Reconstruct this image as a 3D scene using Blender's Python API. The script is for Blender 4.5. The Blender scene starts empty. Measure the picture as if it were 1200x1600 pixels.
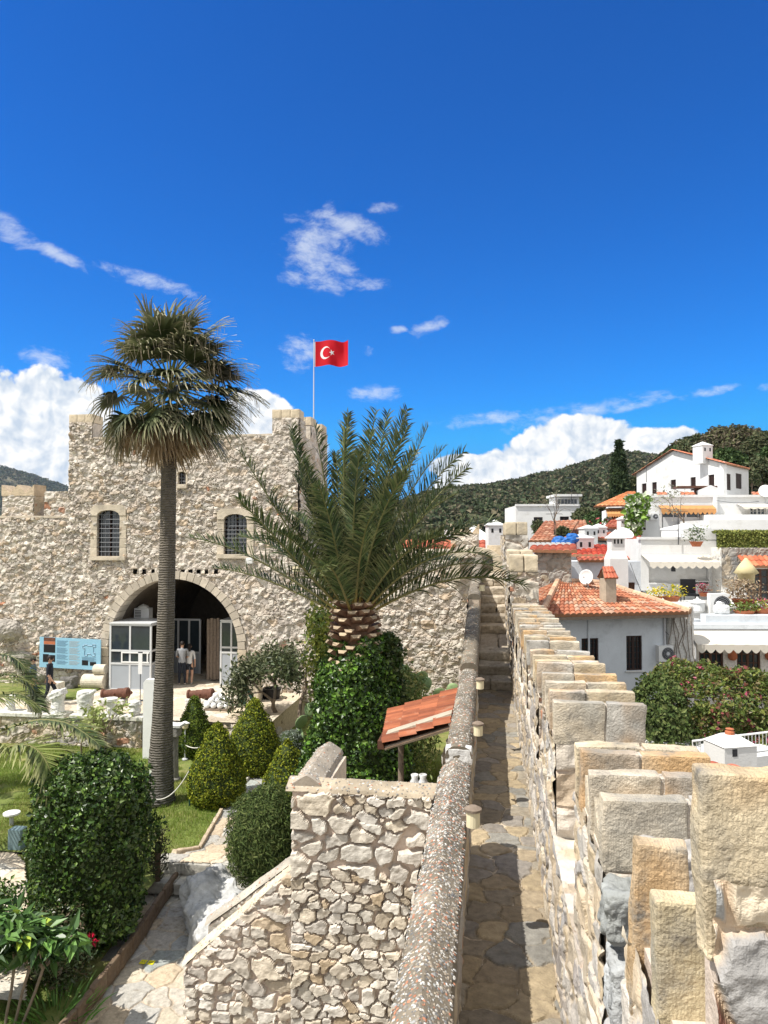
import bpy, math, random
import numpy as np
from mathutils import Vector, Matrix
R = math.radians
scene = bpy.context.scene
col = scene.collection
# ------------------------------------------------------------------ camera
PSI, TH, FP = R(8.03), R(1.74), 1155.6
cam_d = bpy.data.cameras.new("camera"); cam = bpy.data.objects.new("camera", cam_d); col.objects.link(cam)
cam.location = (0, 0, 0); cam.rotation_euler = (R(90) + TH, 0, PSI)
cam_d.sensor_fit = 'VERTICAL'; cam_d.sensor_height = 36; cam_d.lens = 26.0
cam_d.clip_start = 0.05; cam_d.clip_end = 12000
scene.camera = cam
scene.render.resolution_x, scene.render.resolution_y = 768, 1024
def ray(px, py):
    a = (px - 600) / FP; b = (800 - py) / FP
    c, s, ct, st = math.cos(PSI), math.sin(PSI), math.cos(TH), math.sin(TH)
    return np.array((-s*ct + a*c + b*s*st, c*ct + a*s - b*c*st, st + b*ct))
def atY(px, py, Y): d = ray(px, py); return d * (Y / d[1])
def atZ(px, py, z): d = ray(px, py); return d * (z / d[2])
def atX(px, py, X): d = ray(px, py); return d * (X / d[0])
# ------------------------------------------------------------------ light
SUNV = np.array((-0.54, -0.34, 1.0)); SUNV /= np.linalg.norm(SUNV)
sun_el = math.asin(SUNV[2]); sun_az = math.atan2(SUNV[0], SUNV[1])
sd = bpy.data.lights.new("sun", 'SUN'); sd.energy = 5.0; sd.angle = R(0.5); sd.color = (1.0, 0.955, 0.88)
so = bpy.data.objects.new("sun", sd); col.objects.link(so)
so.rotation_euler = Vector(SUNV).to_track_quat('Z', 'Y').to_euler()
scene.view_settings.view_transform = 'Standard'; scene.view_settings.look = 'None'
scene.view_settings.exposure = 0.36; scene.view_settings.gamma = 1.0
scene.cycles.max_bounces = 4; scene.cycles.diffuse_bounces = 2; scene.cycles.glossy_bounces = 2; scene.cycles.transparent_max_bounces = 6
scene.cycles.use_denoising = True
try: scene.cycles.denoiser = 'OPENIMAGEDENOISE'
except Exception: pass
# ------------------------------------------------------------------ world
world = bpy.data.worlds.new("World"); scene.world = world; world.use_nodes = True
def sky():
    nt = world.node_tree; N = nt.nodes; L = nt.links; N.clear()
    def n(t, **k):
        o = N.new(t)
        for a, b in k.items(): setattr(o, a, b)
        return o
    def m(op, a, b=None, c=None, clamp=False):
        o = n('ShaderNodeMath', operation=op); o.use_clamp = clamp
        for i, v in enumerate((a, b, c)):
            if v is None: continue
            if isinstance(v, (int, float)): o.inputs[i].default_value = v
            else: L.new(v, o.inputs[i])
        return o.outputs[0]
    def vm(op, a, b):
        o = n('ShaderNodeVectorMath', operation=op)
        for i, v in enumerate((a, b)):
            if isinstance(v, (tuple, list, np.ndarray)): o.inputs[i].default_value = tuple(float(q) for q in v)
            else: L.new(v, o.inputs[i])
        return o.outputs['Value'] if op == 'DOT_PRODUCT' else o.outputs[0]
    tc = n('ShaderNodeTexCoord'); D = tc.outputs['Generated']
    st = n('ShaderNodeTexSky', sky_type='NISHITA'); st.sun_disc = False
    st.sun_elevation = sun_el; st.sun_rotation = sun_az; st.altitude = 0; st.air_density = 1.0; st.dust_density = 0.25; st.ozone_density = 3.0
    hs = n('ShaderNodeHueSaturation'); hs.inputs['Saturation'].default_value = 1.22; hs.inputs['Hue'].default_value = 0.497
    L.new(st.outputs[0], hs.inputs['Color'])
    gm = n('ShaderNodeMix', data_type='RGBA', blend_type='MULTIPLY'); gm.inputs[0].default_value = 1
    L.new(hs.outputs[0], gm.inputs[6]); gm.inputs[7].default_value = (0.18, 1.04, 1.66, 1)
    ga = n('ShaderNodeGamma'); ga.inputs[1].default_value = 1.18; L.new(gm.outputs[2], ga.inputs[0]); cp_ = vm('MINIMUM', ga.outputs[0], (1.9, 6.0, 14.0)); skyc = cp_
    # noises in direction space
    def noise(sc, det, rough=0.55, vec=D):
        o = n('ShaderNodeTexNoise'); o.inputs['Scale'].default_value = sc; o.inputs['Detail'].default_value = det
        o.inputs['Roughness'].default_value = rough; L.new(vec, o.inputs['Vector']); return o
    wn = noise(9, 3)
    w1 = vm('SUBTRACT', wn.outputs['Color'], (0.5, 0.5, 0.5))
    sc = n('ShaderNodeVectorMath', operation='SCALE'); L.new(w1, sc.inputs[0]); sc.inputs['Scale'].default_value = 0.05
    DW = vm('ADD', D, sc.outputs[0])
    def puff(vec):
        v = n('ShaderNodeTexVoronoi', feature='F1'); v.inputs['Scale'].default_value = 26; v.inputs['Detail'].default_value = 3.0
        v.inputs['Roughness'].default_value = 0.55; v.normalize = True
        L.new(vec, v.inputs['Vector']); return v.outputs['Distance']
    p1 = puff(DW); DS = vm('ADD', DW, tuple(SUNV * 0.010)); p2 = puff(DS)
    def blob(px, py, rx, ry, ang=0.0):
        c = ray(px, py); c = c / np.linalg.norm(c)
        r = np.cross(c, (0, 0, 1)); r /= np.linalg.norm(r); u = np.cross(r, c)
        ca, sa = math.cos(R(ang)), math.sin(R(ang))
        e1 = (r*ca + u*sa) * FP / rx; e2 = (-r*sa + u*ca) * FP / ry
        a = vm('DOT_PRODUCT', D, e1); b = vm('DOT_PRODUCT', D, e2)
        f = vm('DOT_PRODUCT', D, c)
        q = m('ADD', m('MULTIPLY', a, a), m('MULTIPLY', b, b))
        q = m('SUBTRACT', 1.0, q); q = m('MAXIMUM', q, -1.5)
        return m('MULTIPLY', q, m('GREATER_THAN', f, 0.3)), f
    def union(lst):
        o = None
        for b in lst:
            v = blob(*b)[0]
            v = m('ADD', v, -2.0) if False else v
            o = v if o is None else m('SMOOTH_MAX', o, v, 0.25)
        return o
    cum = union([(45, 690, 105, 88), (20, 645, 62, 42), (105, 634, 46, 34), (10, 760, 110, 60), (90, 760, 70, 60),
                 (400, 670, 62, 52), (440, 700, 60, 40), (330, 690, 70, 40),
                 (905, 700, 75, 42), (860, 725, 70, 45), (800, 745, 62, 36), (960, 715, 70, 40), (1030, 705, 62, 30), (745, 762, 55, 28), (720, 730, 40, 18),
                 (900, 770, 190, 45), (1080, 730, 60, 40)])
    cd = m('ADD', cum, m('MULTIPLY', m('SUBTRACT', 0.42, p1), 2.1))
    fine = noise(70, 6, 0.6, DW)
    cd = m('ADD', cd, m('MULTIPLY', m('SUBTRACT', fine.outputs[0], 0.5), 0.7))
    mr = n('ShaderNodeMapRange', interpolation_type='SMOOTHSTEP'); L.new(cd, mr.inputs[0])
    mr.inputs[1].default_value = -0.25; mr.inputs[2].default_value = 0.08
    cumA = mr.outputs[0]
    # light on the puffs: side nearer the sun brighter
    lit = m('MULTIPLY', m('SUBTRACT', p2, p1), 5.0)
    big = noise(13, 4, 0.5, DW)
    lit = m('ADD', lit, m('MULTIPLY', m('SUBTRACT', big.outputs[0], 0.5), 1.3))
    lit = m('ADD', lit, 0.62, clamp=True)
    cc = n('ShaderNodeMix', data_type='RGBA'); L.new(lit, cc.inputs[0])
    cc.inputs[6].default_value = (8.6, 10.0, 11.8, 1); cc.inputs[7].default_value = (15.5, 15.4, 15.1, 1)
    # thin wisps
    wis = union([(20, 362, 52, 15, -25), (78, 390, 55, 9, -20), (240, 441, 72, 11, -10), (500, 428, 52, 28), (498, 380, 48, 42, 20), (540, 352, 60, 16, -15),
                 (470, 553, 30, 24), (584, 616, 36, 14), (668, 514, 28, 12, 20), (74, 558, 32, 14), (560, 440, 40, 12),
                 (770, 655, 85, 11, 3), (900, 643, 120, 13, 9), (1000, 632, 50, 7, 10), (1110, 612, 40, 7, 8), (606, 326, 22, 8), (1195, 603, 12, 6), (622, 515, 14, 6), (577, 549, 9, 9)])
    st1 = n('ShaderNodeMapping'); st1.inputs['Scale'].default_value = (1.0, 1.0, 2.3); L.new(DW, st1.inputs[0])
    wno = noise(24, 9, 0.66, st1.outputs[0])
    wd = m('ADD', wis, m('MULTIPLY', m('SUBTRACT', wno.outputs[0], 0.52), 6.5))
    mw = n('ShaderNodeMapRange', interpolation_type='SMOOTHSTEP'); L.new(wd, mw.inputs[0])
    mw.inputs[1].default_value = -0.5; mw.inputs[2].default_value = 2.0; mw.inputs[4].default_value = 0.62
    wmask = m('GREATER_THAN', wis, -1.2)
    wA = m('MULTIPLY', mw.outputs[0], wmask)
    x1 = n('ShaderNodeMix', data_type='RGBA'); L.new(wA, x1.inputs[0]); L.new(skyc, x1.inputs[6]); x1.inputs[7].default_value = (12.6, 13.3, 14.0, 1)
    x2 = n('ShaderNodeMix', data_type='RGBA'); L.new(cumA, x2.inputs[0]); L.new(x1.outputs[2], x2.inputs[6]); L.new(cc.outputs[2], x2.inputs[7])
    bg = n('ShaderNodeBackground'); L.new(x2.outputs[2], bg.inputs[0]); bg.inputs[1].default_value = 0.056
    world.cycles.sampling_method='NONE'; out = n('ShaderNodeOutputWorld'); L.new(bg.outputs[0], out.inputs[0])
sky()
# ------------------------------------------------------------------ noise in numpy
def h3(i, j, k, s=0):
    i = np.asarray(i, np.int64); j = np.asarray(j, np.int64); k = np.asarray(k, np.int64)
    n = (i*73856093) ^ (j*19349663) ^ (k*83492791) ^ np.int64(s*2654435761 % 2147483647)
    n = (n ^ (n >> 13)) * 1274126177 & 0x7fffffff
    n = ((n ^ (n >> 16)) * 974634777) & 0x7fffffff
    return ((n >> 7) & 0xffff) / 65535.0
def vn(P, f, s=0):
    P = np.asarray(P, float) * f; I = np.floor(P).astype(np.int64); F = P - I; F = F*F*(3 - 2*F)
    r = 0
    for a in (0, 1):
        for b in (0, 1):
            for c in (0, 1):
                w = (F[..., 0] if a else 1-F[..., 0]) * (F[..., 1] if b else 1-F[..., 1]) * (F[..., 2] if c else 1-F[..., 2])
                r = r + w * h3(I[..., 0]+a, I[..., 1]+b, I[..., 2]+c, s)
    return r*2 - 1
def fbm(P, f, s=0, o=4):
    r = 0; a = 1; t = 0
    for q in range(o):
        r = r + a*vn(P, f*2**q, s+q*17); t += a; a *= .55
    return r / t
# ------------------------------------------------------------------ mesh builder
class MB:
    def __init__(s): s.V = []; s.F = []; s.C = []; s.MI = []; s.n = 0; s.hc = True
    def add(s, v, f, c=None, mi=0):
        v = np.asarray(v, float).reshape(-1, 3)
        if isinstance(f, np.ndarray): s.F.append(f.astype(np.int64) + s.n); s.MI.append(np.full(len(f), mi))
        else:
            for q in f: s.F.append(np.array([q], np.int64) + s.n); s.MI.append(np.array([mi]))
        if c is None: c = np.full((len(v), 3), .6)
        else:
            s.hc = True; c = np.asarray(c, float)
            if c.ndim == 1: c = np.tile(c, (len(v), 1))
        s.V.append(v); s.C.append(c); s.n += len(v); return s
    def obox(s, c, ax, h, col=None, mi=0):
        c = np.asarray(c, float); a = [np.asarray(q, float)*k for q, k in zip(ax, h)]
        v = [c + i*a[0] + j*a[1] + k*a[2] for i in (-1, 1) for j in (-1, 1) for k in (-1, 1)]
        f = np.array([(0, 1, 3, 2), (4, 6, 7, 5), (0, 4, 5, 1), (2, 3, 7, 6), (0, 2, 6, 4), (1, 5, 7, 3)])
        return s.add(v, f, col, mi)
    def box(s, x0, y0, z0, x1, y1, z1, col=None, mi=0):
        return s.obox(((x0+x1)/2, (y0+y1)/2, (z0+z1)/2), np.eye(3), (abs(x1-x0)/2, abs(y1-y0)/2, abs(z1-z0)/2), col, mi)
    def tube(s, P, r, n=8, col=None, mi=0, cap=True):
        P = np.asarray(P, float); k = len(P); r = np.full(k, r) if np.isscalar(r) else np.asarray(r, float)
        T = np.gradient(P, axis=0); T /= np.linalg.norm(T, axis=1)[:, None] + 1e-12
        up = np.array((0, 0, 1.)) if abs(T[0][2]) < .9 else np.array((1., 0, 0))
        rings = []
        a = np.cross(T[0], up); a /= np.linalg.norm(a)
        for i in range(k):
            a = a - T[i]*a.dot(T[i]); a /= np.linalg.norm(a) + 1e-12; b = np.cross(T[i], a)
            t = np.arange(n)*2*math.pi/n
            rings.append(P[i] + r[i]*(np.cos(t)[:, None]*a + np.sin(t)[:, None]*b))
        v = np.concatenate(rings); i0 = np.arange(k-1)[:, None]*n; j = np.arange(n)[None]
        f = np.stack([i0+j, i0+(j+1) % n, i0+n+(j+1) % n, i0+n+j], -1).reshape(-1, 4)
        if col is not None and np.ndim(col) == 2: col = np.repeat(col, n, 0)
        m0 = s.n; s.add(v, f, col, mi)
        if cap:
            s.F.append(np.array([np.arange(n)[::-1]]) + m0); s.F.append(np.array([np.arange(n)]) + m0 + (k-1)*n); s.MI += [np.array([mi])]*2
        return s
    def lathe(s, prof, c=(0, 0, 0), n=20, col=None, mi=0, amp=0, freq=5, seed=0):
        prof = np.asarray(prof, float); k = len(prof); t = np.arange(n)*2*math.pi/n
        v = np.stack([prof[:, 0, None]*np.cos(t), prof[:, 0, None]*np.sin(t), np.repeat(prof[:, 1, None], n, 1)], -1).reshape(-1, 3)
        if amp:
            q = fbm(v, freq, seed, 3)*amp; rr = np.linalg.norm(v[:, :2], axis=1)[:, None] + 1e-9; v[:, :2] += v[:, :2]/rr*q[:, None]
        v = v + np.asarray(c)
        i0 = np.arange(k-1)[:, None]*n; j = np.arange(n)[None]
        f = np.stack([i0+j, i0+(j+1) % n, i0+n+(j+1) % n, i0+n+j], -1).reshape(-1, 4)
        m0 = s.n; s.add(v, f, col, mi)
        s.F.append(np.array([np.arange(n)[::-1]]) + m0); s.F.append(np.array([np.arange(n)]) + m0 + (k-1)*n); s.MI += [np.array([mi])]*2
        return s
    def prism(s, poly, vec, col=None, mi=0):
        p = np.asarray(poly, float); n = len(p); v = np.concatenate([p, p + np.asarray(vec)])
        f = [tuple(range(n))[::-1], tuple(range(n, 2*n))] + [(i, (i+1) % n, n+(i+1) % n, n+i) for i in range(n)]
        return s.add(v, f, col, mi)
    def rblock(s, c, h, ax=None, rnd=.15, amp=.01, freq=4, seed=0, n=6, col=None, mi=0, cv=0, nn=None, ora=0):
        ax = np.eye(3) if ax is None else np.asarray(ax, float); h = np.asarray(h, float); vs = []; fs = []; o = 0
        for d in range(3):
            for sg in (-1, 1):
                e = [k for k in range(3) if k != d]
                na = nb = n
                if nn: na, nb = nn[e[0]], nn[e[1]]
                A, B = np.meshgrid(np.linspace(-1, 1, na+1), np.linspace(-1, 1, nb+1), indexing='ij')
                q = np.zeros((na+1, nb+1, 3)); q[..., d] = sg; q[..., e[0]] = A; q[..., e[1]] = B
                vs.append(q.reshape(-1, 3)); I = np.arange(na)[:, None]*(nb+1) + np.arange(nb)[None]
                F = np.stack([I, I+nb+1, I+nb+2, I+1], -1).reshape(-1, 4)
                if (sg > 0) == (d == 1): F = F[:, ::-1]
                fs.append(F + o); o += (na+1)*(nb+1)
        q = np.concatenate(vs); f = np.concatenate(fs)
        rd = np.linalg.norm(q, axis=1)[:, None]; mx = h.min()
        core = np.clip(q*h, -(h - mx*rnd), (h - mx*rnd)); dl = q*h - core; ln = np.linalg.norm(dl, axis=1)[:, None] + 1e-9
        w = core + dl/ln*np.minimum(ln, mx*rnd)
        dirn = w/h; dirn /= np.linalg.norm(dirn, axis=1)[:, None] + 1e-9
        sd_ = seed*3.17
        w = w + dirn*(fbm(w + sd_, freq, seed, 4)*amp)[:, None]
        if col is not None and cv: col = np.asarray(col)*(1 + cv*fbm(w + sd_ + 9, freq*1.3, seed+5, 3))[:, None]
        if ora:
            k_ = (np.clip(fbm(w + sd_*1.7, freq*.35, seed+11, 4)*2.2+.15, 0, 1)*ora)[:, None]; g_ = (np.clip(fbm(w + sd_*2.3, freq*.5, seed+15, 4)*3-.5, 0, 1)*.75)[:, None]
            col = col*(1-k_) + np.array((.60,.34,.12))*k_; col = col*(1-g_) + np.array((.30,.29,.26))*g_
        return s.add(np.asarray(c) + w @ ax, f, col, mi)
    def build(s, name, mats, parent=None, smooth=False):
        me = bpy.data.meshes.new(name); V = np.concatenate(s.V) if s.V else np.zeros((0, 3))
        if parent is not None: V = V - WL[parent.name]
        me.vertices.add(len(V)); me.vertices.foreach_set('co', V.ravel())
        tot = np.concatenate([np.full(len(f), f.shape[1]) for f in s.F]); li = np.concatenate([f.ravel() for f in s.F])
        me.loops.add(len(li)); me.loops.foreach_set('vertex_index', li.astype(np.int32))
        me.polygons.add(len(tot)); st = np.concatenate([[0], np.cumsum(tot)[:-1]])
        me.polygons.foreach_set('loop_start', st.astype(np.int32)); me.polygons.foreach_set('loop_total', tot.astype(np.int32))
        me.polygons.foreach_set('material_index', np.concatenate(s.MI).astype(np.int32))
        me.polygons.foreach_set('use_smooth', np.full(len(tot), bool(smooth)))
        if s.hc:
            a = me.color_attributes.new('Col', 'FLOAT_COLOR', 'POINT'); C = np.concatenate(s.C)
            a.data.foreach_set('color', np.concatenate([np.clip(C, 0, 1), np.ones((len(C), 1))], 1).ravel())
        me.update(calc_edges=True); me.validate()
        for mt in (mats if isinstance(mats, (list, tuple)) else [mats]): me.materials.append(mt)
        o = bpy.data.objects.new(name, me); col.objects.link(o)
        if parent is not None: o.parent = parent; WL[o.name] = WL[parent.name]
        else: WL[o.name] = np.zeros(3)
        return o
WL = {}
def thing(name, label, cat, loc=(0, 0, 0), group=None):
    o = bpy.data.objects.new(name, None); col.objects.link(o); o.location = tuple(float(q) for q in loc); WL[o.name] = np.asarray(loc, float)
    o.empty_display_size = .2; o['label'] = label; o['category'] = cat
    if group: o['group'] = group
    return o
def tag(o, label, cat, group=None, kind=None):
    o['label'] = label; o['category'] = cat
    if group: o['group'] = group
    if kind: o['kind'] = kind
    return o
def struct(o, label=None):
    o['kind'] = 'structure'
    if label: o['label'] = label
    return o
def copytree(o, loc, label=None, rz=None, parent=None):
    c = o.copy(); col.objects.link(c); WL[c.name] = WL[o.name]
    if parent is not None: c.parent = parent
    else:
        c.location = tuple(float(q) for q in loc)
        if rz is not None: c.rotation_euler = (0, 0, rz)
        if label: c['label'] = label
    for ch in list(o.children): copytree(ch, None, parent=c)
    return c
# ------------------------------------------------------------------ materials
def mat(name, base=(.5, .5, .5), rough=.85, attr=False, var=.12, vs=3.0, bump=.0, bs=20.0, metal=0, trans=0, spec=.3, dirt=None, ds=1.2, dm=(.5, .7), wave=None, det=5, coat=0):
    m_ = bpy.data.materials.new(name); m_.use_nodes = True; nt = m_.node_tree; N = nt.nodes; L = nt.links; N.clear()
    out = N.new('ShaderNodeOutputMaterial'); b = N.new('ShaderNodeBsdfPrincipled'); L.new(b.outputs[0], out.inputs[0])
    b.inputs['Roughness'].default_value = rough; b.inputs['Metallic'].default_value = metal; b.inputs['Specular IOR Level'].default_value = spec
    if coat: b.inputs['Coat Weight'].default_value = coat
    tc = N.new('ShaderNodeTexCoord'); nz = N.new('ShaderNodeTexNoise'); nz.inputs['Scale'].default_value = vs; nz.inputs['Detail'].default_value = det
    nz.inputs['Roughness'].default_value = .65
    L.new(tc.outputs['Object'], nz.inputs['Vector'])
    mr = N.new('ShaderNodeMapRange'); L.new(nz.outputs[0], mr.inputs[0]); mr.inputs[1].default_value = .25; mr.inputs[2].default_value = .75
    mr.inputs[3].default_value = 1-var; mr.inputs[4].default_value = 1+var
    mx = N.new('ShaderNodeVectorMath'); mx.operation = 'SCALE'; L.new(mr.outputs[0], mx.inputs['Scale'])
    if attr:
        at = N.new('ShaderNodeAttribute'); at.attribute_name = 'Col'
        if base == (1, 1, 1): L.new(at.outputs['Color'], mx.inputs[0])
        else:
            mu = N.new('ShaderNodeVectorMath'); mu.operation = 'MULTIPLY'; L.new(at.outputs['Color'], mu.inputs[0]); mu.inputs[1].default_value = base; L.new(mu.outputs[0], mx.inputs[0])
    else: mx.inputs[0].default_value = base
    cout = mx.outputs[0]
    if dirt is not None:
        n2 = N.new('ShaderNodeTexNoise'); n2.inputs['Scale'].default_value = ds; n2.inputs['Detail'].default_value = 7; n2.inputs['Roughness'].default_value = .7; L.new(tc.outputs['Object'], n2.inputs['Vector'])
        r2 = N.new('ShaderNodeMapRange'); L.new(n2.outputs[0], r2.inputs[0]); r2.inputs[1].default_value = dm[0]; r2.inputs[2].default_value = dm[1]
        mm = N.new('ShaderNodeMix'); mm.data_type = 'RGBA'; L.new(r2.outputs[0], mm.inputs[0]); L.new(cout, mm.inputs[6]); mm.inputs[7].default_value = (*dirt, 1); cout = mm.outputs[2]
    L.new(cout, b.inputs['Base Color'])
    hgt = None
    if bump:
        n3 = N.new('ShaderNodeTexNoise'); n3.inputs['Scale'].default_value = bs; n3.inputs['Detail'].default_value = 6; n3.inputs['Roughness'].default_value = .6; L.new(tc.outputs['Object'], n3.inputs['Vector'])
        hgt = n3.outputs[0]
        if wave:
            sc_, ax_, k_ = wave
            w = N.new('ShaderNodeTexWave'); w.bands_direction = ax_; w.inputs['Scale'].default_value = sc_; w.inputs['Distortion'].default_value = 3.0; w.inputs['Detail'].default_value = 2; w.inputs['Detail Scale'].default_value = 2
            L.new(tc.outputs['Object'], w.inputs['Vector'])
            a = N.new('ShaderNodeMath'); a.operation = 'MULTIPLY_ADD'; L.new(w.outputs[0], a.inputs[0]); a.inputs[1].default_value = k_; L.new(hgt, a.inputs[2]); hgt = a.outputs[0]
        bp = N.new('ShaderNodeBump'); bp.inputs['Strength'].default_value = 1.0; bp.inputs['Distance'].default_value = bump; L.new(hgt, bp.inputs['Height']); L.new(bp.outputs[0], b.inputs['Normal'])
    if trans:
        tl = N.new('ShaderNodeBsdfTranslucent'); L.new(cout, tl.inputs[0]); ms = N.new('ShaderNodeMixShader'); ms.inputs[0].default_value = trans
        L.new(b.outputs[0], ms.inputs[1]); L.new(tl.outputs[0], ms.inputs[2]); L.new(ms.outputs[0], out.inputs[0])
    return m_
M = dict(
 rubble=mat('rubble_stone', (1, 1, 1), .9, attr=True, var=.22, vs=9, bump=.012, bs=38, dirt=(.20, .17, .14), ds=7, dm=(.63, .80)),
 rubble_far=mat('rubble_stone_far', (1, 1, 1), .9, attr=True, var=.30, vs=5, bump=.03, bs=14, dirt=(.16, .14, .12), ds=5, dm=(.60, .76)),
 ashlar=mat('sandstone', (1, 1, 1), .9, attr=True, var=.38, vs=11, bump=.016, bs=60, dirt=(.22, .20, .17), ds=5.5, dm=(.50, .66), wave=(30.0, 'X', .05)),
 ashlar_far=mat('dressed_limestone', (1, 1, 1), .9, attr=True, var=.18, vs=4, bump=.01, bs=12, dirt=(.34, .30, .24), ds=2.0, dm=(.52, .7)),
 flag=mat('flagstone', (1, 1, 1), .85, attr=True, var=.32, vs=14, bump=.012, bs=40, dirt=(.20, .16, .11), ds=5, dm=(.54, .74)),
 concrete=mat('cement', (.42, .36, .28), .9, var=.2, vs=4, bump=.01, bs=40),
 coping=mat('pebble_cement', (1, 1, 1), .85, attr=True, var=.25, vs=5, bump=.006, bs=60),
 plaster=mat('white_plaster', (.70, .70, .69), .85, var=.08, vs=1.2, bump=.006, bs=18, dirt=(.50, .48, .44), ds=1.3, dm=(.54, .80)),
 plaster_shade=mat('shade_blue_plaster', (.66, .70, .74), .85, var=.10, vs=1.0, bump=.006, bs=12, dirt=(.47, .50, .53), ds=1.6, dm=(.52, .75)),  # white plaster with the blue of shaded walls mixed into its colour
 plaster_rough=mat('rough_white_plaster', (.72, .70, .66), .9, var=.14, vs=14, bump=.03, bs=16, dirt=(.45, .42, .37), ds=9, dm=(.52, .70)),
 tile=mat('roof_tile', (1, 1, 1), .8, attr=True, var=.22, vs=5, bump=.006, bs=30, dirt=(.30, .20, .14), ds=2.5, dm=(.55, .75)),
 wood=mat('brown_wood', (.10, .045, .028), .6, var=.25, vs=8, bump=.003, bs=30),
 darkwood=mat('dark_brown_shutter', (.035, .018, .014), .6, var=.2, vs=8, bump=.003, bs=30),
 greywood=mat('weathered_wood', (.22, .17, .13), .85, var=.3, vs=10, bump=.006, bs=30),
 glass=mat('window_glass', (.03, .04, .05), .08, var=.2, vs=2, spec=.8),
 bar=mat('grey_iron_bar', (.16, .17, .19), .5, var=.2, vs=10, spec=.5),
 iron=mat('dark_iron', (.02, .022, .03), .5, var=.2, vs=10, spec=.5),
 steel=mat('painted_metal', (.55, .56, .58), .4, var=.06, vs=3, spec=.5),
 greypanel=mat('light_grey_panel', (.34, .37, .41), .45, var=.04, vs=2, spec=.4),
 kioskframe=mat('pale_frame', (.60, .61, .62), .4, var=.04, vs=2, spec=.4),
 white=mat('white_paint', (.78, .78, .77), .5, var=.05, vs=3),
 cream=mat('cream_plastic', (.70, .62, .42), .45, var=.05, vs=3),
 marble=mat('weathered_marble', (1, 1, 1), .75, attr=True, var=.25, vs=9, bump=.012, bs=22, dirt=(.20, .20, .19), ds=6, dm=(.56, .72)),
 rust=mat('rusted_iron', (.13, .055, .035), .75, var=.35, vs=9, bump=.008, bs=30),
 black=mat('black_plastic', (.012, .012, .014), .45, var=.1),
 greenmetal=mat('dark_green_metal', (.02, .075, .06), .45, var=.15, vs=5),
 soil=mat('soil', (.13, .085, .05), .95, var=.3, vs=6, bump=.02, bs=20),
 lawn=mat('lawn_ground', (.15, .19, .045), .95, var=.45, vs=2.5, bump=.03, bs=60, dirt=(.28, .26, .10), ds=1.1, dm=(.48, .66)),
 terrain=mat('town_ground', (.20, .17, .13), .95, var=.3, vs=.2, bump=.02, bs=5),
 leaf=mat('leaf', (1, 1, 1), .45, attr=True, var=.12, vs=3, trans=.22, spec=.35),
 leafmatte=mat('matte_leaf', (1, 1, 1), .7, attr=True, var=.15, vs=3, trans=.15, spec=.2),
 leafgloss=mat('glossy_leaf', (1, 1, 1), .38, attr=True, var=.12, vs=3, trans=.08, spec=.45),
 grass=mat('grass_blade', (1, 1, 1), .6, attr=True, var=.15, vs=1.5, trans=.3, spec=.2),
 bark=mat('bark', (.16, .12, .085), .9, var=.3, vs=12, bump=.012, bs=25),
 palmbark=mat('palm_bark', (1, 1, 1), .9, attr=True, var=.35, vs=9, bump=.03, bs=18, wave=(5.0, 'Z', .8), dirt=(.09, .08, .07), ds=5, dm=(.5, .68)),
 boot=mat('palm_boot', (1, 1, 1), .85, attr=True, var=.25, vs=14, bump=.006, bs=40),
 awning_o=mat('orange_canvas', (.62, .31, .12), .8, var=.06, vs=2, trans=.2),
 awning_w=mat('cream_canvas', (.76, .70, .60), .8, var=.06, vs=2, trans=.2),
 yellow=mat('yellow_cloth', (.75, .55, .10), .8, var=.08, vs=3, trans=.2),
 blue=mat('blue_tarpaulin', (.02, .13, .42), .5, var=.15, vs=4),
 red=mat('flag_red', (.62, .006, .018), .7, var=.05, trans=.35),
 flagwhite=mat('flag_white', (.82, .82, .82), .7, var=.03, trans=.25),
 terracotta=mat('terracotta', (.45, .15, .07), .75, var=.15, vs=8),
 skin=mat('skin', (.50, .30, .21), .55, var=.05),
 board=mat('pale_blue_print', (.27, .50, .66), .4, var=.03, vs=2),
 boardtext=mat('board_print', (.16, .28, .40), .4, var=.03, vs=2), boardtext2=mat('board_print_grey', (.42, .47, .50), .4, var=.03),
 clothdark=mat('dark_cloth', (.02, .024, .035), .9, var=.2), clothblue=mat('blue_cloth', (.04, .10, .22), .9, var=.2), clothwhite=mat('white_cloth', (.62, .62, .62), .9, var=.08),
 clothgrey=mat('grey_cloth', (.30, .31, .33), .9, var=.1), hair=mat('hair', (.018, .012, .01), .6, var=.2),
 pink=mat('flower_pink', (.55, .04, .14), .7, var=.2, trans=.3), markyellow=mat('yellow_sticker', (.75, .68, .02), .6, var=.03),
 rope=mat('pale_rope', (.62, .60, .55), .9, var=.1, vs=30), cactus=mat('cactus_skin', (.24, .34, .16), .6, var=.25, vs=6, bump=.01, bs=30),
 hillfar=mat('far_forest_slope', (1, 1, 1), .95, attr=True, var=.3, vs=.05, det=8), )
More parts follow.
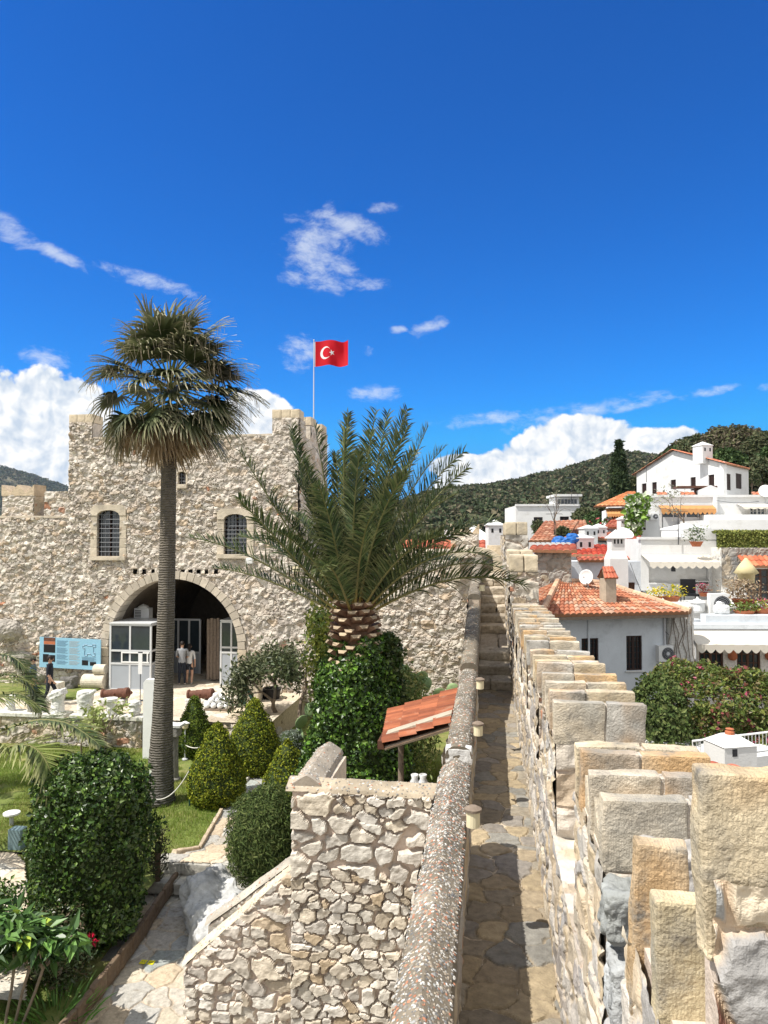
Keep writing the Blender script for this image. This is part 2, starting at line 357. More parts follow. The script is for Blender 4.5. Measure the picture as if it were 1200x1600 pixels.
# ------------------------------------------------------------------ masonry
PAL = dict(
 facade=([(.54,.49,.44),(.62,.58,.53),(.50,.45,.40),(.57,.50,.43),(.44,.40,.37),(.60,.56,.52),(.53,.47,.42),(.57,.54,.51),(.50,.41,.32),(.66,.62,.57),(.55,.51,.47)], (.62,.55,.48)),
 near=([(.51,.485,.44),(.57,.535,.48),(.43,.41,.385),(.53,.485,.42),(.43,.38,.31),(.54,.52,.48),(.58,.55,.50),(.66,.64,.60),(.45,.37,.27),(.60,.58,.55),(.52,.50,.47),(.57,.52,.44)], (.56,.46,.38)),
 tan=([(.46,.37,.25),(.49,.43,.34),(.50,.46,.41),(.39,.33,.25),(.45,.42,.38),(.30,.27,.245),(.47,.38,.27),(.36,.34,.32)], (.51,.43,.33)),
 grey=([(.30,.28,.24),(.36,.33,.28),(.26,.25,.22),(.40,.33,.24),(.20,.20,.20),(.34,.32,.29)], (.36,.32,.27)),
 flag=([(.42,.40,.36),(.36,.36,.34),(.50,.44,.34),(.46,.44,.40),(.32,.34,.32),(.52,.42,.30),(.44,.40,.34)], (.48,.39,.29)),
 broken=([(.40,.40,.39),(.50,.48,.44),(.22,.10,.07),(.46,.44,.40),(.30,.29,.28),(.58,.50,.38)], (.62,.48,.34)),
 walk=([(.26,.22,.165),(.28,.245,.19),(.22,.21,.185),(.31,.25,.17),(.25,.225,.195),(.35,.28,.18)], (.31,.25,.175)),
 court=([(.60,.50,.37),(.56,.48,.38),(.62,.55,.44),(.52,.44,.34),(.58,.54,.46)], (.50,.42,.32)))
def stones(U, V, cw, ch, seed, pal, warp=.25, p=2.6, rednoise=0, lo=.05, hi=.32):
    P = np.stack([U, V, U*0 + seed*7.3], -1)
    U2 = U + warp*cw*vn(P, 1/(cw*1.3), seed) + warp*.4*cw*vn(P, 3/cw, seed+1); V2 = V + warp*ch*vn(P, 1/(ch*1.8), seed+2) + warp*.4*ch*vn(P, 3/ch, seed+3)
    a = U2/cw; b = V2/ch; bi = np.floor(b).astype(int)
    F1 = np.full(U.shape, 9.); F2 = F1.copy(); ID = np.zeros(U.shape)
    for dj in (-1, 0, 1):
        j = bi + dj; off = h3(j, 0, 0, seed+9)*3.0; aa = a + off; ai = np.floor(aa).astype(int)
        for di in (-1, 0, 1):
            i = ai + di; hx = h3(i, j, 1, seed); hy = h3(i, j, 2, seed); hw = h3(i, j, 3, seed)
            dx = np.abs(aa - (i + .15 + .7*hx)); dy = np.abs(b - (j + .2 + .6*hy))
            d = (dx**p + dy**p)**(1/p)*(0.78 + .55*hw)
            idv = h3(i, j, 4, seed)
            n1 = d < F1; F2 = np.where(n1, F1, np.minimum(F2, d)); ID = np.where(n1, idv, ID); F1 = np.where(n1, d, F1)
    e = F2 - F1; t = np.clip((e - lo)/(hi - lo), 0, 1); t = t*t*(3 - 2*t)
    cols, mort = PAL[pal]; cols = np.array(cols)*((.94, .91, .86) if pal in ('facade', 'near') else 1.0); k = (ID*997.3 % 1.0*len(cols)).astype(int) % len(cols)
    C = cols[k]*(0.86 + .28*((ID*431.7) % 1.0))[..., None]
    red = ((ID*77.7) % 1.0) < rednoise; C = np.where(red[..., None], np.array((.42, .20, .12))*(.8 + .4*ID[..., None]), C)
    k2 = np.clip(t*1.5, 0, 1)[..., None]; C = np.array(mort)*(1 - k2) + C*k2
    return t, e, ID, C
def wallgrid(mb, o, u, v, W, H, res, cw, ch, seed, pal, depth=.03, rough=.012, keep=None, taper=True, red=0.02, rf=9, mi=0, uv0=(0, 0), uw=1.0, lo=.03, hi=.20, warp=.35, mix=1.7):
    """rubble wall face: origin o, unit axes u, v; outward = u x v"""
    o, u, v = (np.asarray(q, float) for q in (o, u, v)); nrm = np.cross(u, v)
    nu, nv = max(2, int(W/res)), max(2, int(H/res))
    A, B = np.meshgrid(np.linspace(0, W, nu+1), np.linspace(0, H, nv+1), indexing='ij')
    t, e, ID, C = stones(A + uv0[0], B + uv0[1], cw, ch, seed, pal, rednoise=red, lo=lo, hi=hi, warp=warp)
    if mix:
        t2, e2, ID2, C2 = stones(A, B, cw*mix, ch*mix, seed+77, pal, rednoise=red, lo=lo*.7, hi=hi*.7, warp=warp)
        q3 = np.stack([A, B*1.6, A*0+seed], -1); mk = (vn(q3, 1.1, seed+5) + .5*vn(q3, 2.7, seed+6)) > .12
        t, ID, C = np.where(mk, t2, t), np.where(mk, ID2, ID), np.where(mk[..., None], C2, C)
    P = o + A[..., None]*u + B[..., None]*v
    q4 = np.stack([A, B, A*0+seed*3.3], -1); pat = np.clip(vn(q4, .55, seed+13)*1.6+.15, 0, .75); C = C*(1-pat[..., None]*.55*(1-t[..., None]*.35)) + np.array(PAL[pal][1])*(pat[..., None]*.55*(1-t[..., None]*.35)); hgt = (1-.55*pat)*depth*t*(.55 + .75*((ID*57.3) % 1.0)) + rough*fbm(P, rf, seed, max(1, min(4, int(math.log2(max(1.01, .38/res/rf)))+1)))*(.35 + t)
    if taper:
        ed = np.minimum(np.minimum(A, W - A), np.minimum(B, H - B)); hgt = hgt*np.clip(ed/(res*1.5), 0, 1)
    P = P + hgt[..., None]*nrm
    C = C*(1 + .16*fbm(P, 1.3, seed+8, 3))[..., None]
    I = np.arange(nu)[:, None]*(nv+1) + np.arange(nv)[None]; F = np.stack([I, I+nv+1, I+nv+2, I+1], -1)
    if keep is not None:
        ca = (A[:-1, :-1] + A[1:, 1:])/2; cb = (B[:-1, :-1] + B[1:, 1:])/2; F = F[keep(ca, cb)]
    F = F.reshape(-1, 4)
    mb.add(P.reshape(-1, 3), F, C.reshape(-1, 3), mi)
X_, Y_, Z_ = np.eye(3)
def paving(mb, poly, z, res, cs, seed, pal, joint=.012, amp=.004, inside=None, tilt=0):
    p = np.asarray(poly, float)[:, :2]; x0, y0 = p.min(0); x1, y1 = p.max(0)
    def inside_(a, b):
        X, Y = a + x0, b + y0; r = np.zeros(X.shape, bool); n = len(p)
        for i in range(n):
            xa, ya = p[i]; xb, yb = p[(i+1) % n]
            c = ((ya > Y) != (yb > Y)) & (X < (xb - xa)*(Y - ya)/(yb - ya + 1e-12) + xa); r ^= c
        return r
    nu, nv = max(2, int((x1-x0)/res)), max(2, int((y1-y0)/res))
    A, B = np.meshgrid(np.linspace(0, x1-x0, nu+1), np.linspace(0, y1-y0, nv+1), indexing='ij')
    t, e, ID, C = stones(A, B, cs, cs, seed, pal, warp=.35, p=2.0, lo=.0, hi=.10)
    P = np.stack([A + x0, B + y0, A*0 + z], -1)
    P[..., 2] += joint*(t - 1) + amp*fbm(P, 5, seed, 3) + .006*(((ID*31.7) % 1.0) - .5)*t
    C = C*(1 + .2*fbm(P, 1.0, seed+4, 4))[..., None]
    I = np.arange(nu)[:, None]*(nv+1) + np.arange(nv)[None]; F = np.stack([I, I+nv+1, I+nv+2, I+1], -1)
    F = F[inside_((A[:-1, :-1]+A[1:, 1:])/2, (B[:-1, :-1]+B[1:, 1:])/2)]
    mb.add(P.reshape(-1, 3), F.reshape(-1, 4), C.reshape(-1, 3))
rng = np.random.default_rng(7)
# ------------------------------------------------------------------ ground levels
ZC, ZG, ZP, ZT = -6.0, -6.9, -7.4, -8.6
FY = 27.5
mb = MB(); mb.box(-3000, -600, ZT-.6, 3000, 5000, ZT)
struct(mb.build('ground', M['terrain']))
# castle garden lawn: a real terrace behind the walls
mb = MB()
pathcut = [atZ(*p, ZG)[:2] for p in [(400,1160),(455,1170),(452,1232),(440,1300),(345,1352),(262,1350),(270,1330),(310,1327),(338,1275),(384,1225),(400,1195)]]
nx, ny = 150, 170
xs, ys = np.linspace(-32, -.5, nx), np.linspace(15.0, 27.6, ny)
A, B = np.meshgrid(xs, ys, indexing='ij'); P = np.stack([A, B, A*0+ZG], -1); P[..., 2] += .03*fbm(P, .9, 3, 3)
I = np.arange(nx-1)[:, None]*ny + np.arange(ny-1)[None]
mb.add(P.reshape(-1, 3), np.stack([I, I+ny, I+ny+1, I+1], -1).reshape(-1, 4))
mb.box(-32, 15.0, ZG-1.2, -.5, 15.05, ZG-.05)
struct(mb.build('lawn', M['lawn'], smooth=True))
mb = MB()
xs, ys = np.linspace(-32, -6.1, 120), np.linspace(3, 15.0, 60); A, B = np.meshgrid(xs, ys, indexing='ij')
P = np.stack([A, B, A*0], -1); edge = -6.98 + (15.2 - B)*(-.0)
P[..., 2] = -7.05 - .25*np.clip((14.5-B)/4, 0, 1) + .05*fbm(P, .9, 3, 3)
keep = (P[..., 0] < (-6.98 + np.clip((15-B)/4.4, 0, 1)*.62)) 
I = np.arange(119)[:, None]*60 + np.arange(59)[None]; F = np.stack([I, I+60, I+61, I+1], -1)[keep[:-1, :-1]]
mb.add(P.reshape(-1, 3), F.reshape(-1, 4)); struct(mb.build('garden_bed', M['lawn'], smooth=True))
# paths
mb = MB(); paving(mb, pathcut, ZG+.045, .025, .5, 5, 'flag', joint=.025); struct(mb.build('path', M['flag']))
mb = MB(); paving(mb, [(-8.2,8.6),(-.6,8.6),(-.6,15.3),(-7.3,15.3),(-7.0,14.0)], ZP, .018, .52, 11, 'flag', joint=.03, amp=.010); struct(mb.build('path', M['flag']))
mb = MB(); lp = [atZ(*p, ZG)[:2] for p in [(-80,1290),(0,1310),(38,1345),(45,1440),(40,1560),(-60,1560)]]; lp = [(q[0], max(q[1], 9.0)) for q in lp]
paving(mb, lp, ZG-.02, .04, .6, 15, 'court'); struct(mb.build('path', M['flag']))
mb = MB(); paving(mb, [(-24,22.9),(-6.9,22.9),(-6.9,36),(-24,36)], ZC, .05, .6, 21, 'court'); mb.box(-24, 22.95, ZC-1.2, -6.95, 36, ZC-.03, col=(.5,.43,.33)); struct(mb.build('courtyard', M['flag']))
mb = MB(); mb.box(-24, 25.2, ZC-.1, -14.9, 27.45, ZC+.05); struct(mb.build('lawn', M['lawn']))
# steps from the upper path down to the lower one
st = MB()
for k, (z, y0, y1) in enumerate(((ZG+.035, 14.9, 15.38), (ZG-.2, 14.52, 14.98))):
    for i in range(4):
        xa = -7.0 + i*.62; st.rblock((xa+.31, (y0+y1)/2, z-.12), (.306, (y1-y0)/2, .115), rnd=.12, amp=.02, freq=3, seed=i+k*7, n=7, col=(.44,.42,.37), cv=.25)
tag(st.build('garden_steps', M['flag']), 'two rough flagstone steps beside the white boulder', 'steps')
# curb along the lower path
def curb(pts, w, h, seed, name, label, colr=(.48,.38,.27), mt='flag', step=.55):
    mb = MB(); pts = [np.asarray(p, float) for p in pts]; k = 0
    for a, b in zip(pts[:-1], pts[1:]):
        L_ = np.linalg.norm(b-a); n = max(1, int(L_/step)); d = (b-a)/L_; pr = np.cross(d, Z_); pr /= np.linalg.norm(pr); up = np.cross(pr, d)
        for i in range(n):
            c = a + (b-a)*(i+.5)/n; k += 1
            mb.rblock(c, (L_/n/2*.985, w/2, h/2), (d, -pr if False else pr, up), rnd=.5, amp=.03, freq=6, seed=seed+k, n=7, col=np.array(colr)*(.85+.3*random.random()), cv=.2)
    return tag(mb.build(name, M[mt]), label, 'curb')
random.seed(4)
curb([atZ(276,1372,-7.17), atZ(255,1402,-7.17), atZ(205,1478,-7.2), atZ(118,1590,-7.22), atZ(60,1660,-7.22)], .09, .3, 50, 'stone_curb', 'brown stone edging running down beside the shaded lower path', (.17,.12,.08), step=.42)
curb([atZ(*p, ZG+.04) for p in [(346,1268),(333,1290),(312,1327),(275,1333)]], .09, .16, 90, 'stone_curb', 'thin pale stone edging between lawn and steps')
curb([atZ(*p, ZG+.04) for p in [(412,1178),(404,1200),(380,1226)]], .08, .16, 95, 'stone_curb', 'thin pale edging at the foot of the cone topiaries', (.6,.56,.5))
# ------------------------------------------------------------------ castle
castle = thing('castle', 'rubble stone castle front with square tower, crenellated top and vaulted gateway', 'castle', (-11, FY, ZC))
ARC = atY(272, 1010, FY)[0]; ARW = 2.62; AZ0 = -4.15; ARH = 2.50    # arch centre x, half width, spring z, rise
aL, aR = atY(170,990,FY)[0], atY(374,990,FY)[0]; ARC = (aL+aR)/2; ARW = (aR-aL)/2; atop = atY(272,903,FY)[2]; AZ0 = -4.4; ARH = atop - AZ0
WIN = []
for (x0, x1, y0, y1) in ((152,189,797,869), (350,387,803,866), (279,292,737,757)):
    a = atY(x0, y1, FY); b = atY(x1, y0, FY); WIN.append((a[0], b[0], a[2], b[2]))
TX0, TX1 = atY(109,648,FY)[0], atY(467,643,FY)[0]
zt_hi, zt_mid, zl = 4.75, 3.83, 0.70
HOLES = [atY(px, 893, FY) for px in (212, 226, 240, 275, 286, 298, 311, 323, 338)]
def keepf(a, b):
    X = a - 24; Z = b + ZC - .3; k = np.ones(X.shape, bool)
    in_arch = (np.abs(X-ARC) < ARW) & (Z < AZ0) | (((X-ARC)/ARW)**2 + (np.clip(Z-AZ0, 0, 9)/ARH)**2 < 1) & (Z >= AZ0)
    k &= ~in_arch
    for (x0, x1, z0, z1) in WIN: k &= ~((X > x0) & (X < x1) & (Z > z0) & (Z < z1))
    for h in HOLES: k &= ~((np.abs(X-h[0]) < .075) & (np.abs(Z-h[2]) < .09))
    top = np.where((X > TX0) & (X < TX1), zt_mid, np.where(X < TX0, zl, -0.93))
    jag = .05*np.sin(X*7.3) + .03*np.sin(X*17)
    top = np.where(((X > TX0) & (X < TX0+1.0)) | ((X > TX1-1.05) & (X < TX1)), zt_hi-.28, top)
    k &= Z < top + 0*jag
    return k
mb = MB(); wallgrid(mb, (-24, FY, ZC-.3), X_, Z_, 24.6, 11.2, .028, .21, .125, 31, 'facade', depth=.065, rough=.06, keep=keepf, taper=False, red=.003, rf=5, lo=.01, hi=.15, warp=.45, mix=1.6)
wall = mb.build('wall', M['rubble_far'], castle)
# solid bodies behind the face, tops
mb = MB()
def sb(x0, y0, z0, x1, y1, z1): mb.box(x0, y0, z0, x1, y1, z1, col=(.55,.48,.40))
sb(TX0+.01, FY+.75, -.9, TX1-.01, FY+4.9, zt_mid-.6)                       # tower body
sb(TX0+.01, FY+.03, zt_mid-.62, TX1-.01, FY+.74, zt_mid-.01)
sb(TX0+.01, FY+.03, zt_mid-.01, TX0+.98, FY+.8, zt_hi-.29); sb(TX1-1.03, FY+.03, zt_mid-.01, TX1-.01, FY+.74, zt_hi-.29)
sb(-24, FY+.75, -1.6, TX0, FY+1.6, zl-.02); sb(-24, FY+.03, zl-.3, TX0, FY+.74, zl-.02)
sb(TX1+.0, FY+.03, -1.8, .3, FY+.9, -.95)
sb(-24, FY+.5, ZC-.4, ARC-ARW-.02, FY+1.2, zl-.5); sb(ARC+ARW+.02, FY+.5, ZC-.4, .5, FY+1.2, -1.82)
mb.build('wall_core', M['rubble_far'], castle)
# tower right flank, seen in shade
mb = MB(); wallgrid(mb, (TX1, FY+.02, -1.0), Y_, Z_, 4.9, zt_hi-.3+1.0, .05, .30, .17, 33, 'facade', depth=.06, rough=.03, taper=False,
   keep=lambda a, b: b-1.0 < np.where((a < .9) | ((a > 1.9) & (a < 2.8)) | (a > 3.9), zt_hi-.28, zt_mid))
mb.build('tower_flank', M['rubble_far'], castle); mb = MB()
wallgrid(mb, (TX0, FY+.8, zl-.4), -Y_, Z_, .78, zt_hi-zl, .06, .3, .17, 36, 'facade', depth=.05, rough=.02)
mb.build('tower_flank', M['rubble_far'], castle); mb = MB(); mb.hc = True
for y0 in (1.9, 3.9): mb = MB(); mb.box(TX1-.7, FY+y0, zt_mid-.1, TX1-.01, FY+y0+.9, zt_hi-.29, col=(.56,.5,.42)); mb.build('merlon_core', M['rubble_far'], castle)
# merlon caps on the tower
for (xa, xb, ya, yb) in ((TX0-.02, TX0+1.0, -.02, .8), (TX1-1.06, TX1+.02, -.02, .76), (TX1-.72, TX1+.03, 1.88, 2.82), (TX1-.72, TX1+.03, 3.88, 4.82)):
    mb = MB(); n = 3
    for i in range(n):
        x0 = xa+(xb-xa)*i/n; x1 = xa+(xb-xa)*(i+1)/n
        mb.rblock(((x0+x1)/2, FY+(ya+yb)/2, zt_hi-.11), ((x1-x0)/2-.004, (yb-ya)/2, .17), rnd=.1, amp=.02, seed=i, n=5, col=(.62,.52,.38), cv=.2)
    mb.build('merlon_cap', M['ashlar_far'], castle)
mb = MB()
for i in range(12):
    x0 = TX0+1.0+(TX1-TX0-2.06)*i/12; x1 = TX0+1.0+(TX1-TX0-2.06)*(i+1)/12
    mb.rblock(((x0+x1)/2, FY+.36, zt_mid+.0), ((x1-x0)/2-.004, .40, .05), rnd=.2, amp=.02, seed=i, n=4, col=(.58,.50,.40), cv=.2)
mb.build('tower_coping', M['ashlar_far'], castle); mb = MB()
for i in range(14):
    x0 = -24+(TX0+24)*i/14; x1 = -24+(TX0+24)*(i+1)/14
    mb.rblock(((x0+x1)/2, FY+.36, zl), ((x1-x0)/2-.004, .42, .05), rnd=.2, amp=.02, seed=i+40, n=4, col=(.58,.50,.40), cv=.2)
mb.build('low_wall_coping', M['ashlar_far'], castle); mb = MB()
for i in range(12):
    x0 = TX1+(-TX1-.35)*i/12; x1 = TX1+(-TX1-.35)*(i+1)/12
    mb.rblock(((x0+x1)/2, FY+.40, -.93), ((x1-x0)/2-.004, .45, .06), rnd=.2, amp=.02, seed=i+80, n=4, col=(.50,.44,.36), cv=.2)
mb.build('wall_coping', M['ashlar_far'], castle)
# swallow-tailed merlons on the low wall at left
def vmerlon(mb, x0, x1, y0, y1, z0, z1, notch, n=3, along='X', seed=0, dn=.25):
    k = []; m_ = n*2-1
    pts = [(0, 0)]
    for i in range(n):
        t = i/(n-1); pts.append((t, 1))
        if i < n-1: pts.append((t + .5/(n-1), 0.))
    pts.append((1, 0)); L_ = x1-x0 if along == 'X' else y1-y0
    if along == 'X': poly = [(x0+t*L_, y0, z1-notch+q*notch if 0 < i < len(pts)-1 else z0) for i, (t, q) in enumerate(pts)]; vec = (0, y1-y0, 0)
    else: poly = [(x0, y0+t*L_, z1-notch+q*notch if 0 < i < len(pts)-1 else z0) for i, (t, q) in enumerate(pts)]; vec = (x1-x0, 0, 0)
    mb.prism(poly, vec, col=(.56,.45,.32))
a = atY(3, 800, FY); b = atY(53, 757, FY); c1 = atY(70, 768, FY)
for (x0, x1, zt, vv, nm) in ((a[0], b[0], b[2], True, 1), (c1[0], TX0-.0, c1[2], False, 2), (a[0]-3.0, a[0]-1.6, b[2], True, 3)):
    mb = MB(); zz = zt-.42 if vv else zt
    mb.box(x0+.04, FY+.06, zl-.05, x1-.02, FY+.78, zz-.02, col=(.5,.43,.35))
    wallgrid(mb, (x0, FY+.02, zl), X_, Z_, x1-x0, zz-zl, .04, .30, .2, 60+nm, 'facade', depth=.06, rough=.03, taper=False)
    wallgrid(mb, (x1, FY+.02, zl), Y_, Z_, .75, zz-zl, .05, .30, .2, 63+nm, 'tan', depth=.04, rough=.02)
    if vv: vmerlon(mb, x0-.02, x1+.02, FY-.02, FY+.8, zz-.03, zt, .36, 3)
    mb.build('merlon', M['rubble_far'], castle)
# arch ring
mb = MB(); nA = 30
for i in range(nA):
    t0, t1 = math.pi*(1 - i/nA), math.pi*(1-(i+1)/nA); tm = (t0+t1)/2
    def ap(t, r): return np.array((ARC + (ARW+r)*math.cos(t), 0, AZ0 + (ARH+r)*math.sin(t)))
    if AZ0 + ARH*math.sin(tm) < -9: continue
    r1 = .25 + .06*random.random(); rg = .0
    p = [ap(t0-.004, rg-.03), ap(t1+.004, rg-.03), ap(t1+.004, r1), ap(t0-.004, r1)]; y0 = FY-.10-.015*random.random()
    c = np.array((.57,.50,.41))*(.78+.35*random.random()); mb.prism([q+np.array((0, y0, 0)) for q in p], (0, .75, 0), col=c)
for s_ in (-1, 1):
    for k in range(4):
        z0 = ZC + k*.4; x0 = ARC + s_*(ARW+.13); mb.rblock((x0, FY+.25, z0+.2), (.17, .36, .196), rnd=.1, amp=.02, seed=k, n=4, col=np.array((.56,.47,.35))*(.85+.3*random.random()), cv=.2)
mb.build('arch_ring', M['ashlar_far'], castle)
# vault and gateway passage, stone coloured darker for the gloom inside
mb = MB(); n = 24; ts = np.linspace(math.pi, 0, n+1); ring = np.array([(ARC + ARW*math.cos(t), 0, AZ0 + ARH*math.sin(t)) for t in ts])
ring = np.concatenate([[(ARC-ARW, 0, ZC-.2)], ring, [(ARC+ARW, 0, ZC-.2)]]); D_ = 8.0; m2 = 24
V = np.array([[r + np.array((0, FY+.3+D_*j/m2, 0)) for r in ring] for j in range(m2+1)]); V = V + (fbm(V, 2.5, 4, 3)*.05)[..., None]
k = len(ring); I = np.arange(m2)[:, None]*k + np.arange(k-1)[None]
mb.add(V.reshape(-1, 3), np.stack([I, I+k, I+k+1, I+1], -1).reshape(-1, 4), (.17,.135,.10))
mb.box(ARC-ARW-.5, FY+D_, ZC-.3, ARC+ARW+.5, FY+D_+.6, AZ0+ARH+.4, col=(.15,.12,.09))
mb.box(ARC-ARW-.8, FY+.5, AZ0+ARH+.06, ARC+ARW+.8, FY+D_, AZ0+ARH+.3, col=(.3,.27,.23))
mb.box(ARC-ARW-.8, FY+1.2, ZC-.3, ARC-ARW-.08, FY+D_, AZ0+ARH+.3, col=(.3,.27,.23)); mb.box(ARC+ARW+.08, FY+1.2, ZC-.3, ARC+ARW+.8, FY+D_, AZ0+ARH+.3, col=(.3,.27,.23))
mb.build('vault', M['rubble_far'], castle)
# windows
for wi, (x0, x1, z0, z1) in enumerate(WIN):
    w = x1-x0; h = z1-z0; fr = .25 if wi < 2 else .05; mb = MB(); rise = w*.22
    cc = (.60,.52,.41)
    nb = 5 if wi < 2 else 2
    for s_ in (-1, 1):
        xc = (x0-fr/2) if s_ < 0 else (x1+fr/2)
        for k_ in range(nb):
            za = z0 + (h-rise*.4)*k_/nb; zb_ = z0 + (h-rise*.4)*(k_+1)/nb
            mb.rblock((xc, FY+.14, (za+zb_)/2), (fr/2+.01, .22, (zb_-za)/2-.003), rnd=.06, amp=.01, seed=k_+wi*9, n=3, col=np.array(cc)*(.85+.25*random.random()), cv=.15)
    mb.rblock(((x0+x1)/2, FY+.08, z0-.08), (w/2+fr, .24, .08), rnd=.1, amp=.01, seed=3, n=4, col=cc, cv=.2)
    # arched head
    na = 7; c0 = np.array(((x0+x1)/2, 0, z1-rise)); 
    for i in range(na):
        t0, t1 = math.pi*(1-i/na), math.pi*(1-(i+1)/na)
        ip = lambda t: c0 + np.array(((w/2-.01)*math.cos(t), 0, rise*math.sin(t)))
        op = lambda t: c0 + np.array(((w/2+fr)*max(-1, min(1, math.cos(t)*1.25)), 0, (rise+fr*.85)*min(1, math.sin(t)*1.35+.02) if 0 < i < na-1 or True else 0))
        y0 = FY-.11; p = [ip(t0), ip(t1), op(t1), op(t0)]; mb.prism([q+np.array((0, y0, 0)) for q in p], (0, .42, 0), col=np.array(cc)*(.85+.25*random.random()))
    win = mb.build('window', M['ashlar_far'], castle)
    g = MB(); g.box(x0, FY+.16, z0, x1, FY+.18, z1); g.build('pane', M['glass'], win)
    g = MB(); 
    g.box(x0, FY+.10, z0, x0+.04, FY+.155, z1); g.box(x1-.04, FY+.10, z0, x1, FY+.155, z1); g.box((x0+x1)/2-.025, FY+.101, z0, (x0+x1)/2+.025, FY+.154, z1); g.box(x0, FY+.102, z0+h*.62, x1, FY+.153, z0+h*.62+.045)
    g.build('frame', M['darkwood'], win)
    g = MB(); nn_ = 6 if wi < 2 else 3; mm_ = 10 if wi < 2 else 4
    for i in range(1, nn_): g.tube([(x0+w*i/nn_, FY+.02, z0), (x0+w*i/nn_, FY+.02, z1)], .014, 6)
    for i in range(1, mm_): g.tube([(x0, FY+.005, z0+h*i/mm_), (x1, FY+.005, z0+h*i/mm_)], .012, 6)
    g.build('grille', M['bar'], win)
# dark plates at the back of the joist holes, standing in for shade
mb = MB()
for h in HOLES: mb.box(h[0]-.08, FY+.22, h[2]-.1, h[0]+.08, FY+.25, h[2]+.1)
mb.build('joist_hole_shade', M['iron'], castle)
# end arch of the wall walk and the wall beyond it
mb = MB()
xa, xb = atY(705,820,28.2)[0], atY(748,820,28.2)[0]
mb.box(xa+.03, 27.95, -1.5, xb, 28.6, .05, col=(.5,.44,.36)); wallgrid(mb, (xa, 27.9, -1.2), X_, Z_, xb-xa, 1.25, .04, .28, .17, 71, 'facade', depth=.05, rough=.03)
vmerlon(mb, xa-.02, xb+.02, 27.88, 28.62, .02, .42, .36, 3)
mb.build('merlon', M['rubble_far'], castle)
mb = MB(); xc = atY(612,870,FY+1)[0]
wallgrid(mb, (TX1+.4, 28.3, -1.6), X_, Z_, 7.6, 1.05, .045, .28, .17, 73, 'facade', depth=.05, rough=.03)
mb.box(TX1+.4, 28.34, -1.7, .5, 29.0, -.56, col=(.5,.44,.36))
mb.build('rear_wall', M['rubble_far'], castle)
gate = thing('stone_doorway', 'small pale stone archway at the far end of the wall walk', 'archway', (0, FY-.2, -1.3))
mb = MB(); gx = -.08; nA = 9
for i in range(nA):
    t0, t1 = math.pi*(1-i/nA), math.pi*(1-(i+1)/nA); q = lambda t, r: np.array((gx-.35+r*math.cos(t)*1.15, FY-.35, -.95+r*.62*math.sin(t)))
    mb.prism([q(t0, .52), q(t1, .52), q(t1, .78), q(t0, .78)], (0, .5, 0), col=np.array((.66,.58,.45))*(.85+.25*random.random()))
mb.rblock((gx-.35+.66*1.12, FY-.1, -1.3), (.14, .25, .38), rnd=.1, amp=.01, seed=2, n=4, col=(.66,.58,.45)); mb.rblock((gx-.35-.66*1.12, FY-.1, -1.3), (.14, .25, .38), rnd=.1, amp=.01, seed=3, n=4, col=(.62,.55,.43))
mb.build('arch_stones', M['ashlar_far'], gate)
mb = MB(); mb.box(-.05, FY+.1, -1.6, .9, FY+.5, -.4, col=(.62,.53,.40)); mb.build('back_wall', M['rubble_far'], gate)
# ------------------------------------------------------------------ walkway, stairs
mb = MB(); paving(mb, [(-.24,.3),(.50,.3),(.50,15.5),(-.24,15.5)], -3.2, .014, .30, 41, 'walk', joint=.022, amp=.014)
mb.box(-.46, .3, -8.5, 1.08, 15.5, -3.22, col=(.5,.42,.32)); struct(mb.build('walkway', M['flag']))
mb = MB(); tops = []
z = -3.2; y = 15.45
for k in range(3): z += .2; tops.append((y, y+.62, z)); y += .62
tops.append((y, 19.7, z)); y = 19.7
for k in range(6): z += .21; tops.append((y, y+.55, z)); y += .55
tops.append((y, FY+.1, z))
for i, (y0, y1, zz) in enumerate(tops):
    sp = [0, 1] if i % 3 else [0, .35+.3*random.random(), 1]; nn_ = len(sp)-1
    for j in range(nn_):
        x0 = -.24+.74*sp[j]; x1 = -.24+.74*sp[j+1]; ln = min(y1-y0+.1, 9)
        mb.rblock(((x0+x1)/2, (y0+y1)/2+.04, zz-.11), ((x1-x0)/2-.003, ln/2, .11), rnd=.45, amp=.05, freq=5, seed=i*5+j, n=10, col=np.array((.42,.36,.28))*(.8+.35*random.random()), cv=.25)
    mb.box(-.23, y0, -8, .49, y1, zz-.2, col=(.45,.38,.3))
tag(mb.build('stone_stairs', M['flag']), 'narrow worn stone stairs climbing between the parapet and the crenellated wall', 'stairs')
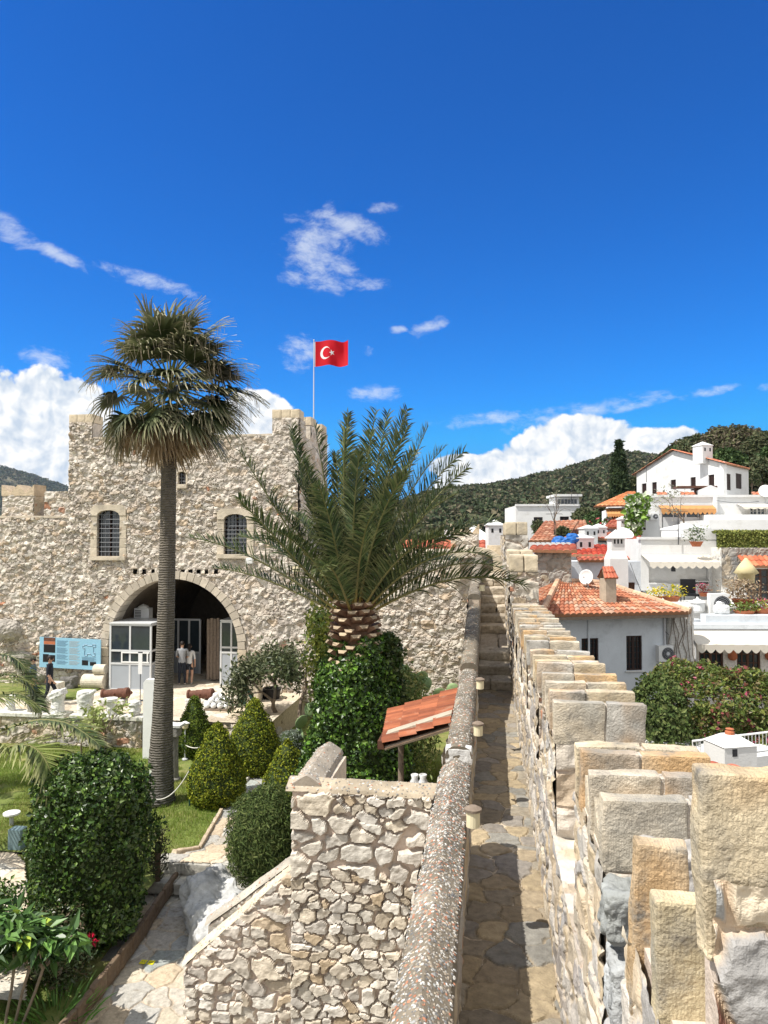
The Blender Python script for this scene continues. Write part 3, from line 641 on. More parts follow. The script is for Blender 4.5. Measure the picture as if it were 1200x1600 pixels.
# ------------------------------------------------------------------ left parapet with pebble coping
par = thing('parapet', 'low rubble parapet with rounded pebble-studded coping along the left of the wall walk', 'parapet', (-.34, 8, -6.9))
def pebbles(mb, fn, n, L, seed, rr=.0105):
    g = np.random.default_rng(seed); pal = np.array([(.50,.48,.44),(.40,.18,.11),(.30,.30,.29),(.58,.56,.52),(.32,.27,.21),(.36,.30,.23),(.16,.16,.16),(.26,.23,.19),(.20,.18,.16)])
    oc = np.array([(1,0,0),(-1,0,0),(0,1,0),(0,-1,0),(0,0,1),(.7,.7,.3),(-.7,.7,.3),(-.7,-.7,.3),(.7,-.7,.3)], float); of = np.array([(0,5,4),(5,2,4),(2,6,4),(6,1,4),(1,7,4),(7,3,4),(3,8,4),(8,0,4)])
    vs, fs, cs = [], [], []
    P, N_, T_ = fn(g.random(n), g.random(n)); a = g.random(n)*2*math.pi; r = rr*(.5+.9*g.random(n)**1.5); el = .5+.5*g.random(n)
    B_ = np.cross(N_, T_); e1 = np.cos(a)[:, None]*T_ + np.sin(a)[:, None]*B_; e2 = np.cross(N_, e1)
    V = P[:, None] + r[:, None, None]*(oc[None, :, 0, None]*e1[:, None] + el[:, None, None]*oc[None, :, 1, None]*e2[:, None] + .45*oc[None, :, 2, None]*N_[:, None])
    F = of[None] + (np.arange(n)*9)[:, None, None]
    C = np.repeat(pal[g.integers(0, len(pal), n)]*(.8+.4*g.random((n, 1))), 9, 0)
    mb.add(V.reshape(-1, 3), F.reshape(-1, 3), C)
def coping(mb, a, b, w, h, seed, dens=900, base=(.165,.14,.105), prof='round', res=.03):
    a, b = np.asarray(a, float), np.asarray(b, float); d = b-a; L_ = np.linalg.norm(d); d /= L_; s_ = np.cross(d, Z_); s_ /= np.linalg.norm(s_); up = np.cross(s_, d)
    nt = 16; ths = np.linspace(-1, 1, nt+1)
    def pf(t):   # t in -1..1 -> offset across, height
        x = t*w/2
        if prof == 'round': zz = h*np.clip(1-np.abs(t)**3.0, 0, 1)**.6
        else: zz = h*(1-.75*np.abs(t)**1.2)*(np.abs(t) < .999)
        return x, zz
    nl = max(2, int(L_/res)); A, T = np.meshgrid(np.linspace(0, L_, nl+1), ths, indexing='ij'); x, zz = pf(T)
    P = a + A[..., None]*d + x[..., None]*s_ + zz[..., None]*up
    P = P + (fbm(P, 6, seed, 4)*.012)[..., None]*up + (fbm(P, 3, seed+3, 2)*.01)[..., None]*s_
    I = np.arange(nl)[:, None]*(nt+1) + np.arange(nt)[None]
    Cc = np.array(base)*(1+.55*fbm(P, 2.6, seed+7, 5))[..., None]; lk = np.clip(fbm(P, 1.7, seed+21, 4)*3-.6, 0, .7)[..., None]; Cc = Cc*(1-lk) + np.array((.42,.37,.29))*lk
    mb.add(P.reshape(-1, 3), np.stack([I, I+1, I+nt+2, I+nt+1], -1).reshape(-1, 4), Cc.reshape(-1, 3))
    xs, zs = pf(ths); 
    for q, sg in ((a, 1), (b, -1)):
        pl = [q + xx*s_ + z2*up for xx, z2 in zip(xs, zs)]
        mb.prism(pl if sg > 0 else pl, -sg*d*.004, col=base)
    def fn(u, t):
        t = (t*2-1)*.97; x0, z0 = pf(t); x1, z1 = pf(np.clip(t+.02, -1, 1)); tn = (x1-x0)[:, None]*s_ + (z1-z0)[:, None]*up; tn /= np.linalg.norm(tn, axis=1)[:, None]+1e-9
        N_ = np.cross(tn, d); N_ *= np.sign(N_ @ up)[:, None]+1e-9; N_ /= np.linalg.norm(N_, axis=1)[:, None]
        p = a + (u*L_)[:, None]*d + x0[:, None]*s_ + z0[:, None]*up
        p = p + (fbm(p, 6, seed, 4)*.012)[:, None]*up + (fbm(p, 3, seed+3, 2)*.01)[:, None]*s_
        return p, N_, np.tile(d, (len(u), 1))
    if dens: pebbles(mb, fn, int(dens*L_*w), L_, seed)
segs = [((.2, -2.38), (7.55, -2.38)), ((8.25, -2.46), (12.7, -2.40)), ((12.7, -2.30), (17.3, -1.75)), ((17.3, -1.50), (FY-.1, -.86))]
wb = MB(); wb.hc = True
for i, ((y0, z0), (y1, z1)) in enumerate(segs):
    mb = MB(); coping(mb, (-.335, y0, z0), (-.335, y1, z1), .31, .13, 200+i, dens=(3800, 1500, 600, 250)[i], res=(.02, .035, .05, .07)[i], prof='ridge' if i == 0 else 'round')
    mb.build('coping', M['coping'], par)
    L_ = y1-y0; 
    sl = (z1-z0)/L_
    # body
    p = [(-.46, y0, -8.4), (-.46, y0, z0), (-.46, y1, z1), (-.46, y1, -8.4)]; wb.prism(p, (.24, 0, 0), col=(.52,.43,.34))
    wallgrid(wb, (-.215, y0, -3.25 + (0 if i < 2 else 0)), Y_, Z_, L_, (z0+3.25), .03, .28, .16, 210+i, 'tan', depth=.02, rough=.015, taper=False) if i < 2 else None
    wallgrid(wb, (-.47, y1, -7.6), -Y_, Z_, L_, z0+7.6, .07, .28, .17, 220+i, 'near', depth=.035, rough=.02, taper=False)
wallgrid(wb, (-.46, 12.72, -2.42), X_, Z_, .24, .12, .03, .2, .15, 230, 'near', depth=.01)
wb.rblock((-.335, 8.31, -2.44), (.15, .07, .10), rnd=.4, amp=.02, seed=9, n=6, col=(.66,.65,.63), cv=.1)
wb.box(-.46, 7.55, -8, -.22, 8.25, -3.2, col=(.5,.43,.34))
wb.build('wall', M['rubble'], par)
# small cream wall lamps on the parapet
def parapet_lamp(px, py, label, s=1.0, z=None):
    p = atX(px, py, -.13); t = thing('wall_lamp', label, 'lamp', p, 'cream lamps on the parapet')
    mb = MB(); mb.lathe([(.045*s, -.07*s), (.055*s, -.065*s), (.055*s, .05*s), (.05*s, .055*s)], p, 16); mb.build('lamp_shade', M['cream'], t, smooth=False)
    mb = MB(); mb.lathe([(.068*s, .056*s), (.07*s, .075*s), (.03*s, .095*s)], p, 16); mb.box(p[0]-.09, p[1]-.02, p[2]-.02, p[0]-.05, p[1]+.02, p[2]+.02); mb.build('cap', M['greywood'], t)
parapet_lamp(739, 1278, 'cream cylinder lamp on the parapet beside the sunlit gap in the shade')
parapet_lamp(747, 1140, 'cream cylinder lamp on the parapet level with the tiled canopy')
parapet_lamp(750, 1069, 'cream cylinder lamp on the parapet just before the stairs')
parapet_lamp(753, 918, 'small cream lamp on the parapet near the top of the stairs')
# ------------------------------------------------------------------ foreground landing wall and stair wall
lw = thing('landing_wall', 'grey-white rubble wall of the stair landing with pebble coping', 'wall', (-1.1, 6.95, ZP))
x0 = atY(457,1240,6.95)[0]; zt = atY(500,1236,6.95)[2]
mb = MB(); wallgrid(mb, (x0, 6.95, -7.4), X_, Z_, -.45-x0, zt+7.4, .011, .25, .165, 301, 'near', depth=.055, rough=.012, rf=14, taper=False, red=.0, lo=.10, hi=.22, warp=.38, mix=.6)
wallgrid(mb, (x0+.01, 8.1, -7.4), -Y_, Z_, 1.15, zt+7.4, .03, .22, .15, 302, 'near', depth=.03, rough=.016)
mb.box(x0+.02, 6.98, -7.4, -.44, 7.25, zt-.01, col=(.55,.47,.38)); mb.box(x0+.02, 7.2, -7.4, x0+.3, 8.1, zt-.01, col=(.55,.47,.38)); mb.box(x0+.28, 7.24, -7.4, -.44, 9.0, -3.3, col=(.5,.43,.34))
mb.build('wall', M['rubble'], lw)
mb = MB(); coping(mb, (x0-.06, 7.10, zt-.01), (-.42, 7.10, zt-.02), .34, .09, 310, dens=900, base=(.36,.30,.22), prof='ridge', res=.02)
coping(mb, (x0+.13, 6.98, zt+.0), (x0+.10, 8.15, zt+.0), .32, .13, 311, dens=1000, base=(.30,.26,.21), prof='ridge', res=.02)
mb.build('coping', M['coping'], lw)
sw = thing('stair_wall', 'rubble stair wall sloping down to the lower path with a flat cement top', 'wall', (-2.3, 7.15, ZP))
A0 = atY(456,1357,7.1); A1 = atY(290,1508,7.1); sl = (A0[2]-A1[2])/(A0[0]-A1[0])
W_ = x0+.02-A1[0]
mb = MB(); wallgrid(mb, (A1[0], 7.1, -7.4), X_, Z_, W_, A0[2]+7.4, .012, .19, .105, 320, 'near', depth=.05, rough=.012, rf=14, taper=False, red=.0, lo=.08, hi=.22, warp=.38, mix=1.4, keep=lambda a, b: b-7.4 < A1[2]+a*sl)
wallgrid(mb, (A1[0], 7.42, -7.4), -Y_, Z_, .32, A1[2]+7.4, .03, .2, .12, 321, 'near', depth=.03)
mb.prism([(A1[0]+.03, 7.13, -7.4), (A1[0]+.03, 7.13, A1[2]-.01), (x0, 7.13, A0[2]-.01), (x0, 7.13, -7.4)], (0, .3, 0), col=(.55,.46,.37)); mb.build('wall', M['rubble'], sw)
mb = MB(); coping(mb, A1+np.array((-.03, .14, -.01)), (x0, 7.24, A0[2]-.0), .30, .045, 330, dens=500, base=(.58,.50,.36), prof='ridge', res=.03)
mb.build('coping', M['coping'], sw)
B0 = atY(451,1350,8.4); B1 = atY(333,1440,8.4)
mb = MB(); mb.prism([(B1[0]-.02, 8.3, -7.4), (B1[0]-.02, 8.3, B1[2]), (B0[0]+.2, 8.3, B0[2]+.15), (B0[0]+.2, 8.3, -7.4)], (0, .25, 0), col=(.55,.46,.37))
sl2 = (B0[2]-B1[2])/(B0[0]-B1[0]); wallgrid(mb, (B1[0], 8.29, -7.3), X_, Z_, B0[0]-B1[0]+.1, B0[2]+7.3, .02, .2, .12, 322, 'near', depth=.03, rough=.02, taper=False, keep=lambda a, b: b-7.3 < B1[2]+a*sl2)
mb.build('rear_wall', M['rubble'], sw)
mb = MB(); coping(mb, B1+np.array((-.05, .02, .0)), B0+np.array((.2, .02, .0+.2*sl2)), .26, .05, 331, dens=500, base=(.40,.36,.30), prof='ridge', res=.03); mb.build('coping', M['coping'], sw)
mb = MB()
for k in range(5): 
    xx = -1.9-k*.26; zz = -4.05-k*.27
    mb.box(xx-.32, 7.42, -7.4, xx, 8.3, max(zz, -7.35), col=(.5,.45,.36))
mb.build('steps', M['flag'], sw)
# ------------------------------------------------------------------ right crenellated wall
cw = thing('crenellated_wall', 'high crenellated stone wall along the right of the wall walk', 'wall', (.8, 8, -6.9))
XI, XO = .48, 1.10; ZB = -2.2
mb = MB()
wallgrid(mb, (XI, 15.6, -3.22), -Y_, Z_, 14.9, ZB+3.22, .024, .26, .13, 401, 'tan', depth=.018, rough=.014, rf=12, taper=False, red=.0, lo=.03, hi=.25)
mb.box(XI+.004, .7, -8.6, XO, 15.6, ZB-.005, col=(.62,.54,.44))
wallgrid(mb, (XI-.03, .7, ZB), X_, Y_, XO-XI+.03, 14.9, .03, .25, .2, 402, 'near', depth=.02, rough=.02, taper=False)
wallgrid(mb, (XO, .7, -8.6), Y_, Z_, 14.9, 6.4, .08, .3, .2, 403, 'near', depth=.03, taper=False)
mb.build('wall', M['rubble'], cw)
def merlon(y0, y1, zt, seed, res, peaks=None):
    L_ = y1-y0; zc = zt-.30                # cap bottom
    mb = MB(); mb.box(XI+.005, y0+.01, ZB-.02, XO-.02, y1-.01, zc, col=(.6,.52,.43))
    wallgrid(mb, (XI, y1, ZB), -Y_, Z_, L_, zc-ZB, res, .24, .13, seed, 'tan', depth=.018, rough=.014, rf=12, taper=False, lo=.03, hi=.25)
    wallgrid(mb, (XI, y0, ZB), X_, Z_, XO-XI, zc-ZB, res, .26, .16, seed+1, 'near', depth=.05, rough=.03, taper=False)
    wallgrid(mb, (XO, y0, ZB), Y_, Z_, L_, zc-ZB, res*1.5, .26, .16, seed+2, 'near', depth=.03, rough=.02, taper=False)
    # dark boulders in the head of the merlon
    g = np.random.default_rng(seed)
    o = mb.build('merlon', M['rubble'], cw)
    n = 4; mb = MB(); pk = peaks or [0, .33, .62, 1.0]
    for i, t in enumerate(pk):
        w_ = .085; yc = y0 + t*(L_-w_) + w_/2; zz = zt + g.normal()*.012 - (.0 if i == 0 else .02)
        split = XI + (XO-XI)*(.42+.16*g.random())
        for (xa, xb) in ((XI-.01, split-.008), (split+.008, XO+.015)):
            ht = (.155 if i else .15); cc = np.array([(.60,.50,.35),(.55,.48,.38),(.50,.47,.42),(.60,.52,.40)][g.integers(0, 4)])*(.9+.25*g.random())
            ang = g.normal()*.015
            mb.rblock(((xa+xb)/2, yc, zz-ht), ((xb-xa)/2, w_/2+.012, ht), (np.array((math.cos(ang), 0, math.sin(ang))), Y_, np.array((-math.sin(ang), 0, math.cos(ang)))),
                      rnd=.12, amp=.020, freq=5, seed=int(g.integers(0, 999)), n=10, nn=(30, 6, 24) if res < .02 else (16, 4, 12), col=cc, cv=.35, ora=.7)
        mb.box(split-.012, yc-w_/2+.004, zz-2*.15, split+.012, yc+w_/2-.004, zz-.012, col=(.62,.55,.47))
    for t0, t1 in zip(pk[:-1], pk[1:]):
        ya = y0 + t0*(L_-.1)+.1; yb = y0 + t1*(L_-.1); mb.prism([(XI+.01, ya-.03, zc-.02), (XI+.01, ya-.03, zt-.10), (XI+.01, (ya+yb)/2, zt-.27), (XI+.01, yb+.03, zt-.10), (XI+.01, yb+.03, zc-.02)], (XO-XI-.02, 0, 0), col=(.58,.50,.38))
    mb.build('cap', M['ashlar'], o)
merlon(3.26, 4.28, -1.11, 410, .014, [0, .0+.42, .78, 1.0])
merlon(5.56, 6.85, -1.22, 420, .02)
merlon(7.42, 8.66, -1.29, 430, .025)
merlon(9.45, 10.5, -1.32, 440, .03, [0, .4, .7, 1])
merlon(11.2, 12.3, -1.36, 450, .04)
merlon(12.95, 14.0, -1.39, 460, .05)
merlon(14.5, 15.5, -1.44, 470, .05)
# nearest, broken merlon
mb = MB(); S = .47
mb.box(XI+.03, 1.78, ZB, XO+.5, 2.72, -1.38, col=(.6,.5,.42))
wallgrid(mb, (XI, 2.75, -3.2), -Y_, Z_, 1.05, 1.82, .010, .20, .12, 480, 'tan', depth=.018, rough=.012, rf=14, taper=False, lo=.03, hi=.25)
wallgrid(mb, (XI, 1.72, ZB), X_, Z_, 1.3, 1.45, .006, .20, .15, 481, 'broken', depth=.035, rough=.018, rf=14, taper=False)
mb.box(XI+.02, 1.76, ZB, XO+.6, 1.86, -.80, col=(.6,.5,.42))
rb = mb.build('merlon', M['rubble'], cw)
mb = MB()
mb.rblock((.47+.36, 1.765, -.735), (.37, .042, .21), rnd=.25, amp=.022, freq=6, seed=5, nn=(60, 8, 36), col=(.62,.52,.36), cv=.4, ora=.8)
mb.rblock((.475+.18, 2.28, -1.285), (.185, .042, .235), rnd=.25, amp=.018, freq=6, seed=8, nn=(34, 8, 40), col=(.60,.50,.32), cv=.4, ora=.8)
mb.rblock((.475+.085, 2.65, -1.33), (.088, .042, .29), (np.array((math.cos(.05), 0, -math.sin(.05))), Y_, np.array((math.sin(.05), 0, math.cos(.05)))), rnd=.25, amp=.022, freq=6, seed=12, nn=(16, 8, 36), col=(.56,.49,.37), cv=.4, ora=.6)
mb.build('cap', M['ashlar'], rb)
mb = MB()
for (x, y, z, hx, hy, hz, c_, s_) in ((.60, 3.12, -1.50, .15, .12, .10, (.30,.31,.30), 1), (.75, 3.15, -1.33, .13, .1, .07, (.40,.38,.36), 2), (.95, 3.15, -1.45, .16, .12, .12, (.36,.35,.34), 3),
       (.56, 3.1, -1.80, .10, .12, .14, (.40,.41,.41), 4), (.54, 3.05, -2.05, .09, .12, .09, (.44,.43,.42), 5), (.62, 2.85, -2.1, .12, .1, .10, (.28,.14,.10), 6), (.70, 2.9, -1.75, .12, .12, .13, (.45,.43,.42), 7),
       (.72, 2.0, -1.22, .09, .08, .13, (.42,.42,.41), 8), (.83, 1.78, -1.16, .05, .06, .10, (.34,.14,.10), 9), (.75, 1.76, -1.05, .045, .05, .10, (.50,.50,.50), 10)):
    mb.rblock((x, y, z), (hx, hy, hz), rnd=.35, amp=.045, freq=11, seed=s_*7, n=34, col=np.array(c_)*.9, cv=.45)
mb.build('fallen_stones', M['rubble'], rb)
# rising right wall by the stairs
mb = MB()
for (y0, y1, zt, seed) in ((15.5, 17.1, -1.55, 490), (17.1, 21.6, -.86, 492), (21.6, 28.0, -.02, 496)):
    mb.box(XI+.03, y0+.02, -8, XO-.02, y1, zt, col=(.55,.47,.38))
    wallgrid(mb, (XI, y1, -3.2), -Y_, Z_, y1-y0, zt+3.2, .045, .26, .15, seed, 'tan', depth=.03, rough=.03, taper=False)
    wallgrid(mb, (XI, y0, -3.2), X_, Z_, XO-XI+.02, zt+3.2, .03, .34, .25, seed+1, 'near', depth=.05, rough=.03, taper=False)
    wallgrid(mb, (XO, y0, -8.6), Y_, Z_, y1-y0, zt+8.6, .09, .3, .2, seed+2, 'near', depth=.03, taper=False)
mb.build('wall', M['rubble'], cw)
for (y0, y1, zt) in ((17.08, 18.0, -.47), (19.0, 20.0, -.40), (21.58, 22.6, .36), (24.0, 25.2, .36)):
    mb = MB()
    for j in range(2):
        xa = XI-.01+(XO-XI+.03)*j/2; xb = XI-.01+(XO-XI+.03)*(j+1)/2
        mb.rblock(((xa+xb)/2, (y0+y1)/2, zt-.19), ((xb-xa)/2-.006, (y1-y0)/2, .19), rnd=.15, amp=.02, freq=5, seed=int(y0*7+j), n=8, col=np.array((.60,.51,.37))*(.88+.2*random.random()), cv=.25)
    mb.build('cap', M['ashlar_far'], cw)
# ------------------------------------------------------------------ foliage tools
def unit(a): return a/(np.linalg.norm(a, axis=-1, keepdims=True)+1e-9)
def leaves(mb, P, N_, size, asp, cols, seed, tilt=.6, fold=.25, sv=.35, droop=0, mi=0):
    g = np.random.default_rng(seed); n = len(P); N_ = unit(N_ + g.normal(size=(n, 3))*tilt); a = unit(np.cross(N_, g.normal(size=(n, 3))))
    if droop: a = unit(a - np.array((0, 0, droop))); N_ = unit(np.cross(np.cross(a, N_), a))
    b = np.cross(N_, a); s = size*(1 + sv*g.normal(size=n)).clip(.4, 1.9)
    L_ = s[:, None]*a; W = s[:, None]*asp*.5*b; h = (s*asp*fold)[:, None]*N_
    v = np.stack([P, P+L_*.45+W+h, P+L_-h*.4, P+L_*.45-W+h], 1); k = np.arange(n)[:, None]*4
    f = np.concatenate([k+np.array([[0, 1, 2]]), k+np.array([[0, 2, 3]])])
    cols = np.array(cols); c = cols[g.integers(0, len(cols), n)]*(.75+.5*g.random((n, 1)))
    mb.add(v.reshape(-1, 3), f, np.repeat(c, 4, 0), mi)
def surf_pts(n, fr, seed, lump=.1, lf=2, depth=.25, c=(0, 0, 0)):
    """points over a solid of revolution; fr(t)->(radius, z) for t in 0..1"""
    g = np.random.default_rng(seed); t = g.random(n*3); r, z = fr(t); keep = g.random(n*3) < (r/(r.max()+1e-9))**.7+.05; t = t[keep][:n]; r, z = fr(t); n = len(t)
    a = g.random(n)*2*math.pi; r2, z2 = fr(np.clip(t+.01, 0, 1)); r1, z1 = fr(np.clip(t-.01, 0, 1)); dr, dz = r2-r1, z2-z1
    nr, nz = dz, -dr; l = np.hypot(nr, nz)+1e-9; nr, nz = nr/l, nz/l
    sg = np.sign(nr*r + 1e-6 + nz*0); sg[sg == 0] = 1; nr, nz = nr*sg, nz*sg
    N_ = np.stack([np.cos(a)*nr, np.sin(a)*nr, nz], 1); P = np.stack([np.cos(a)*r, np.sin(a)*r, z], 1)
    P = P + N_*(lump*fbm(P, lf, seed, 3))[:, None]*1.6 - N_*(depth*g.random(n)**1.7)[:, None]
    return P + np.asarray(c), N_
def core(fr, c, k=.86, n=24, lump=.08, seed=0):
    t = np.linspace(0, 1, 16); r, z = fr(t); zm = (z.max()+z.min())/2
    mb = MB(); mb.lathe(np.stack([np.maximum(r*k, .005), zm+(z-zm)*k], 1), c, n, col=(.035, .055, .015), amp=lump, freq=2, seed=seed); return mb  # dark colour stands in for the shade deep between the leaves
def shrub(name, label, cat, c, fr, n, size, asp, cols, m, seed, lump=.1, lf=2, depth=.25, tilt=.6, group=None, k=.86, part='foliage', extra=None):
    t = thing(name, label, cat, c, group); P, N_ = surf_pts(n, fr, seed, lump, lf, depth, c)
    mb = MB(); leaves(mb, P, N_, size, asp, cols, seed, tilt)
    if extra: extra(mb)
    mb.build(part, m, t)
    mb = core(fr, c, k); mb.tube([np.asarray(c)+(0, 0, -.2), np.asarray(c)+(0, 0, .5)], .06, 8, col=(.15, .1, .07)); mb.build('dark_core', M['leafmatte'], t); return t  # solid dark core filling the gaps, with a short stem
G_IVY = [(.032,.07,.011),(.045,.098,.015),(.019,.045,.009),(.08,.15,.024),(.035,.076,.012),(.13,.21,.035)]
G_THU = [(.17,.21,.015),(.23,.26,.02),(.11,.155,.014),(.29,.30,.03),(.09,.13,.014),(.20,.22,.018)]
G_DRK = [(.05,.08,.022),(.075,.11,.03),(.11,.15,.04),(.06,.09,.024),(.15,.18,.06)]
# tall clipped hedge beside the path
hc = (-7.15, 12.7, -7.15)
def fr(t):
    prof = np.array([(0, .0), (.88, .02), (.98, .5), (1.02, 1.3), (1.06, 2.0), (1.02, 2.5), (.84, 2.85), (.45, 3.02), (0.001, 3.06)])
    s = np.linspace(0, 1, len(prof)); return np.interp(t, s, prof[:, 0]), np.interp(t, s, prof[:, 1])
shrub('hedge', 'tall rounded dark green ivy-leaved hedge left of the shaded path', 'hedge', hc, fr, 26000, .07, .8, G_IVY+G_DRK[:2], M['leafgloss'], 11, lump=.19, lf=2.2, depth=.36, tilt=.85, k=.78)
# cone topiaries
def cone(r, h, bl=.25):
    prof = np.array([(0, 0), (r*.8, .02*h), (r*.98, .14*h), (r, .27*h), (r*.90, .45*h), (r*.70, .63*h), (r*.42, .82*h), (r*.16, .96*h), (.001, h)])
    s = np.linspace(0, 1, len(prof)); return lambda t: (np.interp(t, s, prof[:, 0]), np.interp(t, s, prof[:, 1]))
GRP = 'clipped cone topiaries'
for (c, r, h, lab, sd_) in (((-9.15, 22.3, ZG), .56, 1.85, 'green cone topiary farthest back, behind the garden lamp', 21), ((-6.95, 18.45, ZG), .74, 2.05, 'yellow-green cone topiary nearest the grass, left of its pair', 22),
                      ((-6.75, 20.9, ZG), .80, 2.15, 'yellow-green cone topiary standing close behind another beside the paved path', 23), ((-5.05, 18.3, ZG), .62, 1.75, 'yellow cone topiary half hidden between the round bush and the ivy', 24)):
    shrub('cone_topiary', lab, 'topiary', c, cone(r, h), 12000 if sd_ != 24 else 7000, .05, .7, G_THU if sd_ != 21 else [(.12,.17,.02),(.08,.13,.02),(.16,.20,.03)], M['leafmatte'], sd_, lump=.06, lf=5, depth=.11, tilt=.7, group=GRP, k=.9)
def ball(r, h):
    def f(t): a = math.pi*t; return r*np.sin(a)**.8, h*(.5-.5*np.cos(a))
    return f
shrub('round_bush', 'round dark green feathery bush beside the steps, in front of the landing wall', 'bush', (-4.45, 14.5, ZG-.1), ball(.78, 1.9), 17000, .085, .22, G_DRK, M['leafmatte'], 31, lump=.07, lf=3, depth=.22, tilt=.5, k=.82)
shrub('grey_shrub', 'small silver-grey shrub at the foot of the ivy mound', 'shrub', (-6.1, 22.6, ZG), ball(.42, .85), 3500, .07, .3, [(.22,.26,.22),(.30,.33,.29),(.16,.20,.16)], M['leafmatte'], 32, lump=.1, lf=4, depth=.2)
shrub('yellow_shrub', 'loose yellow-green shrub against the castle wall left of the date palm', 'shrub', (-4.9, 21.5, ZG), lambda t: (np.interp(t, [0,.5,.75,.92,1], [.1,.3,.62,.5,.05]), 5.0*t), 3300, .13, .55, [(.30,.33,.06),(.38,.38,.08),(.20,.26,.05),(.14,.20,.05)], M['leaf'], 33, lump=.35, lf=1.6, depth=.6, k=.35)
shrub('low_shrub', 'loose green shrub under the prickly pear right of the ivy mound', 'shrub', (-2.3, 21.0, -6.9), lambda t: (np.interp(t, [0,.3,.8,1], [.5,.85,.6,.05]), 3.2*t), 5200, .12, .35, [(.10,.16,.04),(.20,.25,.08),(.28,.28,.10),(.07,.12,.03)], M['leaf'], 34, lump=.3, lf=1.8, depth=.5, k=.5)
# ------------------------------------------------------------------ ivy-covered date palm
DP = np.array((-2.72, 15.0, ZG))
dp = thing('date_palm', 'broad feathery date palm rising from an ivy mound', 'palm tree', DP)
mb = MB(); zt_ = -1.75
prof = [(.60, 0), (.5, .5), (.42, 2), (.36, 3.6), (.36, 4.2), (.37, 4.9), (.32, 5.35), (.2, 5.6)]
mb.lathe(prof, DP, 24, col=(.13,.075,.045), amp=.04, freq=4)
g = np.random.default_rng(3)
for row in range(9):
    z = 4.12 + row*.165; nb = 10; rr = .31 + .06*math.sin(min(1, row/7)*math.pi)
    for k in range(nb):
        a = 2*math.pi*(k + .5*(row % 2))/nb + g.normal()*.05; d = np.array((math.cos(a), math.sin(a), 0)); s_ = np.array((-d[1], d[0], 0))
        p = DP + d*(rr-.06) + np.array((0, 0, z + g.normal()*.02)); up = np.array((0, 0, 1.)); out = unit(d*.95 + up*.45)
        L_ = .20+.08*g.random(); w = .13; th = .06; c = np.array((.24,.15,.095))*(.6+.6*g.random()); cd = np.array((.16,.075,.045))*(.8+.5*g.random()); ce = np.array((.40,.31,.21))*(.8+.4*g.random())
        nn_ = np.cross(s_, out)
        v = [p - s_*w - nn_*th, p + s_*w - nn_*th, p + s_*w*.9 + nn_*th, p - s_*w*.9 + nn_*th, p + out*L_ - s_*w*.8 - nn_*th*.5, p + out*L_ + s_*w*.8 - nn_*th*.5, p + out*L_*1.1 + s_*w*.45 + nn_*th*.7, p + out*L_*1.1 - s_*w*.45 + nn_*th*.7]
        mb.add(v, np.array([(0,1,5,4),(1,2,6,5),(2,3,7,6),(3,0,4,7)]), [cd]*4+[c]*4)
        mb.add(v[4:], np.array([(0,1,2,3)]), [ce]*4)
mb.build('trunk', M['boot'], dp)
def frond(mb, base, az, el, L_, droop, seed, nl=62, wind=.12, llen=.42, colr=((.065,.10,.035),(.10,.135,.05),(.16,.19,.07),(.05,.08,.03)), side=0, tipcol=(.20,.20,.09), thick=.028, vee=.5, path=None, lw=.0155):
    g = np.random.default_rng(seed); n = 26; t = np.linspace(0, 1, n); d0 = np.array((math.cos(az)*math.cos(el), math.sin(az)*math.cos(el), math.sin(el)))
    P = [np.asarray(base, float)]; d = d0.copy(); st_ = L_/(n-1)
    for i in range(1, n):
        d = unit(d + np.array((wind*.035, 0, -droop*(.25+1.5*t[i]**1.5)/n))); P.append(P[-1] + d*st_)
    P = np.array(P)
    if path is not None: P = np.stack([np.interp(t, np.linspace(0, 1, len(path)), np.asarray(path)[:, k]) for k in range(3)], 1); P = np.stack([np.convolve(np.pad(P[:, k], 3, mode='edge'), np.ones(7)/7, 'valid') for k in range(3)], 1); d0 = unit(P[8]-P[0])
    rc = np.stack([np.interp(t, [0, .25, 1], q) for q in ((.34, .26, .17), (.24, .24, .18), (.05, .10, .06))], 1)
    mb.tube(P, thick*(1-.85*t)+.003, 5, col=rc)
    T = unit(np.gradient(P, axis=0)); S0 = unit(np.cross(d0, np.array((0, 0, 1.))) + side*np.array((0, 0, 1.)));
    vs, fs, cs = [], [], []
    u = np.linspace(.13, .995, nl); o = 0
    for s_ in (-1, 1):
        uu = u + g.normal(size=nl)*.003; uu = uu.clip(.1, .999); Pi = np.stack([np.interp(uu, t, P[:, k]) for k in range(3)], 1); Ti = unit(np.stack([np.interp(uu, t, T[:, k]) for k in range(3)], 1))
        S = unit(S0 - Ti*(Ti @ S0)[:, None]); Nn = np.cross(S, Ti); Nn *= np.where(Nn[:, 2:3] < 0, -1, 1)
        ll = llen*np.interp(uu, [.1, .25, .6, .9, 1], [.35, .9, 1, .65, .35])*(1+.12*g.normal(size=nl)); v_ = vee*(1+.6*g.normal(size=nl))
        D1 = unit(S*s_*1.0 + Ti*np.interp(uu, [0, 1], [.55, 1.3])[:, None] + Nn*v_[:, None] + g.normal(size=(nl, 3))*.09); D2 = unit(D1 + np.array((wind*.5, 0, -.28)) + g.normal(size=(nl, 3))*.07)
        W = unit(np.cross(D1, Nn))*lw; m1 = Pi + D1*(ll*.5)[:, None]; e = m1 + D2*(ll*.5)[:, None]
        v = np.stack([Pi-W*.6, Pi+W*.6, m1+W, m1-W, e], 1); k = np.arange(nl)[:, None]*5
        mb_c = np.array(colr)[g.integers(0, len(colr), nl)]*(.8+.5*g.random((nl, 1))); C = np.repeat(mb_c, 5, 0).reshape(nl, 5, 3); C[:, 4] = np.array(tipcol)
        mb.add(v.reshape(-1, 3), k+np.array([[0, 1, 2, 3]]), C.reshape(-1, 3)); mb.add(v.reshape(-1, 3), k+np.array([[3, 2, 4]]), C.reshape(-1, 3))
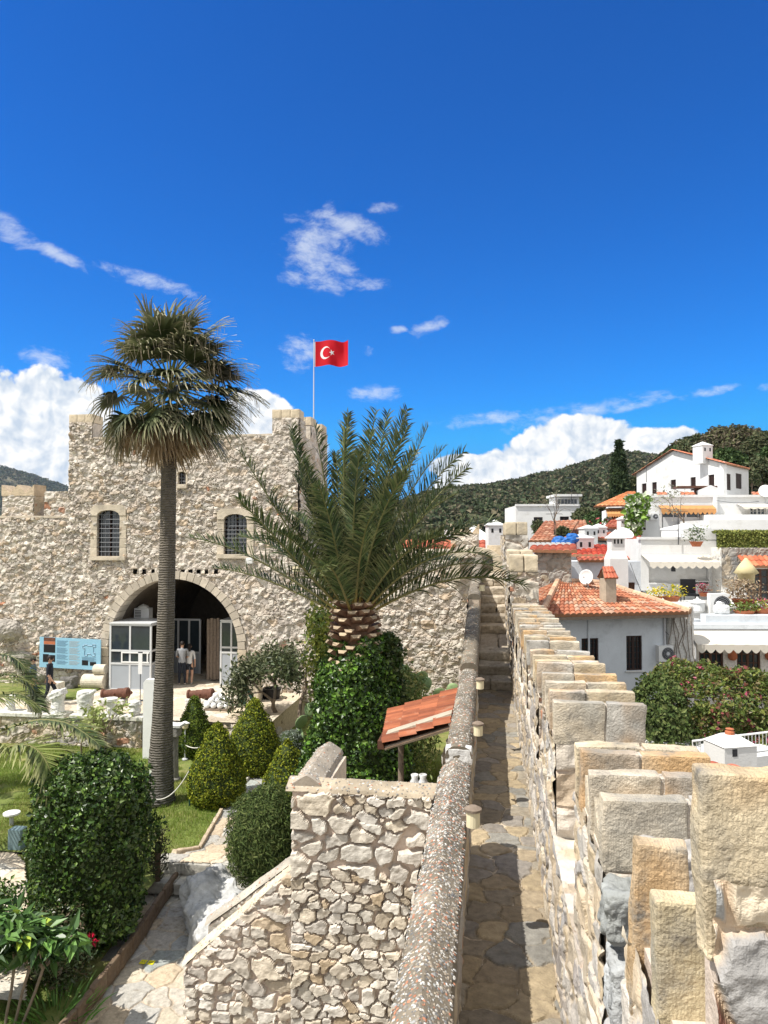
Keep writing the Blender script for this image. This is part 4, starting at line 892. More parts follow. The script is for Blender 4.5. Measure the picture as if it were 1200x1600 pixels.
hub = DP + np.array((0, 0, 5.35))
g = np.random.default_rng(17); nf = 45
# drawn to a wind-blown vase: some leading fronds, the rest spread evenly
lead = [(-2.95, .62, 3.6, .55), (-2.6, .80, 3.3, .25), (2.75, 1.12, 4.2, .2), (2.2, 1.36, 4.3, .15), (1.2, 1.44, 4.25, .2), (.6, 1.28, 4.2, .35), (.35, 1.1, 3.8, .8), (.15, .92, 3.4, 1.0), (-.2, .72, 3.2, 1.1), (-.5, .8, 3.4, 1.3), (-.1, .56, 3.5, 1.0), (-2.9, .95, 4.0, .2), (3.05, .45, 3.2, .5), (-3.0, 1.2, 4.0, .1)]
for i in range(nf):
    if i < len(lead): az, el, L_, dr = lead[i]
    else:
        q = (i-len(lead))/(nf-len(lead)); az = i*2.399963; el = R(41 + 46*q**.8) ; L_ = (2.75 + 1.3*q + g.normal()*.25); dr = 1.35 - .9*q
    mb = MB(); b = hub + np.array((math.cos(az)*.16, math.sin(az)*.16, -.25*(1-el/1.5)))
    frond(mb, b, az, el, L_, dr + .1*g.normal(), 100+i, nl=92, wind=.16, side=g.normal()*.5, llen=.50, vee=.65, colr=((.045,.075,.025),(.07,.105,.035),(.13,.155,.06),(.03,.05,.018)))
    mb.build('frond', M['leaf'], dp)
# ivy mound as its own plant
def frv(t):
    prof = np.array([(1.15, 0), (1.22, .6), (1.20, 1.4), (1.12, 2.1), (1.0, 2.7), (.88, 3.5), (.74, 4.1), (.58, 4.6), (.44, 4.85)]); s = np.linspace(0, 1, len(prof)); return np.interp(t, s, prof[:, 0]), np.interp(t, s, prof[:, 1])
shrub('ivy_mound', 'dense bright green ivy mound wrapped round the date palm trunk', 'ivy', DP+np.array((.02, 0, 0)), frv, 42000, .075, .85, G_IVY+[(.13,.27,.03)], M['leafgloss'], 41, lump=.22, lf=2.0, depth=.34, tilt=.8, k=.84)
def frv2(t):
    prof = np.array([(.3, 0), (.5, 1), (.5, 2.2), (.42, 3.2), (.3, 4.0), (.2, 4.6), (.02, 4.8)]); s = np.linspace(0, 1, len(prof)); return np.interp(t, s, prof[:, 0]), np.interp(t, s, prof[:, 1])
shrub('ivy_column', 'dark ivy climbing high up the shaded right side of the palm trunk', 'ivy', DP+np.array((.62, .3, 0)), frv2, 9000, .08, .9, G_DRK+G_IVY[:2], M['leafgloss'], 42, lump=.14, lf=1.8, depth=.2, tilt=.8, k=.84)
# ------------------------------------------------------------------ fan palm
FP0 = np.array((-8.42, 18.25, ZG))
fp = thing('fan_palm', 'tall windswept fan palm with shaggy brown skirt and bare grey trunk', 'palm tree', FP0)
top = np.array((-8.27, 18.3, 3.1)); mb = MB(); n = 90; t = np.linspace(0, 1, n); P = FP0 + (top-FP0)*t[:, None] + np.stack([.06*np.sin(t*3), t*0, t*0], 1)
zz = P[:, 2]-ZG; r = np.interp(zz, [0, .25, .9, 2.0, 3.5, 6, 8.9, 9.3, 10.2], [.50, .42, .36, .30, .265, .235, .215, .27, .2]); r = r*(1+.018*np.sin(zz*34)+.01*np.sin(zz*81))
tc_ = np.stack([np.interp(zz, [0, 1.5, 8.6, 9.0, 10], q) for q in ((.12,.14,.15,.15,.12), (.115,.125,.128,.09,.07), (.105,.105,.10,.055,.045))], 1)
mb.tube(P, r*.88, 28, col=tc_); mb.build('trunk', M['palmbark'], fp, smooth=True)
def fan(mb, base, az, el, pl, bl, seed, dead=False, droop=1.0, nseg=34):
    g = np.random.default_rng(seed); d = np.array((math.cos(az)*math.cos(el), math.sin(az)*math.cos(el), math.sin(el))); P = [np.asarray(base, float)]; k = 8
    for i in range(k): d = unit(d + np.array((.02, 0, -.05*droop))); P.append(P[-1]+d*pl/k)
    P = np.array(P); pc = (.20,.13,.07) if dead else (.22,.24,.08); mb.tube(P, np.linspace(.028, .016, k+1), 5, col=pc)
    c = P[-1]; s_ = unit(np.cross(d, (0, 0, 1.)) + g.normal(size=3)*.15); s_ = unit(s_ - d*d.dot(s_)); nrm = np.cross(s_, d); nrm *= 1 if nrm[2] > 0 else -1
    ph = np.linspace(-1.9, 1.9, nseg)+g.normal(size=nseg)*.03; L_ = bl*(.82+.18*np.cos(ph*.75))*(1+.07*g.normal(size=nseg))
    D1 = unit(np.cos(ph)[:, None]*d + np.sin(ph)[:, None]*s_ + (.22*np.abs(np.sin(ph)) + .06*(-1)**np.arange(nseg))[:, None]*nrm)
    gv = np.array((.30, .05, -1.0)); q = [c + D1*0.02]; dd = D1.copy(); m_ = 6; wd = []
    for i in range(m_):
        u = (i+1)/m_; dd = unit(dd + gv*(.05+.52*droop*max(0, u-.42)**1.2*(1.0 if not dead else 1.6))*(1+.25*g.normal(size=(nseg, 1)))); q.append(q[-1] + dd*(L_/m_)[:, None])
    Q = np.stack(q, 1); across = unit(np.cross(D1, nrm)); w = np.array([.012, .040, .052, .040, .024, .013, .003])*bl
    A = Q + across[:, None]*w[None, :, None]; B = Q - across[:, None]*w[None, :, None]; B = B + nrm*.012
    V = np.stack([A, B], 2).reshape(nseg, -1, 3); kk = (m_+1)*2; idx = np.arange(nseg)[:, None, None]*kk; j = (np.arange(m_)*2)[None, :, None]
    F = (idx + j + np.array([0, 1, 3, 2])[None, None]).reshape(-1, 4)
    if dead: c0 = np.array((.24,.155,.085)); c1 = np.array((.40,.30,.19))
    else: c0 = np.array([(.045,.065,.022),(.06,.085,.03),(.075,.10,.035)][g.integers(0, 3)]); c1 = np.array((.42,.36,.23))
    tt = np.repeat(np.linspace(0, 1, m_+1)**2.6 if not dead else np.linspace(0, 1, m_+1), 2); sc_ = (.75+.5*g.random(nseg))[:, None, None]
    mixv = (.35+.65*g.random(nseg))[:, None]*tt[None] if not dead else np.tile(tt, (nseg, 1))
    C = (c0*(1-mixv[..., None]) + c1*mixv[..., None])*sc_
    mb.add(V.reshape(-1, 3), F, C.reshape(-1, 3))
    # hanging threads
    nt_ = 16; ii = g.integers(0, nseg, nt_); a0 = Q[ii, 4]; a1 = a0 + np.array((.03, 0, -.22-.12*g.random())) + g.normal(size=(nt_, 3))*.06
    v = np.stack([a0, a0+.006, a1+.004, a1], 1); mb.add(v.reshape(-1, 3), (np.arange(nt_)[:, None]*4+np.arange(4)[None]), np.tile((.48,.40,.28), (nt_*4, 1)))
g = np.random.default_rng(5); hubF = np.array((-8.27, 18.3, 3.75))
L2 = [  # az, el, petiole, blade, droop : leading live fans read off the silhouette
 (1.4, 1.45, 1.35, 1.15, .7), (2.4, 1.25, 1.35, 1.1, .9), (.3, 1.15, 1.3, 1.1, .7), (-1.3, 1.3, 1.2, 1.1, .9), (2.9, .92, 1.5, .95, 1.2), (.1, .85, 1.35, 1.0, .7), (-.6, .9, 1.2, 1.0, .8),
 (3.1, .55, 1.5, .95, 1.3), (-2.2, .95, 1.1, 1.0, 1.0), (-.1, .5, 1.45, 1.0, .6), (.5, .45, 1.35, 1.0, .8), (-1.6, .75, 1.1, .95, 1.2), (-2.7, .5, 1.3, .9, 1.3), (2.6, .35, 1.45, .9, 1.4), (.0, .12, 1.3, 1.0, .8), (-.9, .3, 1.2, .95, 1.1),
 (1.8, .9, 1.2, 1.0, 1.0), (1.0, .65, 1.3, 1.0, 1.0), (-.35, -.1, 1.25, .95, .9), (3.1, .1, 1.35, .9, 1.5), (-2.0, .3, 1.1, .9, 1.4), (-1.2, .05, 1.1, .9, 1.3), (1.4, .2, 1.2, .9, 1.2), (.2, 1.42, 1.3, 1.0, .8), (-2.4, 1.3, 1.2, 1.0, 1.1), (.6, -.1, 1.2, .9, 1.0), (2.2, .05, 1.3, .9, 1.3), (-.2, -.25, 1.55, 1.05, 1.4), (3.1, -.25, 1.6, 1.0, 1.7), (-.7, -.35, 1.3, 1.0, 1.5), (-2.3, -.3, 1.35, 1.0, 1.6), (.1, -.5, 1.35, 1.0, 1.4), (-2.8, -.45, 1.3, 1.0, 1.6), (-1.4, -.3, 1.2, 1.0, 1.6), (.3, .25, 1.6, 1.05, 1.0), (-.25, .1, 1.65, 1.05, 1.1), (1.0, -.2, 1.3, 1, 1.5), (2.7, -.1, 1.6, 1.0, 1.6)]
for i, (az, el, pl, bl, dr) in enumerate(L2):
    mb = MB(); fan(mb, hubF + np.array((0, 0, .25*math.sin(el))), az+g.normal()*.12, el*.98+g.normal()*.05, pl*(1.02+.08*g.normal()), bl*1.02, 300+i, False, dr); mb.build('fan_leaf', M['leaf'], fp)
gx_ = np.random.default_rng(55)
for i in range(13):
    az = gx_.random()*6.28; el = -.25+1.55*gx_.random(); mb = MB(); fan(mb, hubF + gx_.normal(size=3)*.08, az, el, .85+.6*gx_.random(), .9+.2*gx_.random(), 360+i, False, .7+1.0*gx_.random()); mb.build('fan_leaf', M['leaf'], fp)
for i in range(20):
    az = i*2.4; q = (i*7 % 20)/20; el = .15 - 1.15*q; mb = MB(); fan(mb, hubF + np.array((0, 0, -.2-.35*q)), az, el, 1.35*(1-.55*q)*(.85+.3*g.random()), .80+.3*g.random(), 400+i, i % 3 != 0, 1.7, 26); mb.build('dead_leaf', M['leafmatte'], fp)
# ------------------------------------------------------------------ palm fronds reaching in from the left
ep = np.array((-11.9, 13.4, -6.9)); et = thing('feather_palm', 'pale arching palm fronds reaching in from the left edge above the hedge', 'palm tree', ep)
mb = MB(); mb.lathe([(.4, 0), (.32, .6), (.3, 1.6), (.2, 2.0)], ep, 16, col=(.2,.14,.09), amp=.03); mb.build('trunk', M['boot'], et)
for i, (az, el, L_, dr) in enumerate([(.5, 1.0, 3.4, 2.2), (1.6, .8, 4, 2), (2.6, .8, 4, 2), (3.6, .8, 4, 2), (-1.3, .8, 3.5, 2.3) ,(1.0, 1.0, 3.6, 2.0)]):
    mb = MB(); frond(mb, ep+np.array((0, 0, 1.9)), az, el, L_, dr, 500+i, nl=70, llen=.75, wind=0, colr=((.20,.24,.07),(.26,.29,.10),(.15,.19,.05)), tipcol=(.32,.31,.14), vee=-.25); mb.build('frond', M['leaf'], et)
for i, (pts_, ll_, cc_) in enumerate((
    ([(-120, 1290, 12.9), (-50, 1205, 12.9), (0, 1170, 12.9), (40, 1158, 12.8), (66, 1175, 12.6), (80, 1205, 12.4), (86, 1240, 12.3)], .95, ((.17,.21,.06),(.24,.27,.09),(.12,.16,.045))),
    ([(-120, 1230, 13.6), (-40, 1160, 13.6), (30, 1128, 13.5), (85, 1122, 13.4), (125, 1138, 13.2), (160, 1168, 13.0)], .62, ((.08,.11,.04),(.13,.16,.06),(.05,.075,.025))))):
    mb = MB(); frond(mb, ep, 0, .5, 4, 1, 600+i, nl=84, llen=ll_, wind=0, colr=cc_, tipcol=(.42,.40,.20), vee=.15, path=[atY(*q) for q in pts_], lw=.027, thick=.035); mb.build('frond', M['leaf'], et)
ep = np.array((-16.0, 17.8, -6.9)); et = thing('dark_palm', 'dark drooping palm fronds at the left edge below the information board', 'palm tree', ep)
mb = MB(); mb.lathe([(.3, 0), (.22, 1.2), (.2, 2.0), (.15, 2.2)], ep, 16, col=(.2,.14,.09), amp=.03); mb.build('trunk', M['boot'], et)
for i, (az, el, L_, dr) in enumerate([(.0, .95, 2.9, 2.0), (.2, .6, 2.7, 1.8), (-.3, .8, 2.6, 2.2), (.6, 1.1, 2.9, 1.6), (-.9, .9, 2.6, 2.0), (2, .9, 2.6, 2.0), (3, .8, 2.6, 2.0), (-2, .8, 2.6, 2.0), (.1, .3, 2.4, 1.6), (-.1, 1.2, 2.8, 1.4)]):
    mb = MB(); frond(mb, ep+np.array((0, 0, 2.1)), az, el, L_, dr, 530+i, nl=60, llen=.5, wind=0, colr=((.05,.08,.03),(.08,.12,.045),(.12,.15,.06)), tipcol=(.22,.23,.12), vee=-.1); mb.build('frond', M['leaf'], et)
for i, pts_ in enumerate(([(-90, 1130, 17.2), (-20, 1062, 17.2), (20, 1050, 17.1), (48, 1066, 17.0), (62, 1100, 16.9)], [(-90, 1110, 17.6), (-30, 1030, 17.6), (5, 1018, 17.6), (35, 1035, 17.5), (52, 1062, 17.4)], [(-90, 1160, 16.9), (-20, 1095, 16.9), (20, 1080, 16.8), (50, 1092, 16.7), (66, 1112, 16.6)])):
    mb = MB(); frond(mb, ep, 0, .5, 4, 1, 640+i, nl=70, llen=.62, wind=0, colr=((.04,.06,.022),(.07,.10,.035),(.11,.14,.05)), tipcol=(.20,.21,.11), vee=.15, path=[atY(*q) for q in pts_], lw=.022, thick=.03); mb.build('frond', M['leaf'], et)
# ------------------------------------------------------------------ branching small trees
def tree(name, label, base, h, spread, nl, lsize, asp, cols, m, seed, nb=7, trunk=.08, cat='tree', lean=(0, 0), clump=.45, group=None, tilt=1.0, thing_=None, zfrac=.35, bcol=M['bark']):
    g = np.random.default_rng(seed); base = np.asarray(base, float); t = thing(name, label, cat, base, group); mb = MB(); ends = []
    def grow(p, d, L_, r, lev):
        q = [p]; 
        for i in range(5): d = unit(d + g.normal(size=3)*.16 + np.array((0, 0, .04))); q.append(q[-1]+d*L_/5)
        mb.tube(q, np.linspace(r, r*.6, 6), 7 if lev < 2 else 5)
        if lev >= 3: ends.append(q[-1]); ends.append(q[3]); return
        for k in range(2 + (g.random() < .5) + (lev == 0)): a = g.random()*6.28; e = .55+.35*g.random(); s_ = unit(np.cross(d, (math.cos(a), math.sin(a), .3))); grow(q[-1 - (k > 1)], unit(d*math.cos(e)+s_*math.sin(e)*spread), L_*.72, r*.58, lev+1)
    grow(base, unit(np.array((lean[0], lean[1], 1.))), h*zfrac, trunk, 0)
    mb.build('trunk', bcol, t); ends = np.array(ends); P = ends[g.integers(0, len(ends), nl)] + g.normal(size=(nl, 3))*clump*.5
    mb = MB(); leaves(mb, P, np.tile((0, 0, .6), (nl, 1)), lsize, asp, cols, seed, tilt); mb.build('crown', m, t); return t
tree('small_tree', 'small grey-green leafy tree with pale branches in front of the gateway', (-7.0, 24.5, ZC-.4), 3.2, 1.25, 4200, .15, .42, [(.10,.12,.06),(.14,.16,.08),(.20,.21,.12),(.07,.09,.04)], M['leaf'], 61, trunk=.09, clump=.42, lean=(-.25, 0), bcol=M['greywood'])
tree('small_tree', 'small dense tree in front of the castle wall beside the yellow shrub', (-6.2, 24.0, ZC-.4), 3.9, 1.1, 4200, .15, .42, [(.08,.11,.05),(.12,.15,.06),(.16,.18,.09),(.06,.08,.035)], M['leaf'], 67, trunk=.08, clump=.5, lean=(.1, 0), bcol=M['greywood'])
tree('young_tree', 'thin sapling with crooked pale branches before the low retaining wall', (-11.9, 21.9, ZG), 1.9, 1.0, 260, .14, .6, [(.30,.36,.12),(.38,.42,.16)], M['leaf'], 71, trunk=.035, clump=.25)
tree('young_tree', 'thin crooked sapling left of the first before the retaining wall', (-12.7, 21.9, ZG), 1.5, 1.0, 200, .14, .6, [(.30,.36,.12),(.38,.42,.16)], M['leaf'], 74, trunk=.03, clump=.25)
# prickly pears
def pear(label, base, seed, n=14, s=.3):
    g = np.random.default_rng(seed); t = thing('prickly_pear', label, 'cactus', base); pads = []
    def pad(p, d, s_, lev):
        mb = MB(); side = unit(np.cross(d, (g.normal()*.5, 1, g.normal()*.3))); nr = np.cross(side, d)
        pr = np.array([(.18, 0), (.6, .2), (.95, .5), (1.0, .8), (.8, 1.1), (.4, 1.3), (.05, 1.36)]); q = MB(); q.lathe(pr, (0, 0, 0), 14)
        v = q.V[0]; v = p + v[:, 0:1]*side*s_*.5 + v[:, 1:2]*nr*s_*.11 + v[:, 2:3]*d*s_*.8; mb.V = [v]; mb.F = q.F; mb.C = q.C; mb.MI = q.MI; mb.n = len(v); mb.build('pad', M['cactus'], t, smooth=True)
        if lev < 4:
            for k in range(1 + (g.random() < .7)): pad(p + d*s_*1.0 + side*s_*(.3*(k*2-1)*(k > 0 or lev > 0)), unit(d + side*(.5*(k*2-1)) + np.array((0, 0, .35)) + g.normal(size=3)*.1), s_*.93, lev+1)
    pad(np.asarray(base, float), unit(np.array((.05, 0, 1.))), s, 0)
pear('prickly pear cactus with pale pads between the small tree and the ivy', (-5.9, 22.8, -6.6), 3, s=.5)
pear('prickly pear cactus with flat pads against the wall right of the ivy', (-2.3, 22.2, -6.2), 8, s=.52)
# strap-leaved clumps
def blades(mb, c, n, h, w, cols, seed, spread=.5, rad=.1, arch=.6):
    g = np.random.default_rng(seed); cols = np.array(cols)
    for i in range(n):
        a = g.random()*6.28; p = np.asarray(c) + np.array((math.cos(a), math.sin(a), 0))*rad*g.random()**.5; d = unit(np.array((math.cos(a)*spread, math.sin(a)*spread, 1.)) + g.normal(size=3)*.12); L_ = h*(.6+.5*g.random()); s_ = unit(np.cross(d, (g.normal(), g.normal(), .2)))
        q = [p]; 
        for k in range(4): d = unit(d + np.array((math.cos(a), math.sin(a), -.6))*arch*.28); q.append(q[-1]+d*L_/4)
        ws = np.array([.7, 1, .85, .5, .03])*w/2; v = np.concatenate([np.array(q)-s_*ws[:, None], np.array(q)+s_*ws[:, None]]); mb.add(v, np.array([(k, k+1, k+6, k+5) for k in range(4)]), cols[g.integers(0, len(cols))]*(.75+.5*g.random()))
k = 0
for (px, py) in ((352, 1128), (368, 1135), (386, 1138), (402, 1140), (418, 1136), (395, 1122), (376, 1120), (430, 1125)):
    p = atZ(px, py, ZG); p[1] = min(p[1], 22.4); k += 1; mb = MB(); blades(mb, p, 46, .85, .06, [(.14,.22,.12),(.20,.28,.17),(.10,.17,.08)], 70+k, .45, .28)
    tag(mb.build('iris_clump', M['leaf']), ('strap-leaved clump nearest the stone ball tray', 'strap-leaved clump just behind the yellow-green cones', 'strap-leaved clump directly below the stone pedestal', 'strap-leaved clump in front of the left black pot', 'strap-leaved clump between the two black pots, in the front row', 'strap-leaved clump in the back row under the pedestal', 'strap-leaved clump in the back row below the green easel', 'rightmost strap-leaved clump beside the rocks')[k-1], 'plant', 'strap-leaved clumps behind the topiaries')
mb = MB(); blades(mb, (-6.5, 10.6, -7.3), 130, .42, .03, [(.10,.22,.04),(.16,.30,.06)], 90, .4, .55); tag(mb.build('grass_clump', M['leaf']), 'bright grassy clump at the bottom edge beside the path', 'plant')
# big-leaved shrub in the near left corner
t = thing('broadleaf_shrub', 'broad glossy-leaved plant with twin pale stems in the near left corner', 'plant', (-7.05, 10.1, -7.3)); mb = MB(); g = np.random.default_rng(9); hd = []
for k in range(5):
    b = np.array((-7.25+.09*k, 10.1+.05*k, -7.35)); d = unit(np.array((-.12+.12*k, .05, 1.))); q = [b + d*1.25*i/4 + g.normal(size=3)*.01 for i in range(5)]; mb.tube(q, .022, 7); hd.append(q[-1])
    for j in range(5):
        a = g.random()*6.28; e = q[-1]+np.array((math.cos(a)*.42, math.sin(a)*.3, .12+.35*g.random())); mb.tube([q[3], (q[3]+e)/2+np.array((0, 0, .03)), e], .012, 5); hd.append(e)
mb.build('stem', M['greywood'], t); mb = MB()
for i, e in enumerate(hd):
    n = 17; P = np.tile(e, (n, 1)) + g.normal(size=(n, 3))*.05; leaves(mb, P, np.tile((0, 0, 1.), (n, 1)), .34, .34, [(.05,.11,.025),(.08,.16,.035),(.12,.23,.05),(.035,.08,.02)] + ([(.35,.45,.06)] if i % 5 == 0 else []), 800+i, tilt=.5, fold=.2, droop=.35, sv=.2)
mb.build('foliage', M['leafgloss'], t)
def fl(mb):
    g = np.random.default_rng(3); p = atZ(142, 1468, -6.7); P = p + g.normal(size=(26, 3))*.035; leaves(mb, P, np.tile((0, -.5, .5), (26, 1)), .09, .8, [(.55,.01,.05)], 5, .8)
shrub('flower_bush', 'low dark twiggy bush with one red flower at the foot of the tall hedge', 'bush', (-6.95, 11.35, -7.3), ball(.62, 1.1), 4200, .06, .5, [(.06,.09,.03),(.10,.12,.05),(.13,.10,.06),(.05,.08,.03)], M['leafgloss'], 51, lump=.2, lf=2.5, depth=.4, k=.6, extra=fl)
shrub('low_bush', 'low ragged bush left of the tall hedge at the photo edge', 'bush', (-8.2, 11.2, -7.2), ball(.7, 1.5), 5000, .075, .6, G_IVY+[(.16,.24,.06)], M['leafgloss'], 52, lump=.2, lf=2.5, depth=.4, k=.6)
shrub('dark_shrub', 'thin dark shrub behind the tall hedge beside the grass', 'shrub', (-6.75, 14.6, ZG), ball(.28, .9), 900, .06, .5, [(.05,.06,.03),(.09,.09,.05)], M['leafmatte'], 53, lump=.15, lf=3, depth=.2, k=.3)
shrub('ground_cover', 'olive creeping cushion plant in the bed before the grey shrub', 'plant', (-6.2, 21.7, ZG-.1), ball(.45, .32), 1600, .05, .5, [(.20,.22,.04),(.26,.26,.06)], M['leafmatte'], 54, lump=.05, lf=3, depth=.05)
# grass blades: ground cover nobody could count
g = np.random.default_rng(77); N_g = 120000
X = -15 + 14.3*g.random(N_g); Yg = 15.3 + 7.4*g.random(N_g)**1.0; P = np.stack([X, Yg, np.full(N_g, ZG)], 1)
dens = fbm(P, .8, 5, 3); pin = np.zeros(N_g, bool); pc = [tuple(q) for q in pathcut]
for i in range(len(pc)):
    xa, ya = pc[i]; xb, yb = pc[(i+1) % len(pc)]; pin ^= ((ya > Yg) != (yb > Yg)) & (X < (xb-xa)*(Yg-ya)/(yb-ya+1e-12)+xa)
P = P[(dens > -.35) & ~pin]; P[:, 2] += .03*fbm(P, .9, 3, 3); n = len(P); a = g.random(n)*6.28; h = .05+.05*g.random(n)*(1+vn(P, 1.5, 4)); w = .006
s_ = np.stack([np.cos(a), np.sin(a), a*0], 1)*w; ln = g.normal(size=(n, 3))*.03; ln[:, 2] = 0; v = np.stack([P-s_, P+s_, P+ln+np.stack([h*0, h*0, h], 1)], 1)
c = np.array([(.17,.26,.04),(.22,.31,.05),(.29,.33,.08),(.36,.34,.12)])[np.clip((1.5+2.2*fbm(P, .7, 8, 3)+g.normal(size=n)*.7).astype(int), 0, 3)]
mb = MB(); mb.add(v.reshape(-1, 3), np.arange(n)[:, None]*3+np.arange(3)[None], np.repeat(c*(.7+.5*g.random((n, 1))), 3, 0)); tag(mb.build('grass', M['grass']), 'short patchy green grass on the garden lawn', 'grass', kind='stuff')
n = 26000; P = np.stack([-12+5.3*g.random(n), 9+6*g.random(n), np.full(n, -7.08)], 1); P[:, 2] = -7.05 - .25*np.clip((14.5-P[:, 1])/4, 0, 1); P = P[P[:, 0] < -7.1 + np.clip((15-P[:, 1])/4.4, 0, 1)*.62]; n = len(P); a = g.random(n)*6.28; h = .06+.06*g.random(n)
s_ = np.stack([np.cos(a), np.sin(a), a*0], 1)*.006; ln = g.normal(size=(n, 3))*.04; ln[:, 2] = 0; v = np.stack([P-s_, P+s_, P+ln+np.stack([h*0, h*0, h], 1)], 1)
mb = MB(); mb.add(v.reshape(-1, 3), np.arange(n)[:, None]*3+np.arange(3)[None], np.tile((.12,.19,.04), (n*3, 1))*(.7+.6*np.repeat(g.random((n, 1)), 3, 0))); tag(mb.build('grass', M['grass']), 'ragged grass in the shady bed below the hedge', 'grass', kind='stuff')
# ------------------------------------------------------------------ garden and courtyard things
b = MB(); b.rblock((-4.95, 13.35, -7.12), (.52, 1.1, .42), (unit(np.array((.8, .6, .1))), unit(np.array((-.6, .8, .1))), Z_), rnd=.6, amp=.22, freq=2.6, seed=6, n=64, col=(.46,.46,.45), cv=.5)
tag(b.build('boulder', M['marble']), 'large white-grey boulder beside the lower path under the stair wall', 'boulder')
mb = MB()
for (px, py) in ((224, 1503), (236, 1504)):
    p = atZ(px, py, ZP+.012); mb.box(p[0]-.055, p[1]-.06, p[2], p[0]+.055, p[1]+.06, p[2]+.003)
o = mb.build('floor_marking', M['markyellow']); tag(o, 'small pair of yellow stickers with footprints on the lower path', 'floor marking')
q = MB()
for (px, py) in ((224, 1503), (236, 1504)):
    p = atZ(px, py, ZP+.016)
    for sx in (-.02, .02): q.lathe([(.001, 0), (.012, 0), (.012, .002)], (p[0]+sx, p[1], p[2]), 10)
fq = q.build('footprint', M['greywood'], o)
# tiled canopy
cp = thing('tiled_canopy', 'small lean-to canopy of orange roof tiles on a wooden post beside the parapet', 'canopy', (-1.2, 12, ZG))
def tileroof(mb, p00, p10, p01, p11, tw=.2, tl=.38, amp=.055, seed=0, base=((.40,.15,.08),(.47,.24,.14),(.33,.12,.065),(.43,.27,.19)), thick=.06, res=8, red=0):
    """p00,p10 eave left/right; p01,p11 ridge left/right"""
    p00, p10, p01, p11 = (np.asarray(q, float) for q in (p00, p10, p01, p11)); W = max(np.linalg.norm(p10-p00), np.linalg.norm(p11-p01)); L_ = max(np.linalg.norm(p01-p00), np.linalg.norm(p11-p10))
    nt, nr = max(2, int(W/tw)), max(2, int(L_/tl)); nu = nt*res; nrm = np.cross(p10-p00, p01-p00); nrm = unit(nrm); nrm = nrm if nrm[2] > 0 else -nrm
    us = np.linspace(0, 1, nu+1); vs = []
    for r_ in range(nr): vs += [(r_/nr, 1.0), ((r_+1)/nr-1e-4, 0.0)]
    V = np.array([q[0] for q in vs]); S = np.array([q[1] for q in vs]); row = np.repeat(np.arange(nr), 2)
    U, VV = np.meshgrid(us, V, indexing='ij'); Sg = np.tile(S, (nu+1, 1)); RR = np.tile(row, (nu+1, 1)); T = U*nt; it = np.floor(T + 1e-6).astype(int)
    P = (1-U)[..., None]*((1-VV)[..., None]*p00 + VV[..., None]*p01) + U[..., None]*((1-VV)[..., None]*p10 + VV[..., None]*p11)
    h = amp*np.abs(np.sin(math.pi*T))**.75 + .028*Sg + .010*(h3(it, RR, 0, seed)-.5)
    P = P + h[..., None]*nrm
    b_ = np.array(base); hid = h3(it, RR, 5, seed+3); C = b_[(hid*997 % len(b_)).astype(int)]*(.8+.4*h3(it, RR, 7, seed))[..., None]
    if red: C = C*np.array((1.1, .55, .5))
    m_ = len(V); I = np.arange(nu)[:, None]*m_ + np.arange(m_-1)[None]; F = np.stack([I, I+m_, I+m_+1, I+1], -1).reshape(-1, 4); mb.add(P.reshape(-1, 3), F, C.reshape(-1, 3))
    lo = -nrm*thick; mb.add([p00+lo, p10+lo, p11+lo, p01+lo], np.array([(0, 3, 2, 1)]), (.3,.2,.14)); 
    E0 = P[:, 0]; E1 = p00[None]*(1-us[:, None]) + p10[None]*us[:, None] + lo; k = nu+1; mb.add(np.concatenate([E0, E1]), np.array([(i, i+1, k+i+1, k+i) for i in range(nu)]), (.35,.17,.09))
mb = MB(); tileroof(mb, (-1.75, 13.0, -3.12), (-1.42, 9.95, -2.83), (-.50, 12.85, -2.66), (-.50, 9.95, -2.50), tw=.2, tl=.32, amp=.05, seed=3, base=((.26,.08,.038),(.31,.10,.046),(.21,.065,.032)))
roof = mb.build('roof', M['tile'], cp)
mb = MB(); mb.prism([(-1.42,10.25,-2.80),(-.51,10.2,-2.47),(-.51,10.2,-2.44),(-1.42,10.25,-2.77)], (0,.22,0)); mb.prism([(-1.4,10.0,-2.92),(-.51,10.0,-2.62),(-.51,10.0,-2.57),(-1.4,10.0,-2.87)], (0,.08,0)); mb.build('flashing', M['concrete'], roof)
mb = MB(); mb.tube([(-1.37, 11.6, ZG), (-1.37, 11.6, -3.02)], .045, 10); mb.build('post', M['greywood'], cp)
mb = MB(); mb.prism([(-1.65,11.0,-3.2),(-1.55,11.0,-3.2),(-1.55,11.0,-3.08),(-1.65,11.0,-3.08)], (0,1.9,0)); mb.build('beam', M['wood'], cp)
# clay amphora mouths
for i, (px, lab) in enumerate(((648, 'pale clay jar mouth behind the landing wall, left of two'), (661, 'pale clay jar mouth behind the landing wall, right of two'))):
    p = atY(px, 1213, 14.0); mb = MB(); mb.lathe([(.001, -2.8), (.10, -2.6), (.11, -.3), (.09, -.10), (.055, -.04), (.075, .03), (.065, .04), (.045, .0), (.04, -.2)], p, 20); tag(mb.build('clay_jar', M['marble'], smooth=True), lab, 'jar')
# bed under the canopy
shrub('dry_bush', 'dry reddish twiggy bush between the canopy post and the parapet', 'bush', (-.85, 12.6, ZG), lambda t: (np.interp(t, [0, .4, 1], [.2, .32, .1]), 2.2*t), 2200, .07, .35, [(.22,.15,.08),(.30,.22,.12),(.18,.20,.07)], M['leafmatte'], 66, lump=.25, lf=2.5, depth=.35, k=.2)
